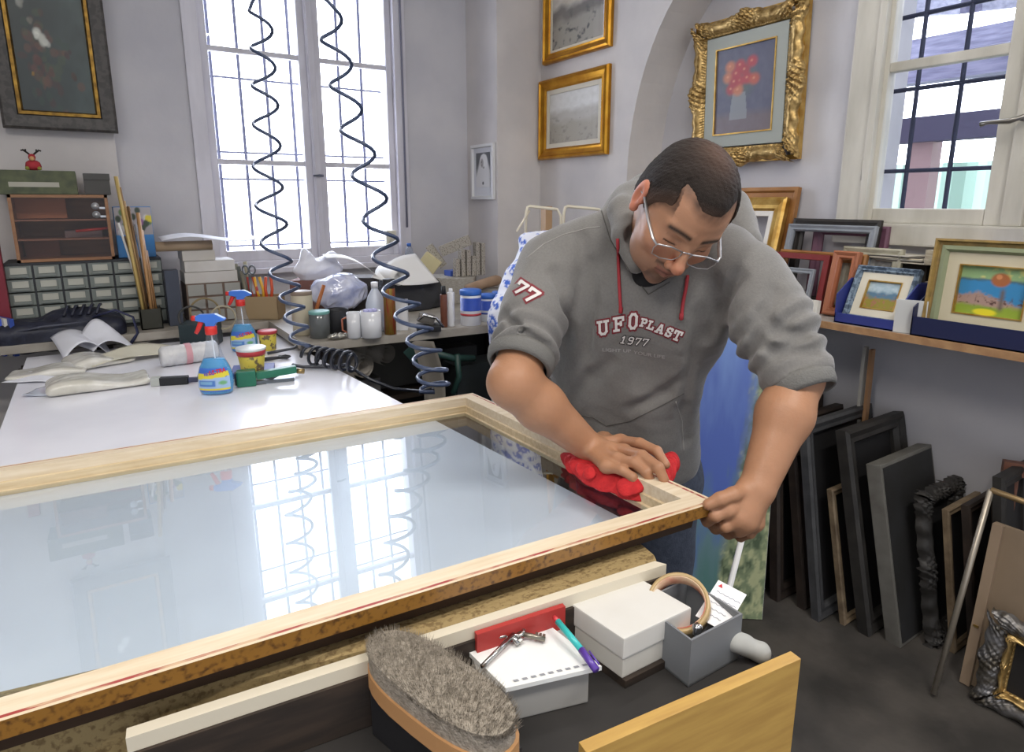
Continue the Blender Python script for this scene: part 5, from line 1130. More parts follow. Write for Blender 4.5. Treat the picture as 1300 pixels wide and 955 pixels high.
# ---- under the bench: paper rolls, boxes, green vice
UZ = .576
for i, (px_, py_, r_, L_, lb) in enumerate(((462, 466, .062, .38, 'big loose paper roll under the bench, lower left one'), (492, 450, .052, .34, 'paper roll under the bench, upper one behind'), (470, 448, .05, .3, 'paper roll under the bench in the middle'))):
    c = Py(px_, py_, yl+.12+.03*i); k = MB(); dv = Vector((-.25,.9,.03)).normalized(); x_ = dv.cross(Vector((0,0,1))).normalized(); y_ = Vector((0,0,1))
    k.grid(lambda u, v: c+dv*(v*L_)+(x_*cos(u*17)+y_*sin(u*17))*(r_*(.35+.65*u)), 70, 2, thick=.0007); tag(k.build('brown_paper_roll', mat('kraft_grey','a39c92',.7)), lb, 'paper roll')
gv = thing('green_vice', 'green metal bench vice under the bench near the hanging hose', 'vice'); gd_ = mat('dark_green_enamel','24413c',.45)
def gp(px, py, Y): return Py(px, py, Y)
A_ = gp(520, 440, 2.5); B_ = gp(546, 470, 2.45); MB().box((A_+B_)*.5, ((B_-A_).length, .08, .10), basis((0,0,0), (B_-A_).normalized(), Vector((0,0,1)).cross((B_-A_).normalized()), (B_-A_).normalized().cross(Vector((0,0,1)).cross((B_-A_).normalized()))).to_3x3(), bev=.004).build('body', gd_, gv)
MB().tube([gp(540, 445, 2.45), gp(575, 455, 2.45), gp(602, 455, 2.45)], .016, 10).build('arm', gd_, gv); MB().tube([gp(580, 450, 2.44), gp(583, 478, 2.44), gp(575, 500, 2.44)], .014, 8).build('handle', gd_, gv); MB().mm(gp(580, 466, 2.46), gp(640, 520, 2.6)).build('base', mat('dark_cast','22282a',.6), gv)
o = MB().mm((-.2,-.01,0), (.2,.01,.3), bev=.002).build('leaning_board', mat('dull_grey_panel','5d5b56',.8)); o.location = (1.15, yl+.45, UZ); tag(o, 'dull grey panel standing on the shelf under the bench', 'panel')
for i, (x, y, w_, h_, c_) in enumerate(((.92, yl+.42, .06, .12, 'b0b3b8'), (1.05, yl+.4, .05, .09, '8d8c88'), (1.6, yl+.5, .1, .16, '54585a'))):
    o = MB().mm((-w_,-.06,0), (w_,.06,h_), bev=.003).build('stored_box', mat('stored_'+c_, c_, .7)); o.location = (x, y, UZ); tag(o, ['pale grey small','middle grey','large dark grey'][i]+' box stored on the shelf under the bench', 'box')
k = MB(); c = gp(532, 470, 2.38); k.grid(lambda u, v: c+Vector((-.03+.09*u+.05*sin(v*2), .03*sin(u*4), .12-.3*v)), 8, 10, thick=.001); tag(k.build('grey_sack', mat('worn_canvas','77726a',.9)), 'worn grey canvas sheet hanging from the bench front', 'canvas sheet')
# ---- rack and blue white sack behind the man
rk = thing('cream_wire_rack', 'cream tubular folding rack standing in the corner behind the man', 'rack'); crm = mat('cream_tube','d6cdb8',.4)
def loop(px0, px1, Y): 
    a, b2 = Py(px0, 262, Y), Py(px1, 266, Y-.12); return [Vector((a.x-.02, a.y, BZ+.002)), a+Vector((0,0,-.03)), a+Vector((.008,0,-.004)), a+Vector((.022,0,.0)), b2+Vector((-.02,0,.0)), b2+Vector((0,0,-.03)), Vector((b2.x, b2.y, BZ+.002))]
k = MB(); k.tube(loop(668, 712, 2.45), .007, 8); o = k.build('loop', crm); o.parent = rk; k = MB(); k.tube(loop(716, 765, 2.40), .007, 8); o = k.build('loop', crm); o.parent = rk
k = MB(); k.tube([Py(656, 294, 2.4), Py(672, 268, 2.45)], .005, 8); o = k.build('hook', crm); o.parent = rk
for px_ in (668, 765): 
    a = Py(px_, 300, 2.42); k = MB(); k.lathe([(0,0),(.012,0),(.012,.006),(0,.006)], c=(a.x, a.y, BZ+.001), n=12); o = k.build('foot', crm); o.parent = rk
def chinois(V):
    n = sn(V, 60, 31); n2 = sn(V, 130, 32); m = np.clip((np.abs(n)-.18)*10, 0, 1)*np.clip((.32-np.abs(n2))*12, 0, 1); return lin('e3e6f2')*(1-m[:,None])+lin('3f66c8')*m[:,None]
sc0 = Py(690, 330, 2.30)
SKB = Py(660, 560, 2.2); SKB.z = .125
def sack(p): return smin(cap(p, Py(645, 400, 2.2), SKB, .08, .12), smin(smin(cap(p, Py(668, 306, 2.34), Py(740, 300, 2.2), .035, .05), cap(p, Py(676, 318, 2.3), Py(662, 345, 2.26), .055, .05), .03), cap(p, Py(660, 355, 2.25), Py(645, 410, 2.2), .07, .08), .03), .04)-.007*sn(p, 30, 33)-.003*sn(p, 80, 3)
V, F = sdfmesh(sack, [sc0.x-.4, sc0.y-.3, -.02], [sc0.x+.35, sc0.y+.3, sc0.z+.25], .007)
tag(meshnp('patterned_sack', V, F, vmat('porcelain_cloth', .8), col=chinois(V.astype(np.float32))), 'white cloth sack with blue floral pattern standing by the cream rack behind the man', 'sack')
o = MB().mm((-.02,-.02,0), (.02,.02,.62)).build('wooden_slat_post', mat('tan_post','b29270',.6)); q = Py(697, 262, 2.6); o.location = (q.x, 2.62, q.z-.62); o.scale = (1,1,1); tag(o, 'tan wooden upright seen through the cream rack', 'post')
# ================= THE MAN =================
Rv = Vector((cos(YAW), -sin(YAW), 0)); Uv = Vector((sin(PITCH)*sin(YAW), sin(PITCH)*cos(YAW), cos(PITCH))); Bv = -Vector((cos(PITCH)*sin(YAW), cos(PITCH)*cos(YAW), -sin(PITCH)))
def cv(x, y, z): return Rv*x+Uv*y+Bv*z
man = thing('person', 'man in a grey hoodie and glasses bending over the big frame and wiping its glass', 'person', Pt(810, 600, 1.62).xy[:]+(0,))
def kid(o): o.parent = man; o.matrix_parent_inverse = man.matrix_world.inverted(); return o
bpy.context.view_layer.update()
# ---- head frame
hf = cv(-.02, -.85, .53).normalized(); hu0 = cv(.36, .50, .79); hs = hf.cross(hu0).normalized()*-1
hs = hu0.cross(hf).normalized()*-1
hs = hf.cross(hu0).normalized(); hu = hs.cross(hf).normalized()      # hs: subject's right->  x axis
# x axis of the head = subject's left
hx = -hs if (-hs).dot(Rv) > 0 else hs
HS = 1.03
eye_mid = Pt(872, 312, 1.12)
HO = eye_mid-hf*.084*HS
HR = np.array([list(hx), list(hf), list(hu)], np.float32).T      # columns = axes
HOn = np.array(HO, np.float32)
def tohead(p): return ((p-HOn) @ HR)/HS
def skull(q):
    d = ell(q, (0,-.008,.032), (.075,.098,.083)); d = smin(d, ell(q, (0,.03,-.03), (.060,.062,.085)), .03)
    return d
def headsdf(p):
    q = tohead(p); a = np.abs(q[...,0]); qa = np.stack([a, q[...,1], q[...,2]], -1)
    d = skull(q)
    d = smin(d, ell(qa, (.022,.035,-.075), (.034,.046,.036)), .02)          # jaw
    d = smin(d, sph(q, (0,.074,-.102), .016), .022)                        # chin
    d = smin(d, ell(qa, (.045,.058,-.028), (.018,.022,.018)), .02)         # cheekbone
    d = smin(d, cap(qa, (.010,.084,.022), (.042,.070,.024), .008, .007), .012)   # brow
    d = smax(d, -sph(qa, (.031,.100,.001), .0135), .012)                   # socket
    d = smin(d, sph(qa, (.0305,.0705,.000), .0135), .004)                  # lid over the eyeball
    d = smax(d, -cap(qa, (.021,.0855,-.0045), (.041,.0795,-.0045), .0012), .0015)   # lid slit
    d = smin(d, cap(q, (0,.086,.012), (0,.108,-.030), .0068, .0095), .010)  # nose bridge
    d = smin(d, sph(q, (0,.110,-.034), .0115), .006); d = smin(d, sph(qa, (.0125,.100,-.040), .0080), .006)
    d = smax(d, -sph(qa, (.0065,.107,-.047), .0035), .003)
    d = smin(d, cap(qa, (.0,.094,-.0595), (.019,.086,-.0635), .0060, .0040), .007)   # upper lip
    d = smin(d, cap(qa, (.0,.092,-.0735), (.016,.086,-.0700), .0065, .0040), .007)   # lower lip
    d = smax(d, -cap(qa, (.0,.101,-.0665), (.022,.091,-.0665), .0016), .003)
    # ears
    e = ell(qa, (.079,-.012,-.004), (.0075,.019,.031)); e = smax(e, -ell(qa, (.087,-.006,-.004), (.007,.010,.020)), .004); e = smin(e, sph(qa, (.078,-.004,-.030), .008), .006)
    e = smin(e, sph(qa, (.077,.003,-.006), .005), .004)
    d = smin(d, e, .006)
    return d*HS
# ---- body joints (photo pixel, depth)
shR, shL = Pt(700,335,1.43), Pt(952,352,1.23)
elR, elL = Pt(652,486,1.25), Pt(1013,480,1.14)
onz = lambda x, y, z: onglass(x, y, z)
wrR = onz(748, 568, .052)
wrL = Pt(963,617,1.085)
nbase = Pt(838,300,1.345); nk2 = HO-hu*.05-hf*.035
def lerp(a, b, t): return a+(b-a)*t
RH = {'i': [(788,560,.062),(812,563,.074),(834,573,.070),(845,590,.052)], 'm': [(792,573,.060),(815,579,.070),(836,594,.062),(843,609,.042)],
      'r': [(784,584,.055),(806,588,.060),(821,600,.050),(827,612,.032)], 'l': [(770,592,.046),(790,597,.048),(803,606,.040),(808,615,.026)], 't': [(765,558,.040),(788,552,.032),(806,554,.024)]}
RH = {k: [onz(*q) for q in v] for k, v in RH.items()}
LH = {'i': [(925,647,1.055),(908,655,1.052),(898,662,1.080),(894,658,1.115)], 'm': [(938,656,1.06),(921,668,1.062),(909,671,1.095),(900,664,1.125)],
      'r': [(950,662,1.068),(938,674,1.075),(925,678,1.108),(914,672,1.135)], 'l': [(960,664,1.078),(952,677,1.09),(940,682,1.118),(930,676,1.140)], 't': [(947,622,1.075),(931,628,1.052),(914,634,1.046),(899,641,1.048)]}
LH = {k: [Pt(*q) for q in v] for k, v in LH.items()}
def hand(p, H, wr, s=1.0):
    d = None
    for k, v in H.items():
        r = {'i':[.0112,.0105,.0095,.0082],'m':[.0115,.0108,.0098,.0084],'r':[.0112,.0103,.0093,.0080],'l':[.0102,.0092,.0082,.0072],'t':[.014,.0125,.0115,.0095]}[k]
        r = [x*s for x in r]
        c = chain(p, v, r[:len(v)], .004)
        if k != 't':   # metacarpal
            c = smin(c, cap(p, lerp(wr, v[0], .12), v[0], .017*s, .0125*s), .012)
        else: c = smin(c, cap(p, lerp(wr, v[0], .3), v[0], .018*s, .015*s), .012)
        d = c if d is None else smin(d, c, .0055)
    kc = (H['i'][0]+H['l'][0])*.5
    if H is LH: d = smin(d, cap(p, lerp(wr, kc, .35), lerp(H['m'][0], H['r'][0], .5)-Bv*.008, .025, .026), .012)
    d = smin(d, cap(p, lerp(wr, kc, .25), lerp(wr, kc, .8), .019*s, .019*s), .012)
    return d
fmR, fmL = lerp(elR, wrR, .35), lerp(elL, wrL, .35)
def near(p, c, rad, fn, far=.05):
    """evaluate fn only near centre c"""
    c = np.asarray(c, np.float32); dd = np.sqrt(((p-c)**2).sum(-1))
    out = (dd-rad+far).astype(np.float32); m = dd < rad
    if m.any(): out[m] = fn(p[m])
    return out
hRc = (wrR+RH['m'][1])*.5; hLc = (wrL+LH['m'][1])*.5
def skin(p):
    d = near(p, HO, .17, headsdf)
    d = smin(d, cap(p, nk2, nbase, .056, .062), .02)
    d = smin(d, chain(p, [lerp(shR,nbase,.05)-Bv*.02, lerp(nbase,nk2,-.25)-Bv*.03, lerp(shL,nbase,.05)-Bv*.02], [.036,.04,.036], .02), .03)
    d = smin(d, chain(p, [nbase, Pt(805,400,1.45), Pt(795,480,1.54), Pt(800,570,1.60)], [.06,.09,.09,.09], .03), .03)
    aR = chain(p, [shR, elR, fmR, wrR], [.042,.049,.048,.031], .02); aL = chain(p, [shL, elL, fmL, wrL], [.040,.041,.046,.030], .02)
    aR = smin(aR, near(p, hRc, .16, lambda q: hand(q, RH, wrR, 1.06)), .015); aL = smin(aL, near(p, hLc, .15, lambda q: hand(q, LH, wrL, 1.0)), .015)
    return smin(smin(d, aR, .02), aL, .02)
def sine(p, s, seed):
    g = np.random.default_rng(seed); r = 0
    for _ in range(4):
        k = g.normal(size=3)*s; r = r+np.sin(p @ k.astype(np.float32)+g.random()*6.28)
    return r/4
allp = [shR, shL, elR, elL, wrR, wrL, nbase, HO]+[x for H in (RH, LH) for v in H.values() for x in v]
lo = [min(a[i] for a in allp)-.14 for i in range(3)]; hi = [max(a[i] for a in allp)+.14 for i in range(3)]; lo[2] = min(lo[2], .84)
V, F = sdfmesh(skin, lo, hi, SKIN_H)
# skin colours
V32 = V.astype(np.float32); q = tohead(V32)
sk = lin('a97c5e'); sk2 = lin('c79a80'); n1_ = sine(V32, 60, 1)[:,None]; n2_ = sine(V32, 350, 2)[:,None]
col = sk*(1+.05*n1_+.03*n2_)
inh = (np.abs(q).max(-1) < .13) 
a_ = np.abs(q[:,0]); y_, z_ = q[:,1], q[:,2]
def cmix(m, c, base):
    m = (np.clip(m, 0, 1)*inh)[:,None]; return base*(1-m)+lin(c)*m
col = cmix(np.full(len(V), .55), 'bb8c70', col)
col = cmix(np.exp(-(((a_-.045)/.02)**2+((z_+.03)/.02)**2))*.35*(y_ > .03), 'b06a55', col)
col = cmix(np.exp(-((a_/.016)**2+((z_+.035)/.016)**2))*.5*(y_ > .09), 'b8614a', col)
col = cmix((a_ > .069)*(np.abs(z_+.004) < .04)*(y_ < .012)*.6, 'c9735c', col)
hl = np.where(a_ < .05, .068+.012*np.clip((a_-.018)/.02, 0, 1), np.interp(y_, [-.12,-.05,-.03,-.012,.004,.016,.028,.045,.07,.1], [-.075,-.07,-.03,-.012,-.020,-.010,.018,.040,.05,.05]))
col = cmix(np.clip(1-(hl-z_)/.016, 0, 1)*(a_ < .074)*(.75+.25*n2_[:,0]), '4a362b', col)
brow = np.exp(-((z_-.0225-.004*np.sin(a_*60))/.0048)**2)*np.clip((a_-.008)*300, 0, 1)*np.clip((.052-a_)*250, 0, 1)*(y_ > .05)
col = cmix(brow*1.0, '2a211c', col)
col = cmix(np.exp(-((z_+.0045)/.0016)**2)*(np.abs(a_-.031) < .0115)*(y_ > .07)*.95, '1c1614', col)
col = cmix(np.exp(-((z_-.009)/.004)**2)*(np.abs(a_-.031) < .013)*(y_ > .06)*.35, '6a4636', col)
lips = (np.abs(z_+.0665) < .0085)*(a_ < .022)*(y_ > .08)
col = cmix(lips*.7, '9c5c50', col); col = cmix(np.exp(-((z_+.0665)/.0016)**2)*(a_ < .023)*(y_ > .08)*.9, '5a2e2a', col)
n3 = sine(V32, 900, 5)
stub = np.exp(-((z_+.0525)/.0055)**2)*(a_ < .028)*(y_ > .075)*.9+np.exp(-((z_+.092)/.013)**2)*(a_ < .026)*(y_ > .045)*.8
col = cmix(stub*(.85+.15*n3), '3a2c26', col)
jawm = np.clip((-.045-z_)*40, 0, 1)*(y_ > -.01)*.42; col = cmix(jawm, '5e4a42', col)
nail = []
skm = vmat('skin', .48, sub=.12, bump=.12, bs=260, spec=.4)
body = meshnp('body', V, F, skm, col=np.clip(col, 0, 1)); kid(body)
# nails
nm = mat('fingernail', 'd3a48e', .3)
# ---- hair
def hairsdf(p):
    q = tohead(p); a = np.abs(q[...,0]); y, z = q[...,1], q[...,2]
    n = sine(p, 420, 9)*.0011+sine(p, 160, 10)*.0012
    th = .0042-.0022*np.exp(-(((y+.02)/.045)**2+(a/.035)**2))*(z > .05)
    d = smin(skull(q), ell(np.stack([a,y,z],-1), (.03,-.045,-.02), (.035,.045,.05)), .03)-th-n/HS
    fr = .070+.012*np.clip((a-.018)/.02, 0, 1)-.045*np.clip((a-.048)/.025, 0, 1)
    side = np.interp(y, [-.12,-.05,-.03,-.012,.004,.016,.028,.045,.07,.1], [-.075,-.07,-.03,-.012,-.020,-.010,.018,.040,.05,.05]).astype(np.float32)
    g = np.where(a < .052, np.where(y > .03, fr, np.minimum(side, fr)), side)
    g = np.where((y > .03), np.maximum(side, np.where(a < .055, fr, side)), side)
    m = (g-z)+n*2
    d = smax(d+.004*np.clip(1+m/.02, 0, 1), m*.7, .003)
    return smax(d, (a*0+ -(z+.078)), .004)*HS
hb = .135; V, F = sdfmesh(lambda p: hairsdf(p), [HO[i]-hb for i in range(3)], [HO[i]+hb for i in range(3)], .0022)
q = tohead(V.astype(np.float32)); bald = np.exp(-(((q[:,1]+.025)/.05)**2+(q[:,0]/.034)**2))*(q[:,2] > .06); st = sine(V.astype(np.float32), 700, 4)
hc = lin('27211e')*(1+.45*st[:,None]*np.abs(sine(V.astype(np.float32), 1500, 14))[:,None]*2); edge_ = np.clip(1-(q[:,2]-np.interp(q[:,1], [-.05,0,.05,.1], [-.05,0,.05,.07]))/.03, 0, 1)*.62
m = np.clip(bald*.75+.1*st*bald+edge_, 0, 1)[:,None]; hc = hc*(1-m)+lin('5d463a')*m
kid(meshnp('hair', V, F, vmat('short_hair', .75, bump=.6, bs=700, spec=.25), col=np.clip(hc, 0, 1)))
# ---- hoodie
hem1, hem2 = Pt(768,568,1.60), Pt(832,576,1.53)
cuR = lerp(shR, elR, 1.0); 
collar = [Pt(829,360,1.275), Pt(806,335,1.27), Pt(792,300,1.29), Pt(790,268,1.34), Pt(822,240,1.43), Pt(880,236,1.46), Pt(930,262,1.43), Pt(948,310,1.36), Pt(930,350,1.30), Pt(885,368,1.265), Pt(829,360,1.275)]
aR_ = (elR-shR).normalized(); aL_ = (elL-shL).normalized()
fR_ = (wrR-elR).normalized(); fL_ = (wrL-elL).normalized()
up3 = np.array([0,0,1], np.float32)
def onb(px, py, t): return Pt(px, py, t)
CRE = []
def hoodie(p):
    d = chain(p, [Pt(728,322,1.43), Pt(815,296,1.42), Pt(922,328,1.28)], [.070,.080,.068], .04)
    lv = [(Pt(742,380,1.45), Pt(872,385,1.33), .100), (Pt(752,435,1.49), Pt(850,440,1.41), .100), (Pt(758,490,1.53), Pt(830,495,1.46), .102), (hem1, hem2, .106)]
    for i in range(3):
        (a0_, b0_, r0_), (a1_, b1_, r1_) = lv[i], lv[i+1]
        for k in (0, .5):
            a2, b2_ = lerp(a0_, a1_, k), lerp(b0_, b1_, k); d = smin(d, cap(p, a2, b2_, r0_, r0_-.003), .035)
    d = smin(d, cap(p, hem1, hem2, .106, .102), .035)
    endR, endL = lerp(shR, elR, .80), lerp(shL, elL, 1.02)
    sR = chain(p, [shR, lerp(shR, elR, .45), endR+aR_*.02], [.072,.070,.068], .03); sL = chain(p, [shL, lerp(shL, elL, .5), endL+aL_*.02], [.068,.066,.058], .03)
    for s_, (sh_, ax, el_, f_, w) in enumerate(((shR, aR_, elR, fR_, .13), (shL, aL_, elL, fL_, .1))):
        e = np.asarray(el_, np.float32); x = (p-e) @ np.asarray(ax, np.float32)
        rad = (p-e) @ np.asarray(cv(.8,.3,.2), np.float32)
        fold = np.sin(x*170+rad*35+1.2*np.sin(rad*30))*.0070*np.exp(-((x+.07)/.055)**2)
        if s_ == 0: sR = sR-fold
        else: sL = sL-fold
    d = smin(d, sR, .028); d = smin(d, sL, .028)
    # ribbed cuffs
    # hood around the neck
    d = smin(d, chain(p, collar[1:10], [.020,.024,.030,.034,.040,.036,.030,.026,.020], .01), .012)
    d = smin(d, chain(p, [Pt(800,262,1.42), Pt(850,262,1.52), Pt(925,290,1.44)], [.05,.07,.05], .03), .03)
    d = smax(d, -cap(p, nk2+hu*.02, nbase+(nk2-nbase)*.25, .066, .060), .010)
    vq = cap(p, Pt(822,338,1.24), Pt(800,300,1.26), .020, .022); d = smax(d, -cap(p, Pt(826,345,1.25), Pt(812,300,1.27), .012, .030), .008)
    # folds on the torso
    w = np.clip((p[...,2]-.85)*2, 0, 1)
    tx = p @ np.asarray(Rv, np.float32)
    d = d-.004*np.sin(tx*48+p[...,2]*14+1.5*np.sin(p[...,2]*11))*np.clip(1.3-np.abs(p[...,2]-1.12)*3, 0, 1)-.002*sine(p, 22, 3)-.0015*sine(p, 60, 6)
    for path, rr, kk_ in CRE:
        for i_ in range(len(path)-1): d = smax(d, -cap(p, path[i_], path[i_+1], rr), kk_)
    # cut sleeve ends
    for (e, f_) in ((endR, aR_), (endL, aL_)):
        c = np.asarray(e, np.float32); x = (p-c) @ np.asarray(f_, np.float32); r_ = np.sqrt(np.maximum(((p-c)**2).sum(-1)-x*x, 0))
        d = np.where((r_ < .10) & (x < .12), smax(d, x-.004, .004), d)
    d = smax(d, (hem1.z-.085)-p[...,2], .006)
    return d
lo = [min(a[i] for a in (shR, shL, elR, elL, hem1, hem2))-.17 for i in range(3)]; hi = [max(a[i] for a in (shR, shL, elR, elL, nbase, nk2, hem1))+.17 for i in range(3)]
V, F = sdfmesh(hoodie, lo, hi, .012)
_b = BVHTree.FromPolygons([tuple(v) for v in V], [tuple(int(i) for i in f) for f in F])
def crease(path, rr=.010, kk_=.016, sink=.35):
    o = []
    for x, y in path:
        d = ray(x, y).normalized(); h = _b.ray_cast(EYE, d)
        if h[0] is not None: o.append(h[0]-d*rr*sink)
    if len(o) > 1: CRE.append((o, rr, kk_))
crease([(706,345),(722,385),(718,430),(706,468)], .012, .02)
crease([(738,300),(742,350),(735,400)], .009, .02); crease([(752,335),(750,385),(744,450)], .008, .022)
crease([(935,352),(915,395),(900,430)], .012, .02); crease([(905,360),(890,400),(880,450)], .009, .02)
crease([(640,400),(668,425),(695,440)], .007, .014); crease([(622,430),(655,448),(690,458)], .006, .012)
crease([(965,395),(985,420),(1020,425)], .008, .016); crease([(955,430),(985,448),(1035,445)], .008, .014); crease([(985,370),(965,410),(950,450)], .008, .018)
crease([(725,505),(750,480),(775,462)], .008, .024); crease([(870,480),(845,500),(800,520)], .008, .02); crease([(880,460),(868,520),(872,560)], .009, .018)
V, F = sdfmesh(hoodie, lo, hi, HOOD_H)
grey_fl = mat('grey_fleece', '777572', .95, col2='6e6c6a', ns=220, bump=.25, bs=500, sheen=.25, contrast=(.3,.7))
hd = meshnp('hoodie', V, F, grey_fl); kid(hd)
bvh = BVHTree.FromPolygons([tuple(v) for v in V], [tuple(int(i) for i in f) for f in F])
def cast(px, py, off=.0015):
    d = ray(px, py).normalized(); h = bvh.ray_cast(EYE, d)
    return (h[0]-d*off) if h[0] is not None else None
def on_hood(path, off=.002, step=3.0):
    out = []
    for i in range(len(path)-1):
        (x0, y0), (x1, y1) = path[i], path[i+1]; n = max(1, int(math.hypot(x1-x0, y1-y0)/step))
        for k in range(n+(i == len(path)-2)): 
            c = cast(x0+(x1-x0)*k/n, y0+(y1-y0)*k/n, off)
            if c is not None: out.append(c)
    return out
# rib cuffs (separate pieces of knit)
rib = mat('grey_rib_knit', '6f6e6b', .95, bump=.5, bs=300)
for (el, f_, r_) in ((lerp(shR, elR, .80), aR_, .070), (lerp(shL, elL, 1.02), aL_, .060)):
    c0 = el; x = f_.orthogonal().normalized(); M = basis(c0, x, f_.cross(x), f_)
    k = MB(); k.lathe([(r_*.86,0),(r_*.98,-.004),(r_*1.0,.006),(r_*.96,.020),(r_*.88,.028),(r_*.82,.026),(r_*.8,.004),(r_*.86,0)], n=40, M=M, cap=False); kid(k.build('sleeve_cuff', rib))
# black undershirt in the neck opening
V, F = sdfmesh(lambda p: smax(cap(p, nbase+(nbase-nk2)*.2, Pt(832,352,1.31), .073, .05), -(cap(p, nk2, nbase, .058, .060)), .004), [nbase[i]-.16 for i in range(3)], [nbase[i]+.16 for i in range(3)], .005)
# keep the undershirt inside: only below the collar
kid(meshnp('undershirt', V, F, mat('black_cotton', '17171a', .9)))
# seams
dk_s = mat('seam_thread', '55534f', .9)
def seam(path, r=.0011, m=dk_s, name='seam', off=.0004):
    pts = on_hood(path, off, 2.5)
    if len(pts) > 2: k = MB(); k.tube(pts, r, 5); kid(k.build(name, m))
seam([(690,468),(705,500),(728,527),(752,530),(770,541),(800,535),(840,515),(868,500)])
seam([(668,328),(690,310),(715,298),(745,290),(762,288)], m=mat('pale_thread','9a9894',.9))
seam([(756,215),(762,262),(775,305),(800,345),(823,374),(850,358)], r=.0012)
seam([(858,510),(866,535),(868,572)], r=.0013, m=mat('pale_thread','9a9894',.9))
# drawstrings
redc = mat('red_cord', 'a03038', .8)
for path in ([(784,303),(785,330),(786,360),(788,394)], [(873,350),(871,365),(867,385),(865,402)]):
    k = MB(); pts = on_hood(path, .004, 3); k.tube(pts, .0034, 8)
    if pts: k.lathe([(0,-.008),(.0042,-.006),(.0042,.006),(0,.008)], c=pts[-1], n=8)
    kid(k.build('drawstring', redc))
# printed lettering, projected on the cloth
whitep = mat('white_print', 'd6d3d0', .7); redpnt = mat('dark_red_print', '7a2630', .7); blkp = mat('black_print', '2c2a2c', .7); greyp = mat('faded_print', '9d9a98', .8)
def letter(mb, ch, cx, cy, hpx, rot=0, wide=1.0, bold=0, shear=.15, off=.0015, mi=0):
    me = textmesh(ch, 1.0, bold=bold, shear=shear)
    bm = bmesh.new(); bm.from_mesh(me); bmesh.ops.triangulate(bm, faces=bm.faces[:])
    ed = [e for e in bm.edges if e.calc_length()*hpx > 5]
    if ed: bmesh.ops.subdivide_edges(bm, edges=ed, cuts=1); bmesh.ops.triangulate(bm, faces=bm.faces[:])
    ys = [v.co.y for v in bm.verts]; xs = [v.co.x for v in bm.verts]; s = hpx/.70
    my = .0; bm.verts.index_update(); ok = True; P = []
    ymid = (max(ys)+min(ys))/2; xmid = (max(xs)+min(xs))/2
    for v in bm.verts:
        x = (v.co.x-xmid)*s*wide; y = (v.co.y-ymid)*s; c_, s_ = cos(rot), sin(rot)
        w = cast(cx+x*c_+y*s_, cy+x*s_-y*c_, off); 
        if w is None: ok = False; break
        P.append(w)
    if ok: mb.add(P, [[v.index for v in f.verts] for f in bm.faces], mi)
    bm.free(); bpy.data.meshes.remove(me)
GL = {'U': [((.12,1),(.12,.2)),((.12,.2),(.3,.03)),((.3,.03),(.6,.03)),((.6,.03),(.78,.2)),((.78,.2),(.78,1)),((-.06,1),(.3,1)),((.6,1),(.96,1))],
 'F': [((.15,0),(.15,1)),((-.05,0),(.38,0)),((-.05,1),(.85,1)),((.85,1),(.85,.78)),((.15,.52),(.62,.52)),((.62,.40),(.62,.64))],
 'O': [((.3,0),(.6,0)),((.6,0),(.8,.2)),((.8,.2),(.8,.8)),((.8,.8),(.6,1)),((.6,1),(.3,1)),((.3,1),(.1,.8)),((.1,.8),(.1,.2)),((.1,.2),(.3,0))],
 'P': [((.15,0),(.15,1)),((-.05,0),(.38,0)),((-.05,1),(.65,1)),((.65,1),(.82,.86)),((.82,.86),(.82,.62)),((.82,.62),(.65,.47)),((.65,.47),(.15,.47))],
 'L': [((.15,0),(.15,1)),((-.05,1),(.38,1)),((-.05,0),(.82,0)),((.82,0),(.82,.28))],
 'A': [((.1,0),(.4,1)),((.4,1),(.55,1)),((.55,1),(.85,0)),((.2,.32),(.75,.32)),((-.05,0),(.26,0)),((.7,0),(1.0,0))],
 'S': [((.8,.75),(.8,.98)),((.8,.85),(.6,1)),((.6,1),(.3,1)),((.3,1),(.12,.85)),((.12,.85),(.12,.62)),((.12,.62),(.8,.38)),((.8,.38),(.8,.15)),((.8,.15),(.6,0)),((.6,0),(.3,0)),((.3,0),(.12,.15)),((.1,.02),(.1,.28))],
 'T': [((.45,0),(.45,1)),((.22,0),(.68,0)),((0,1),(.9,1)),((0,1),(0,.72)),((.9,1),(.9,.72))],
 '1': [((.45,0),(.45,1)),((.2,.8),(.45,1)),((.2,0),(.7,0))], '7': [((.05,1),(.85,1)),((.85,1),(.4,0)),((.05,1),(.05,.75))],
 '9': [((.75,.5),(.3,.5)),((.3,.5),(.12,.62)),((.12,.62),(.12,.88)),((.12,.88),(.3,1)),((.3,1),(.62,1)),((.62,1),(.8,.85)),((.8,.85),(.8,.2)),((.8,.2),(.6,0)),((.6,0),(.2,0))]}
def glyph(mb, ch, cx, cy, h, rot, wide, th, off, shear=.12):
    cr_, sr_ = cos(rot), sin(rot)
    def W(x, y):
        X = ((x-.45)*wide*.8+(y-.5)*shear)*h; Y = (y-.5)*h; return cast(cx+X*cr_+Y*sr_, cy+X*sr_-Y*cr_, off)
    for (a, b2) in GL[ch]:
        ax, ay, bx, by = a[0], a[1], b2[0], b2[1]; dx, dy = (bx-ax)*wide*.8, by-ay; L_ = math.hypot(dx, dy); ux, uy = dx/L_, dy/L_; e = th*.45
        n = 5; pts = []
        for i in range(n+1):
            t_ = i/n; mx, my = ax+(bx-ax)*t_, ay+(by-ay)*t_
            ex = (-e if i == 0 else e if i == n else 0)
            for s_ in (-.5, .5): pts.append(W(mx+(ux*ex-uy*th*s_)/(wide*.8), my+uy*ex+ux*th*s_))
        if any(q is None for q in pts): continue
        mb.add(pts, [(2*i, 2*i+1, 2*i+3, 2*i+2) for i in range(n)])
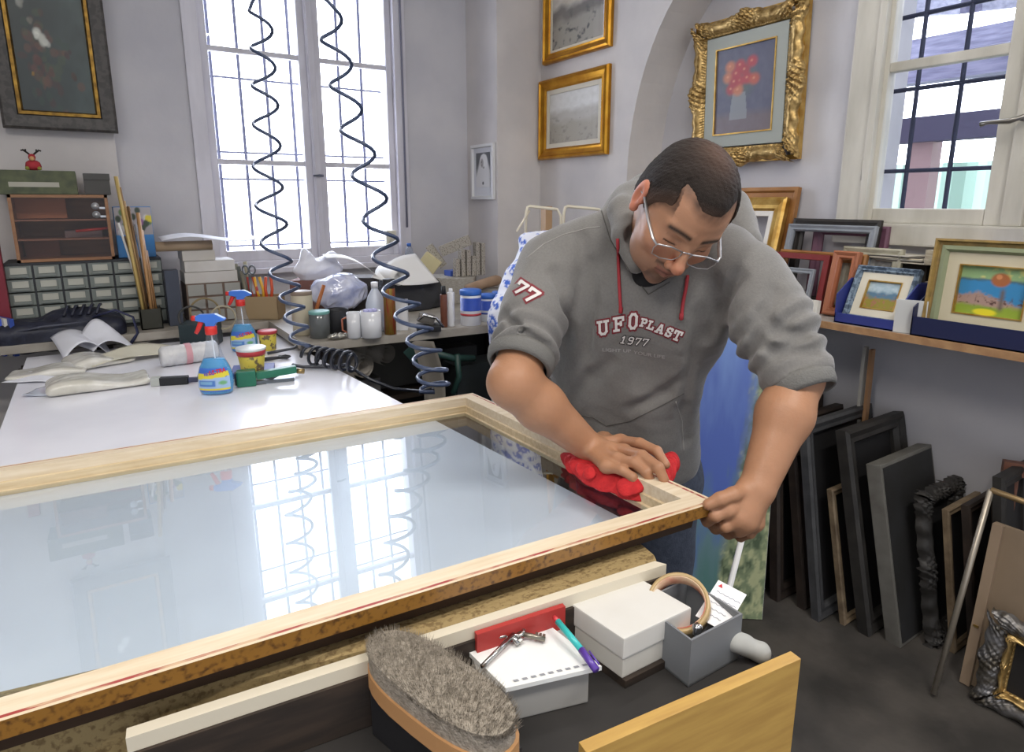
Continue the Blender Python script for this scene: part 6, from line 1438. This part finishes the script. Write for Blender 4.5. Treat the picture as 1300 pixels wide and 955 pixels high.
L1 = [('U',765.5,416.6,16,-.16,1.0),('F',786,411.5,15.5,-.16,1.05),('O',803.8,408.0,17.5,-.06,.85),('P',817.5,410.0,9,.2,1.0),('L',827,413.2,9.5,.28,1.05),('A',838,417.6,10,.32,1.1),('S',849.5,422.0,10.3,.34,1.0),('T',860,426.3,11,.34,1.05)]
for (nm_, mt, tt, of_) in (('print_outline', redpnt, .46, .0010), ('lettering', whitep, .20, .0034)):
    k = MB()
    for ch, x, y, h_, r_, w_ in L1: glyph(k, ch, x, y, h_, r_, w_, tt*(16/h_)**.5, of_)
    if k.v: kid(k.build(nm_, mt))
for (nm_, mt, tt, of_) in (('year_outline', blkp, .42, .0010), ('year_print', whitep, .19, .0034)):
    k = MB()
    for i, ch in enumerate('1977'): glyph(k, ch, 791.5+9.2*i, 431.6+1.1*i, 8.3, .12, 1.15, tt, of_, .25)
    if k.v: kid(k.build(nm_, mt))
k = MB(); letter(k, 'LIGHT UP', 783, 445, 4, .04, 1.5, .015, 0, .0015); letter(k, 'YOUR LIFE', 824, 450.5, 4, .16, 1.5, .02, 0, .0015)
if k.v: kid(k.build('slogan_print', greyp))
for (nm_, mt, tt, of_) in (('sleeve_patch', redpnt, .58, .0012), ('sleeve_number', whitep, .24, .0040)):
    k = MB(); glyph(k, '7', 661, 365.5, 15, .6, 1.1, tt, of_); glyph(k, '7', 675, 375, 16, .6, 1.15, tt, of_)
    if k.v: kid(k.build(nm_, mt))
# ---- spectacles
def H(x, y, z): return HO+(hx*x+hf*y+hu*z)*HS
metal = mat('grey_spectacle_metal', 'b5b4b6', .3, .8); lensm = glassmat('spectacle_lens', 'f2eeee', 1.45)
gl = bpy.data.objects.new('spectacles', None); C.objects.link(gl); kid(gl)
tipz = -.012
for s in (-1, 1):
    def E(u, v): return H(s*(.034+u), .1005-.10*abs(u+.005)**1.4-.0*v+.12*(-v)*.12, tipz+v)
    rim = [E(-.024,.010), E(-.026,-.004), E(-.018,-.014), E(.004,-.0165), E(.022,-.012), E(.027,.002), E(.025,.012)]
    k = MB(); k.tube(rim, .0009, 6); k.tube([E(.025,.012), E(.0,.0145), E(-.024,.010)], .0017, 6); k.tube([E(-.024,.010), H(0, .1015, tipz+.012)], .0014, 6)
    o = k.build('rim', metal); o.parent = gl
    k = MB(); c = E(0,-.002); k.add([c]+rim, [(0, i+1, i+2) for i in range(6)]+[(0, 7, 1)]); o = k.build('lens', lensm); o.parent = gl
    k = MB(); k.tube([E(.026,.010), H(s*.0665, .088, tipz+.011), H(s*.072, .05, tipz+.012), H(s*.0785, .0, tipz+.018), H(s*.080, -.022, tipz+.010), H(s*.078, -.034, tipz-.008)], [.0026,.0036,.0036,.0032,.0026,.0020], 8, flat=.6); o = k.build('temple', metal); o.parent = gl
# ---- jeans and shoes
jeansm = mat('blue_grey_denim', '4a5160', .9, col2='3f4553', ns=90, bump=.3, bs=300)
hipR, hipL = Pt(778,590,1.64), Pt(838,600,1.56); hipR.z = hipL.z = .86
ftR = Vector((hipR.x+.04, hipR.y+.05, .09)); ftL = Vector((hipL.x+.05, hipL.y-.02, .09))
knR = lerp(hipR, ftR, .48)+Vector((-.03,-.02,0)); knL = lerp(hipL, ftL, .48)+Vector((-.03,-.02,0))
def jeans(p):
    d = cap(p, hipR, hipL, .10, .10)
    d = smin(d, chain(p, [hipR+Vector((0,0,-.05)), knR, ftR], [.095,.072,.062], .03), .03); d = smin(d, chain(p, [hipL+Vector((0,0,-.05)), knL, ftL], [.095,.072,.062], .03), .03)
    return smax(d-.003*sine(p, 60, 12), .07-p[...,2], .006)
V, F = sdfmesh(jeans, [min(hipR.x,hipL.x)-.2, min(hipR.y,hipL.y)-.2, .0], [max(hipR.x,hipL.x)+.25, max(hipR.y,hipL.y)+.25, 1.0], .009)
kid(meshnp('jeans', V, F, jeansm))
shoem = mat('black_shoe', '232323', .5); fd = Vector((-.85,-.5,0)).normalized()
for ft in (ftR, ftL):
    b0 = Vector((ft.x, ft.y, .045)); 
    V, F = sdfmesh(lambda p: smax(smin(cap(p, b0-fd*.05, b0+fd*.15, .042, .036), cap(p, b0, b0+Vector((0,0,.05)), .045, .045), .02), .002-p[...,2], .004), [b0.x-.25,b0.y-.25,-.02], [b0.x+.2,b0.y+.2,.17], .008)
    kid(meshnp('shoe', V, F, shoem))
# ---- red cloth under his hand (a thing of its own)
def clothsdf(p):
    lowp = [(716,580,.016),(732,592,.014),(752,606,.014),(774,614,.012),(798,622,.012),(820,622,.014),(838,610,.018),(850,590,.020),(853,580,.020)]
    d = chain(p, [onz(*q) for q in lowp], [.009,.013,.015,.015,.017,.018,.015,.014,.010], .02)
    d = smin(d, chain(p, [onz(745,590,.014), onz(775,598,.018), onz(805,604,.018), onz(835,598,.02)], [.014,.020,.022,.014], .03), .03)
    q = p @ np.array([list(xv), list(yv)], np.float32).T
    w = sine(p, 26, 4)*1.6
    ln = (onz(838,610,.01)-onz(716,580,.01)).normalized(); ac_ = ln.cross(Vector(zv)).normalized()
    al = p @ np.array(list(ln), np.float32); x_ = p @ np.array(list(ac_), np.float32)+(p @ np.array(list(zv), np.float32))*.8
    f = np.sin(x_*300+np.sin(al*38)*1.8+w)*.0036+np.sin(al*75+x_*60+w)*.0022
    d = d-f
    hgt = (p @ np.array(list(zv), np.float32))-float(cr.dot(zv))+.0405
    return smax(d, -hgt, .003)
cc = onz(790, 598, .02); V, F = sdfmesh(clothsdf, [cc.x-.17, cc.y-.17, cc.z-.06], [cc.x+.17, cc.y+.17, cc.z+.08], .0025)
tag(meshnp('cleaning_cloth', V, F, mat('red_cleaning_cloth', 'c8262a', .85, col2='b01c22', ns=60, bump=.4, bs=250)), 'crumpled bright red cleaning cloth under the hand on the glass', 'cloth')
# ================= FOREGROUND TRAY AND THINGS =================
FZ = .872
fb = thing('front_cupboard', 'dark wooden cupboard top in front of the table holding small workshop things', 'cupboard', (0,0,0))
fa = Pz(1010, 826, FZ); 
dirx = ox.copy(); diry = oy.copy()
O = Vector((oa.x, oa.y, 0))-diry*.012      # just in front of the plank
def FP_(x, y, z=FZ): return O+dirx*x-diry*y+Vector((0,0,z))
FMx = basis(Vector((O.x, O.y, 0)), dirx, diry, (0,0,1))
FMx = basis(Vector((O.x, O.y, 0)), dirx, diry, (0,0,1)); FMi = FMx.inverted()
yb0, yb1 = Pz(905, 868, .90), Pz(1003, 826, .90); la, lb = FMi @ yb1, FMi @ yb0
gx_ = lambda x: la.y+(lb.y-la.y)/(lb.x-la.x)*(x-la.x)
polyc = [(-1.3, 0), (.0, 0), (la.x, la.y+.03), (la.x-.004, la.y+.004), (-1.3, gx_(-1.3)+.004)]
MB().prism(polyc, FZ-.03, FZ).build('cupboard_top', mat('black_tray_bottom','2a2725',.7,col2='201e1d',ns=10), fb).matrix_world = FMx
MB().prism([(x*.98-.01, y*.96-.004) for x, y in polyc], 0, FZ-.031).build('cupboard_body', darkwood, fb).matrix_world = FMx
# white lipped strip running beside the plank
def seg(pa, pb, w, h, name, m, label, cat_, z0, mitre=0):
    d = (pb-pa); L_ = d.length; x = d.normalized(); M = basis(pa, x, Vector((0,0,1)).cross(x), (0,0,1))
    k = MB(); k.prism([(0,-w/2),(L_,-w/2),(L_-mitre,w/2),(0,w/2)], z0-pa.z, z0-pa.z+h); o = k.build(name, m); o.matrix_world = M; return tag(o, label, cat_)
p0 = Pz(160, 931, .962); p1 = Pz(842, 713, .962)
rail_ = seg(p0, p1, .022, .943-FZ-.001, 'gap_shade_rail', darkwood, 'dark wooden rail added for the shadowed gap under the ivory moulding strip', 'rail', FZ+.001, .01)  # dark rail added to stand in for the shadowed gap below the strip
seg(p0, p1, .015, .018, 'white_moulding', mat('ivory_lacquer','d8cfbb',.4), 'long ivory moulding strip lying along the chipboard plank', 'moulding strip', .9435, .01)
# red book standing behind the box
rb0, rb1 = Pz(604, 804, .955), Pz(716, 768, .955)
o = seg(rb0, rb1, .008, .955-FZ-.001, 'red_box', mat('red_card','a8302c',.5), 'flat red carton standing behind the keys against the ivory strip', 'carton', FZ+.001)
# white box
bx = thing('white_box', 'plain off white cardboard box with lid beside the pen', 'box')
c0 = Pz(792, 812, .945); c1 = Pz(703, 752, .945); c2 = Pz(878, 772, .945)
vx = (c2-c0); vy = (c1-c0); bw, bd = vx.length, vy.length; vx.normalize(); vy.normalize(); print('BOXANGLE', math.degrees(vx.angle(vy)))
from_v = vy.copy(); vy = Vector((0,0,1)).cross(vx)
skw = Matrix(((1, from_v.dot(vx), 0, 0), (0, from_v.dot(vy), 0, 0), (0,0,1,0), (0,0,0,1)))
bx.matrix_world = basis(Vector((c0.x, c0.y, FZ+.012)), vx, vy, (0,0,1))
wcard = mat('white_card_box', 'cfccc4', .7, col2='c4c0b7', ns=7)
MB().mm((.002,.002,0), (bw-.002,bd-.002,.045), bev=.002).build('box_base', wcard, bx).data.transform(skw)
k = MB(); k.mm((0,0,.03), (bw,bd,.0615), bev=.0025); k.build('lid', mat('white_card_lid', 'd3d1cc', .7, col2='cac7c0', ns=6), bx).data.transform(skw)
tray_ = thing('wooden_block', 'dark wooden block under the white box', 'block', M=basis(Vector((c0.x, c0.y, FZ+.0005))-vy*.0, vx, vy, (0,0,1)))
MB().mm((.002,-.004,0), (bw+.02,bd,.011)).build('block', darkwood, tray_).data.transform(skw)
# notepad
NPZ = FZ+.056
np_ = thing('note_paper', 'white note sheets with a printed lower edge under the keys', 'paper')
q0, q1, q2, q3 = Pz(642, 874, NPZ), Pz(581, 814, NPZ), Pz(690, 788, NPZ), Pz(764, 846, NPZ)
k = MB(); k.add([q0, q1, q2, q3]+[q-Vector((0,0,.006)) for q in (q0,q1,q2,q3)], [(0,1,2,3),(7,6,5,4),(0,4,5,1),(1,5,6,2),(2,6,7,3),(3,7,4,0)])
kk = k.build('sheet', mat('note_white','e3e4e2',.7)); kk.parent = np_
k = MB()
for i in range(9):
    a_0 = q0.lerp(q3, .12+.09*i)+(q1-q0)*.06+Vector((0,0,.0008)); b_0 = a_0+(q3-q0)*.05; c_ = (q1-q0)*.035
    k.add([a_0, b_0, b_0+c_, a_0+c_], [(0,1,2,3)])
kk = k.build('printed_marks', mat('grey_print','8e9096',.7)); kk.parent = np_; kk['kind'] = 'stuff'
o = MB().mm((-.068,-.045,0), (.068,.045,.048), bev=.002).build('cardboard_pad', mat('grey_pad','9c9a96',.8)); m_ = (q0+q1+q2+q3)/4; o.matrix_world = basis(Vector((m_.x, m_.y, FZ+.001)), (q3-q0).normalized(), Vector((0,0,1)).cross((q3-q0).normalized()), (0,0,1)); tag(o, 'grey cardboard pad under the note sheets', 'pad')
# keys
km = mat('nickel_keys', 'b5b3b0', .22, 1.0); kz = FZ+.061
ky = thing('key_ring', 'bunch of steel keys with a carabiner hook lying on the note paper', 'keys')
def kp(x, y, dz=0): return Pz(x, y, kz+dz)
def kpart(nm, mb, m=km): o = mb.build(nm, m); o.parent = ky; return o
k = MB(); k.tube([kp(664+15*cos(a), 786+13*sin(a), .004) for a in np.linspace(-2.6, 1.9, 14)], .0034, 8); k.tube([kp(667,800,.004), kp(650,800,.004), kp(634,803,.004)], .0045, 8); kpart('snap_hook', k)
k = MB(); k.tube([kp(634+13*cos(a), 800+9*sin(a), .004+.003*sin(a)) for a in np.linspace(0, 2*pi, 18)], .002, 6, closed=True); kpart('split_ring', k)
def key(a, b, bits, m=km, w=.0034):
    A_, B_ = kp(*a), kp(*b); d = (B_-A_).normalized(); s = Vector((0,0,1)).cross(d); k = MB()
    k.tube([A_, B_], w, 8); k.tube([A_+d*(.008*cos(t)-.008)+s*.009*sin(t) for t in np.linspace(0, 2*pi, 14)], .0024, 6, closed=True)
    for i in range(bits): k.box(B_-d*(.003+i*.005)+s*.004, (.0035,.009,.003), basis(B_, d, s, (0,0,1)).to_3x3())
    kpart('key', k, m)
key((652,806,.006), (612,847,0), 0); key((655,803,.004), (692,812,.002), 3, mat('dull_brass_key','8a8478',.35,.9)); key((640,803,.003), (622,800,.002), 2); key((646,802,.006), (658,818,.001), 2)
# pen
pe = thing('ballpoint_pen', 'turquoise and violet ballpoint pen leaning on the white box', 'pen')
A_, B_, C_ = Pz(708,789,FZ+.078), Pz(738,825,FZ+.070), Pz(757,851,FZ+.064)
def pp(nm, mb, m): o = mb.build(nm, m); o.parent = pe
pp('barrel', MB().tube([A_, B_], .0043, 12), mat('turquoise_plastic','37b6b4',.3)); pp('grip', MB().tube([B_, C_], .0048, 12), mat('violet_plastic','5b3f9c',.3)); pp('cap', MB().tube([A_, A_+(A_-B_).normalized()*.009], [.004,.003], 12), mat('pen_red','c5343c',.3))
d = (C_-B_).normalized(); pp('clip', MB().tube([C_-d*.002+Vector((.004,-.002,.006)), B_+d*.01+Vector((.004,-.002,.006))], .0013, 6), mat('violet_plastic','5b3f9c',.3))
# shoe brush
br = thing('bristle_brush', 'grey brown soft bristle brush with wooden back at the front edge', 'brush')
BRZ = .990; b0, b1 = Pz(478, 800, BRZ), Pz(650, 920, BRZ)
bxv = (b1-b0).normalized(); byv = Vector((0,0,1)).cross(bxv); br.matrix_world = basis(Vector((b0.x, b0.y, BRZ-.053)), bxv, byv, (0,0,1)); Lb = (b1-b0).length
def oval(L_, wd, n=28): return [(L_/2+L_/2*math.copysign(abs(cos(2*pi*i/n))**.7, cos(2*pi*i/n)), wd*math.copysign(abs(sin(2*pi*i/n))**.8, sin(2*pi*i/n))) for i in range(n)]
k = MB(); k.prism(oval(Lb, .040), 0, .022); k.build('brush_back', mat('beech_wood','b88a5c',.5), br)
bm_ = mat('taupe_bristle', 'aaa092', .95, col2='8c8376', ns=120, bump=1.0, bs=300)
k = MB(); base_ = oval(Lb-.004, .038, 40); vs = []; fs = []
k.prism(oval(Lb-.004, .037, 40), .022, .046, smooth=False); bo = k.build('bristle_block', bm_, br)
k = MB(); g = random.Random(5); cnt = 0
while cnt < 6000:
    x = g.uniform(0, Lb); y = g.uniform(-.037, .037)
    if (abs((x-Lb/2)/(Lb/2))**2.4+abs(y/.037)**2.4) > 1: continue
    cnt += 1; sx_ = (x-Lb/2)*.06+g.uniform(-.003,.003); sy_ = y*.15+g.uniform(-.003,.003); w_ = .0005; h_ = .052+g.uniform(-.004,.003)
    k.add([(x-w_, y, .04), (x+w_, y, .04), (x+sx_, y+sy_, h_)], [(0,1,2)])
    k.add([(x, y-w_, .04), (x, y+w_, .04), (x+sx_, y+sy_, h_)], [(0,1,2)])
o = k.build('bristles', bm_, br); o['kind'] = 'stuff'
o = MB().mm((.02,-.028,-(BRZ-.054-FZ)), (Lb-.01,.028,0), bev=.002).build('black_tin', mat('black_tin','222225',.4)); o.matrix_world = basis(Vector((b0.x, b0.y, BRZ-.0535)), bxv, byv, (0,0,1)); tag(o, 'low black tin under the bristle brush', 'tin')
# grey open box with tape and card
gm = mat('grey_plastic_box', '74777b', .45)
gx = thing('grey_open_box', 'grey plastic open box holding tape and a white card', 'box')
g0, g1, g2 = Pz(878, 812, .945), Pz(943, 778, .945), Pz(834, 742, .945)
vx2 = (g1-g0); gw = vx2.length; vx2.normalize(); vy2 = Vector((0,0,1)).cross(vx2); gd = .10; gx.matrix_world = basis(Vector((g0.x, g0.y, FZ+.001)), vx2, vy2, (0,0,1)); gh = .07
k = MB(); k.mm((0,0,0), (gw,gd,.003)); k.mm((0,0,0), (gw,.003,gh)); k.mm((0,gd-.003,0), (gw,gd,gh)); k.mm((0,.003,0), (.003,gd-.003,gh)); k.mm((gw-.003,.003,0), (gw,gd-.003,gh)); k.build('box', gm, gx)
tp = thing('tape_roll', 'roll of brown adhesive tape standing in the grey box', 'tape')
tc_ = Pz(862, 768, .935); ax = (vx2*.25-vy2*.35+Vector((0,0,1.0))).normalized(); ax = (Rv*(-.25)+Bv*.55+Uv*.6).normalized(); ax_x = ax.orthogonal().normalized(); Mt = basis(tc_, ax_x, ax.cross(ax_x), ax)
k = MB(); k.lathe([(.0385,-.011),(.0435,-.011),(.0435,.011),(.0385,.011),(.0385,-.011)], n=40, cap=False); o = k.build('tape', mat('tan_tape','b49a6e',.35)); o.parent = tp
k2 = MB(); k2.lathe([(.0365,-.011),(.0383,-.011),(.0383,.0112),(.0365,.0112),(.0365,-.011)], n=40, cap=False); o = k2.build('tape_core', mat('red_print_core','b0604e',.6,col2='c9b394',ns=30)); o.parent = tp
tp.matrix_world = Mt
cdm = thing('white_card', 'white card with red triangle and handwriting propped up in the grey box', 'card')
d0, d1, d2 = Pt(883,782,.90), Pt(920,803,.875), Pt(913,737,.945)
e1_ = (d1-d0); Lw = e1_.length; e1_.normalize(); e2 = (d2-d0); e2 = (e2-e1_*e2.dot(e1_)); Lh = e2.length; e2.normalize(); nn = e1_.cross(e2)
cdm.matrix_world = basis(d0, e1_, e2, nn)
MB().mm((0,.0,-.0006), (Lw*1.0,Lh,.0), 0).build('sheet', mat('card_white','e6e6e8',.6), cdm)
k = MB(); k.add([(.004,Lh*.86,.0006),(.011,Lh*.86,.0006),(.0075,Lh*.95,.0006)], [(0,1,2)]); k.build('red_mark', mat('pen_red','c5343c',.3), cdm)
k = MB()
for i, y in enumerate((.74,.6,.46,.32,.18)): k.tube([(Lw*.15+.0025*j, Lh*y+.0010*sin(j*2.1+i), .0006) for j in range(15-i)], .0003, 4)
k.build('handwriting', mat('ink_blue','6b6f8c',.6), cdm)
sc_ = MB(); sp0 = Pz(885, 800, .93); sc_.lathe([(0,-.008),(.006,-.008),(.007,-.004),(.007,.006),(.004,.009),(0,.009)], c=sp0, n=12)
tag(sc_.build('metal_screw_cap', mat('chrome','c9c9cb',.15,1)), 'small chrome cap lying inside the grey box', 'cap')
# yellow plywood edge + putty lump
d = (yb1-yb0).normalized(); o = thing('plywood_board', 'short honey yellow wooden board at the lower right front corner', 'board', M=basis(yb1, -d, Vector((0,0,1)).cross(-d), (0,0,1)))
MB().mm((-.0,.001,-.16), (.34,.018,.0), bev=.001).build('board', mat('honey_pine','c09a52',.5,col2='b08a48',ns=5,stretch=(2,20,20)), o)
lc = Pz(952, 824, .89); V, F = sdfmesh(lambda p: smin(cap(p, lc-Rv*.02+Uv*.012, lc+Rv*.012-Uv*.004, .016, .013)-.002*sine(p, 90, 3), sph(p, lc+Rv*.016-Uv*.006, .012), .01), [lc[i]-.06 for i in range(3)], [lc[i]+.06 for i in range(3)], .003)
tag(meshnp('crumpled_rag', V, F, mat('pale_grey_rag','a3a39f',.9)), 'crumpled pale grey rag beside the grey box', 'rag')
o = MB().mm((-.03,-.02,0), (.03,.02,.035), bev=.002).build('dark_tin', mat('slate_tin','3c3d49',.4)); o.matrix_world = Matrix.Translation(Pz(402, 872, FZ)) @ Matrix.Rotation(R(30), 4, 'Z'); tag(o, 'small dark slate coloured tin at the front edge below the plank', 'tin')
# ================= CAMERA, LIGHT =================
cam = bpy.data.cameras.new('camera'); co = bpy.data.objects.new('camera', cam); C.objects.link(co)
cam.sensor_width = 36; cam.lens = 36*FP/1300; cam.clip_start = .02
cam.shift_x = 0; cam.shift_y = -(955/2-432)/1300
co.location = EYE; co.rotation_euler = (pi/2-PITCH, 0, -YAW); SC.camera = co
w = bpy.data.worlds.new('sky'); SC.world = w; w.use_nodes = True; nt = w.node_tree; L = nt.links.new
bg = nt.nodes['Background']
tc = nt.nodes.new('ShaderNodeTexCoord'); sx = nt.nodes.new('ShaderNodeSeparateXYZ'); L(tc.outputs['Generated'], sx.inputs[0])
ad = nt.nodes.new('ShaderNodeMath'); ad.operation = 'MULTIPLY_ADD'; ad.inputs[1].default_value = .5; L(sx.outputs['X'], ad.inputs[0]); L(sx.outputs['Y'], ad.inputs[2])
rp = nt.nodes.new('ShaderNodeMapRange'); rp.inputs['From Min'].default_value = -.4; rp.inputs['From Max'].default_value = .5
rp.inputs['To Min'].default_value = SKY_BACK; rp.inputs['To Max'].default_value = SKY_FRONT
L(ad.outputs[0], rp.inputs['Value']); L(rp.outputs[0], bg.inputs['Strength'])
bg.inputs['Color'].default_value = (.86, .91, 1.0, 1)
def area(name, loc, rot, sx_, sy_, e, col=(1,1,1), portal=False):
    l = bpy.data.lights.new(name, 'AREA'); l.shape = 'RECTANGLE'; l.size = sx_; l.size_y = sy_; l.energy = e; l.color = col
    if portal: l.cycles.is_portal = True
    o = bpy.data.objects.new(name, l); C.objects.link(o); o.location = loc; o.rotation_euler = rot; return o
SC.view_settings.view_transform = 'Standard'; SC.view_settings.look = 'None'; SC.view_settings.gamma = 1; SC.view_settings.use_curve_mapping = False
SC.view_settings.exposure = EXPO
SC.cycles.use_denoising = True; SC.cycles.max_bounces = 8; SC.cycles.diffuse_bounces = 4; SC.cycles.glossy_bounces = 4; SC.cycles.transparent_max_bounces = 16; SC.cycles.sample_clamp_indirect = 6
# added fill lamps, out of view, housed like ceiling tubes
fillm = mat('fill_lamp_housing', 'e8e8e4', .5)
for (x, y, e) in ((-.9, .1, FILL_LAMP), (.9, -.5, FILL_LAMP), (1.3, 1.3, FILL_LAMP*.25)):
    t = thing('fill_lamp', 'added fill lamp over the workshop at x %.0f' % 0, 'fill lamp', (x, y, CEIL-.02), group='added fill lamps')
    t['label'] = 'long white batten added on the ceiling out of view as fill light'
    MB().mm((-.6, -.07, -.05), (.6, .07, 0), bev=.008).build('housing', fillm, t)
    a = area('fill_area', (x, y, CEIL-.09), (0,0,0), 1.2, .12, e, (1,.95,.88));
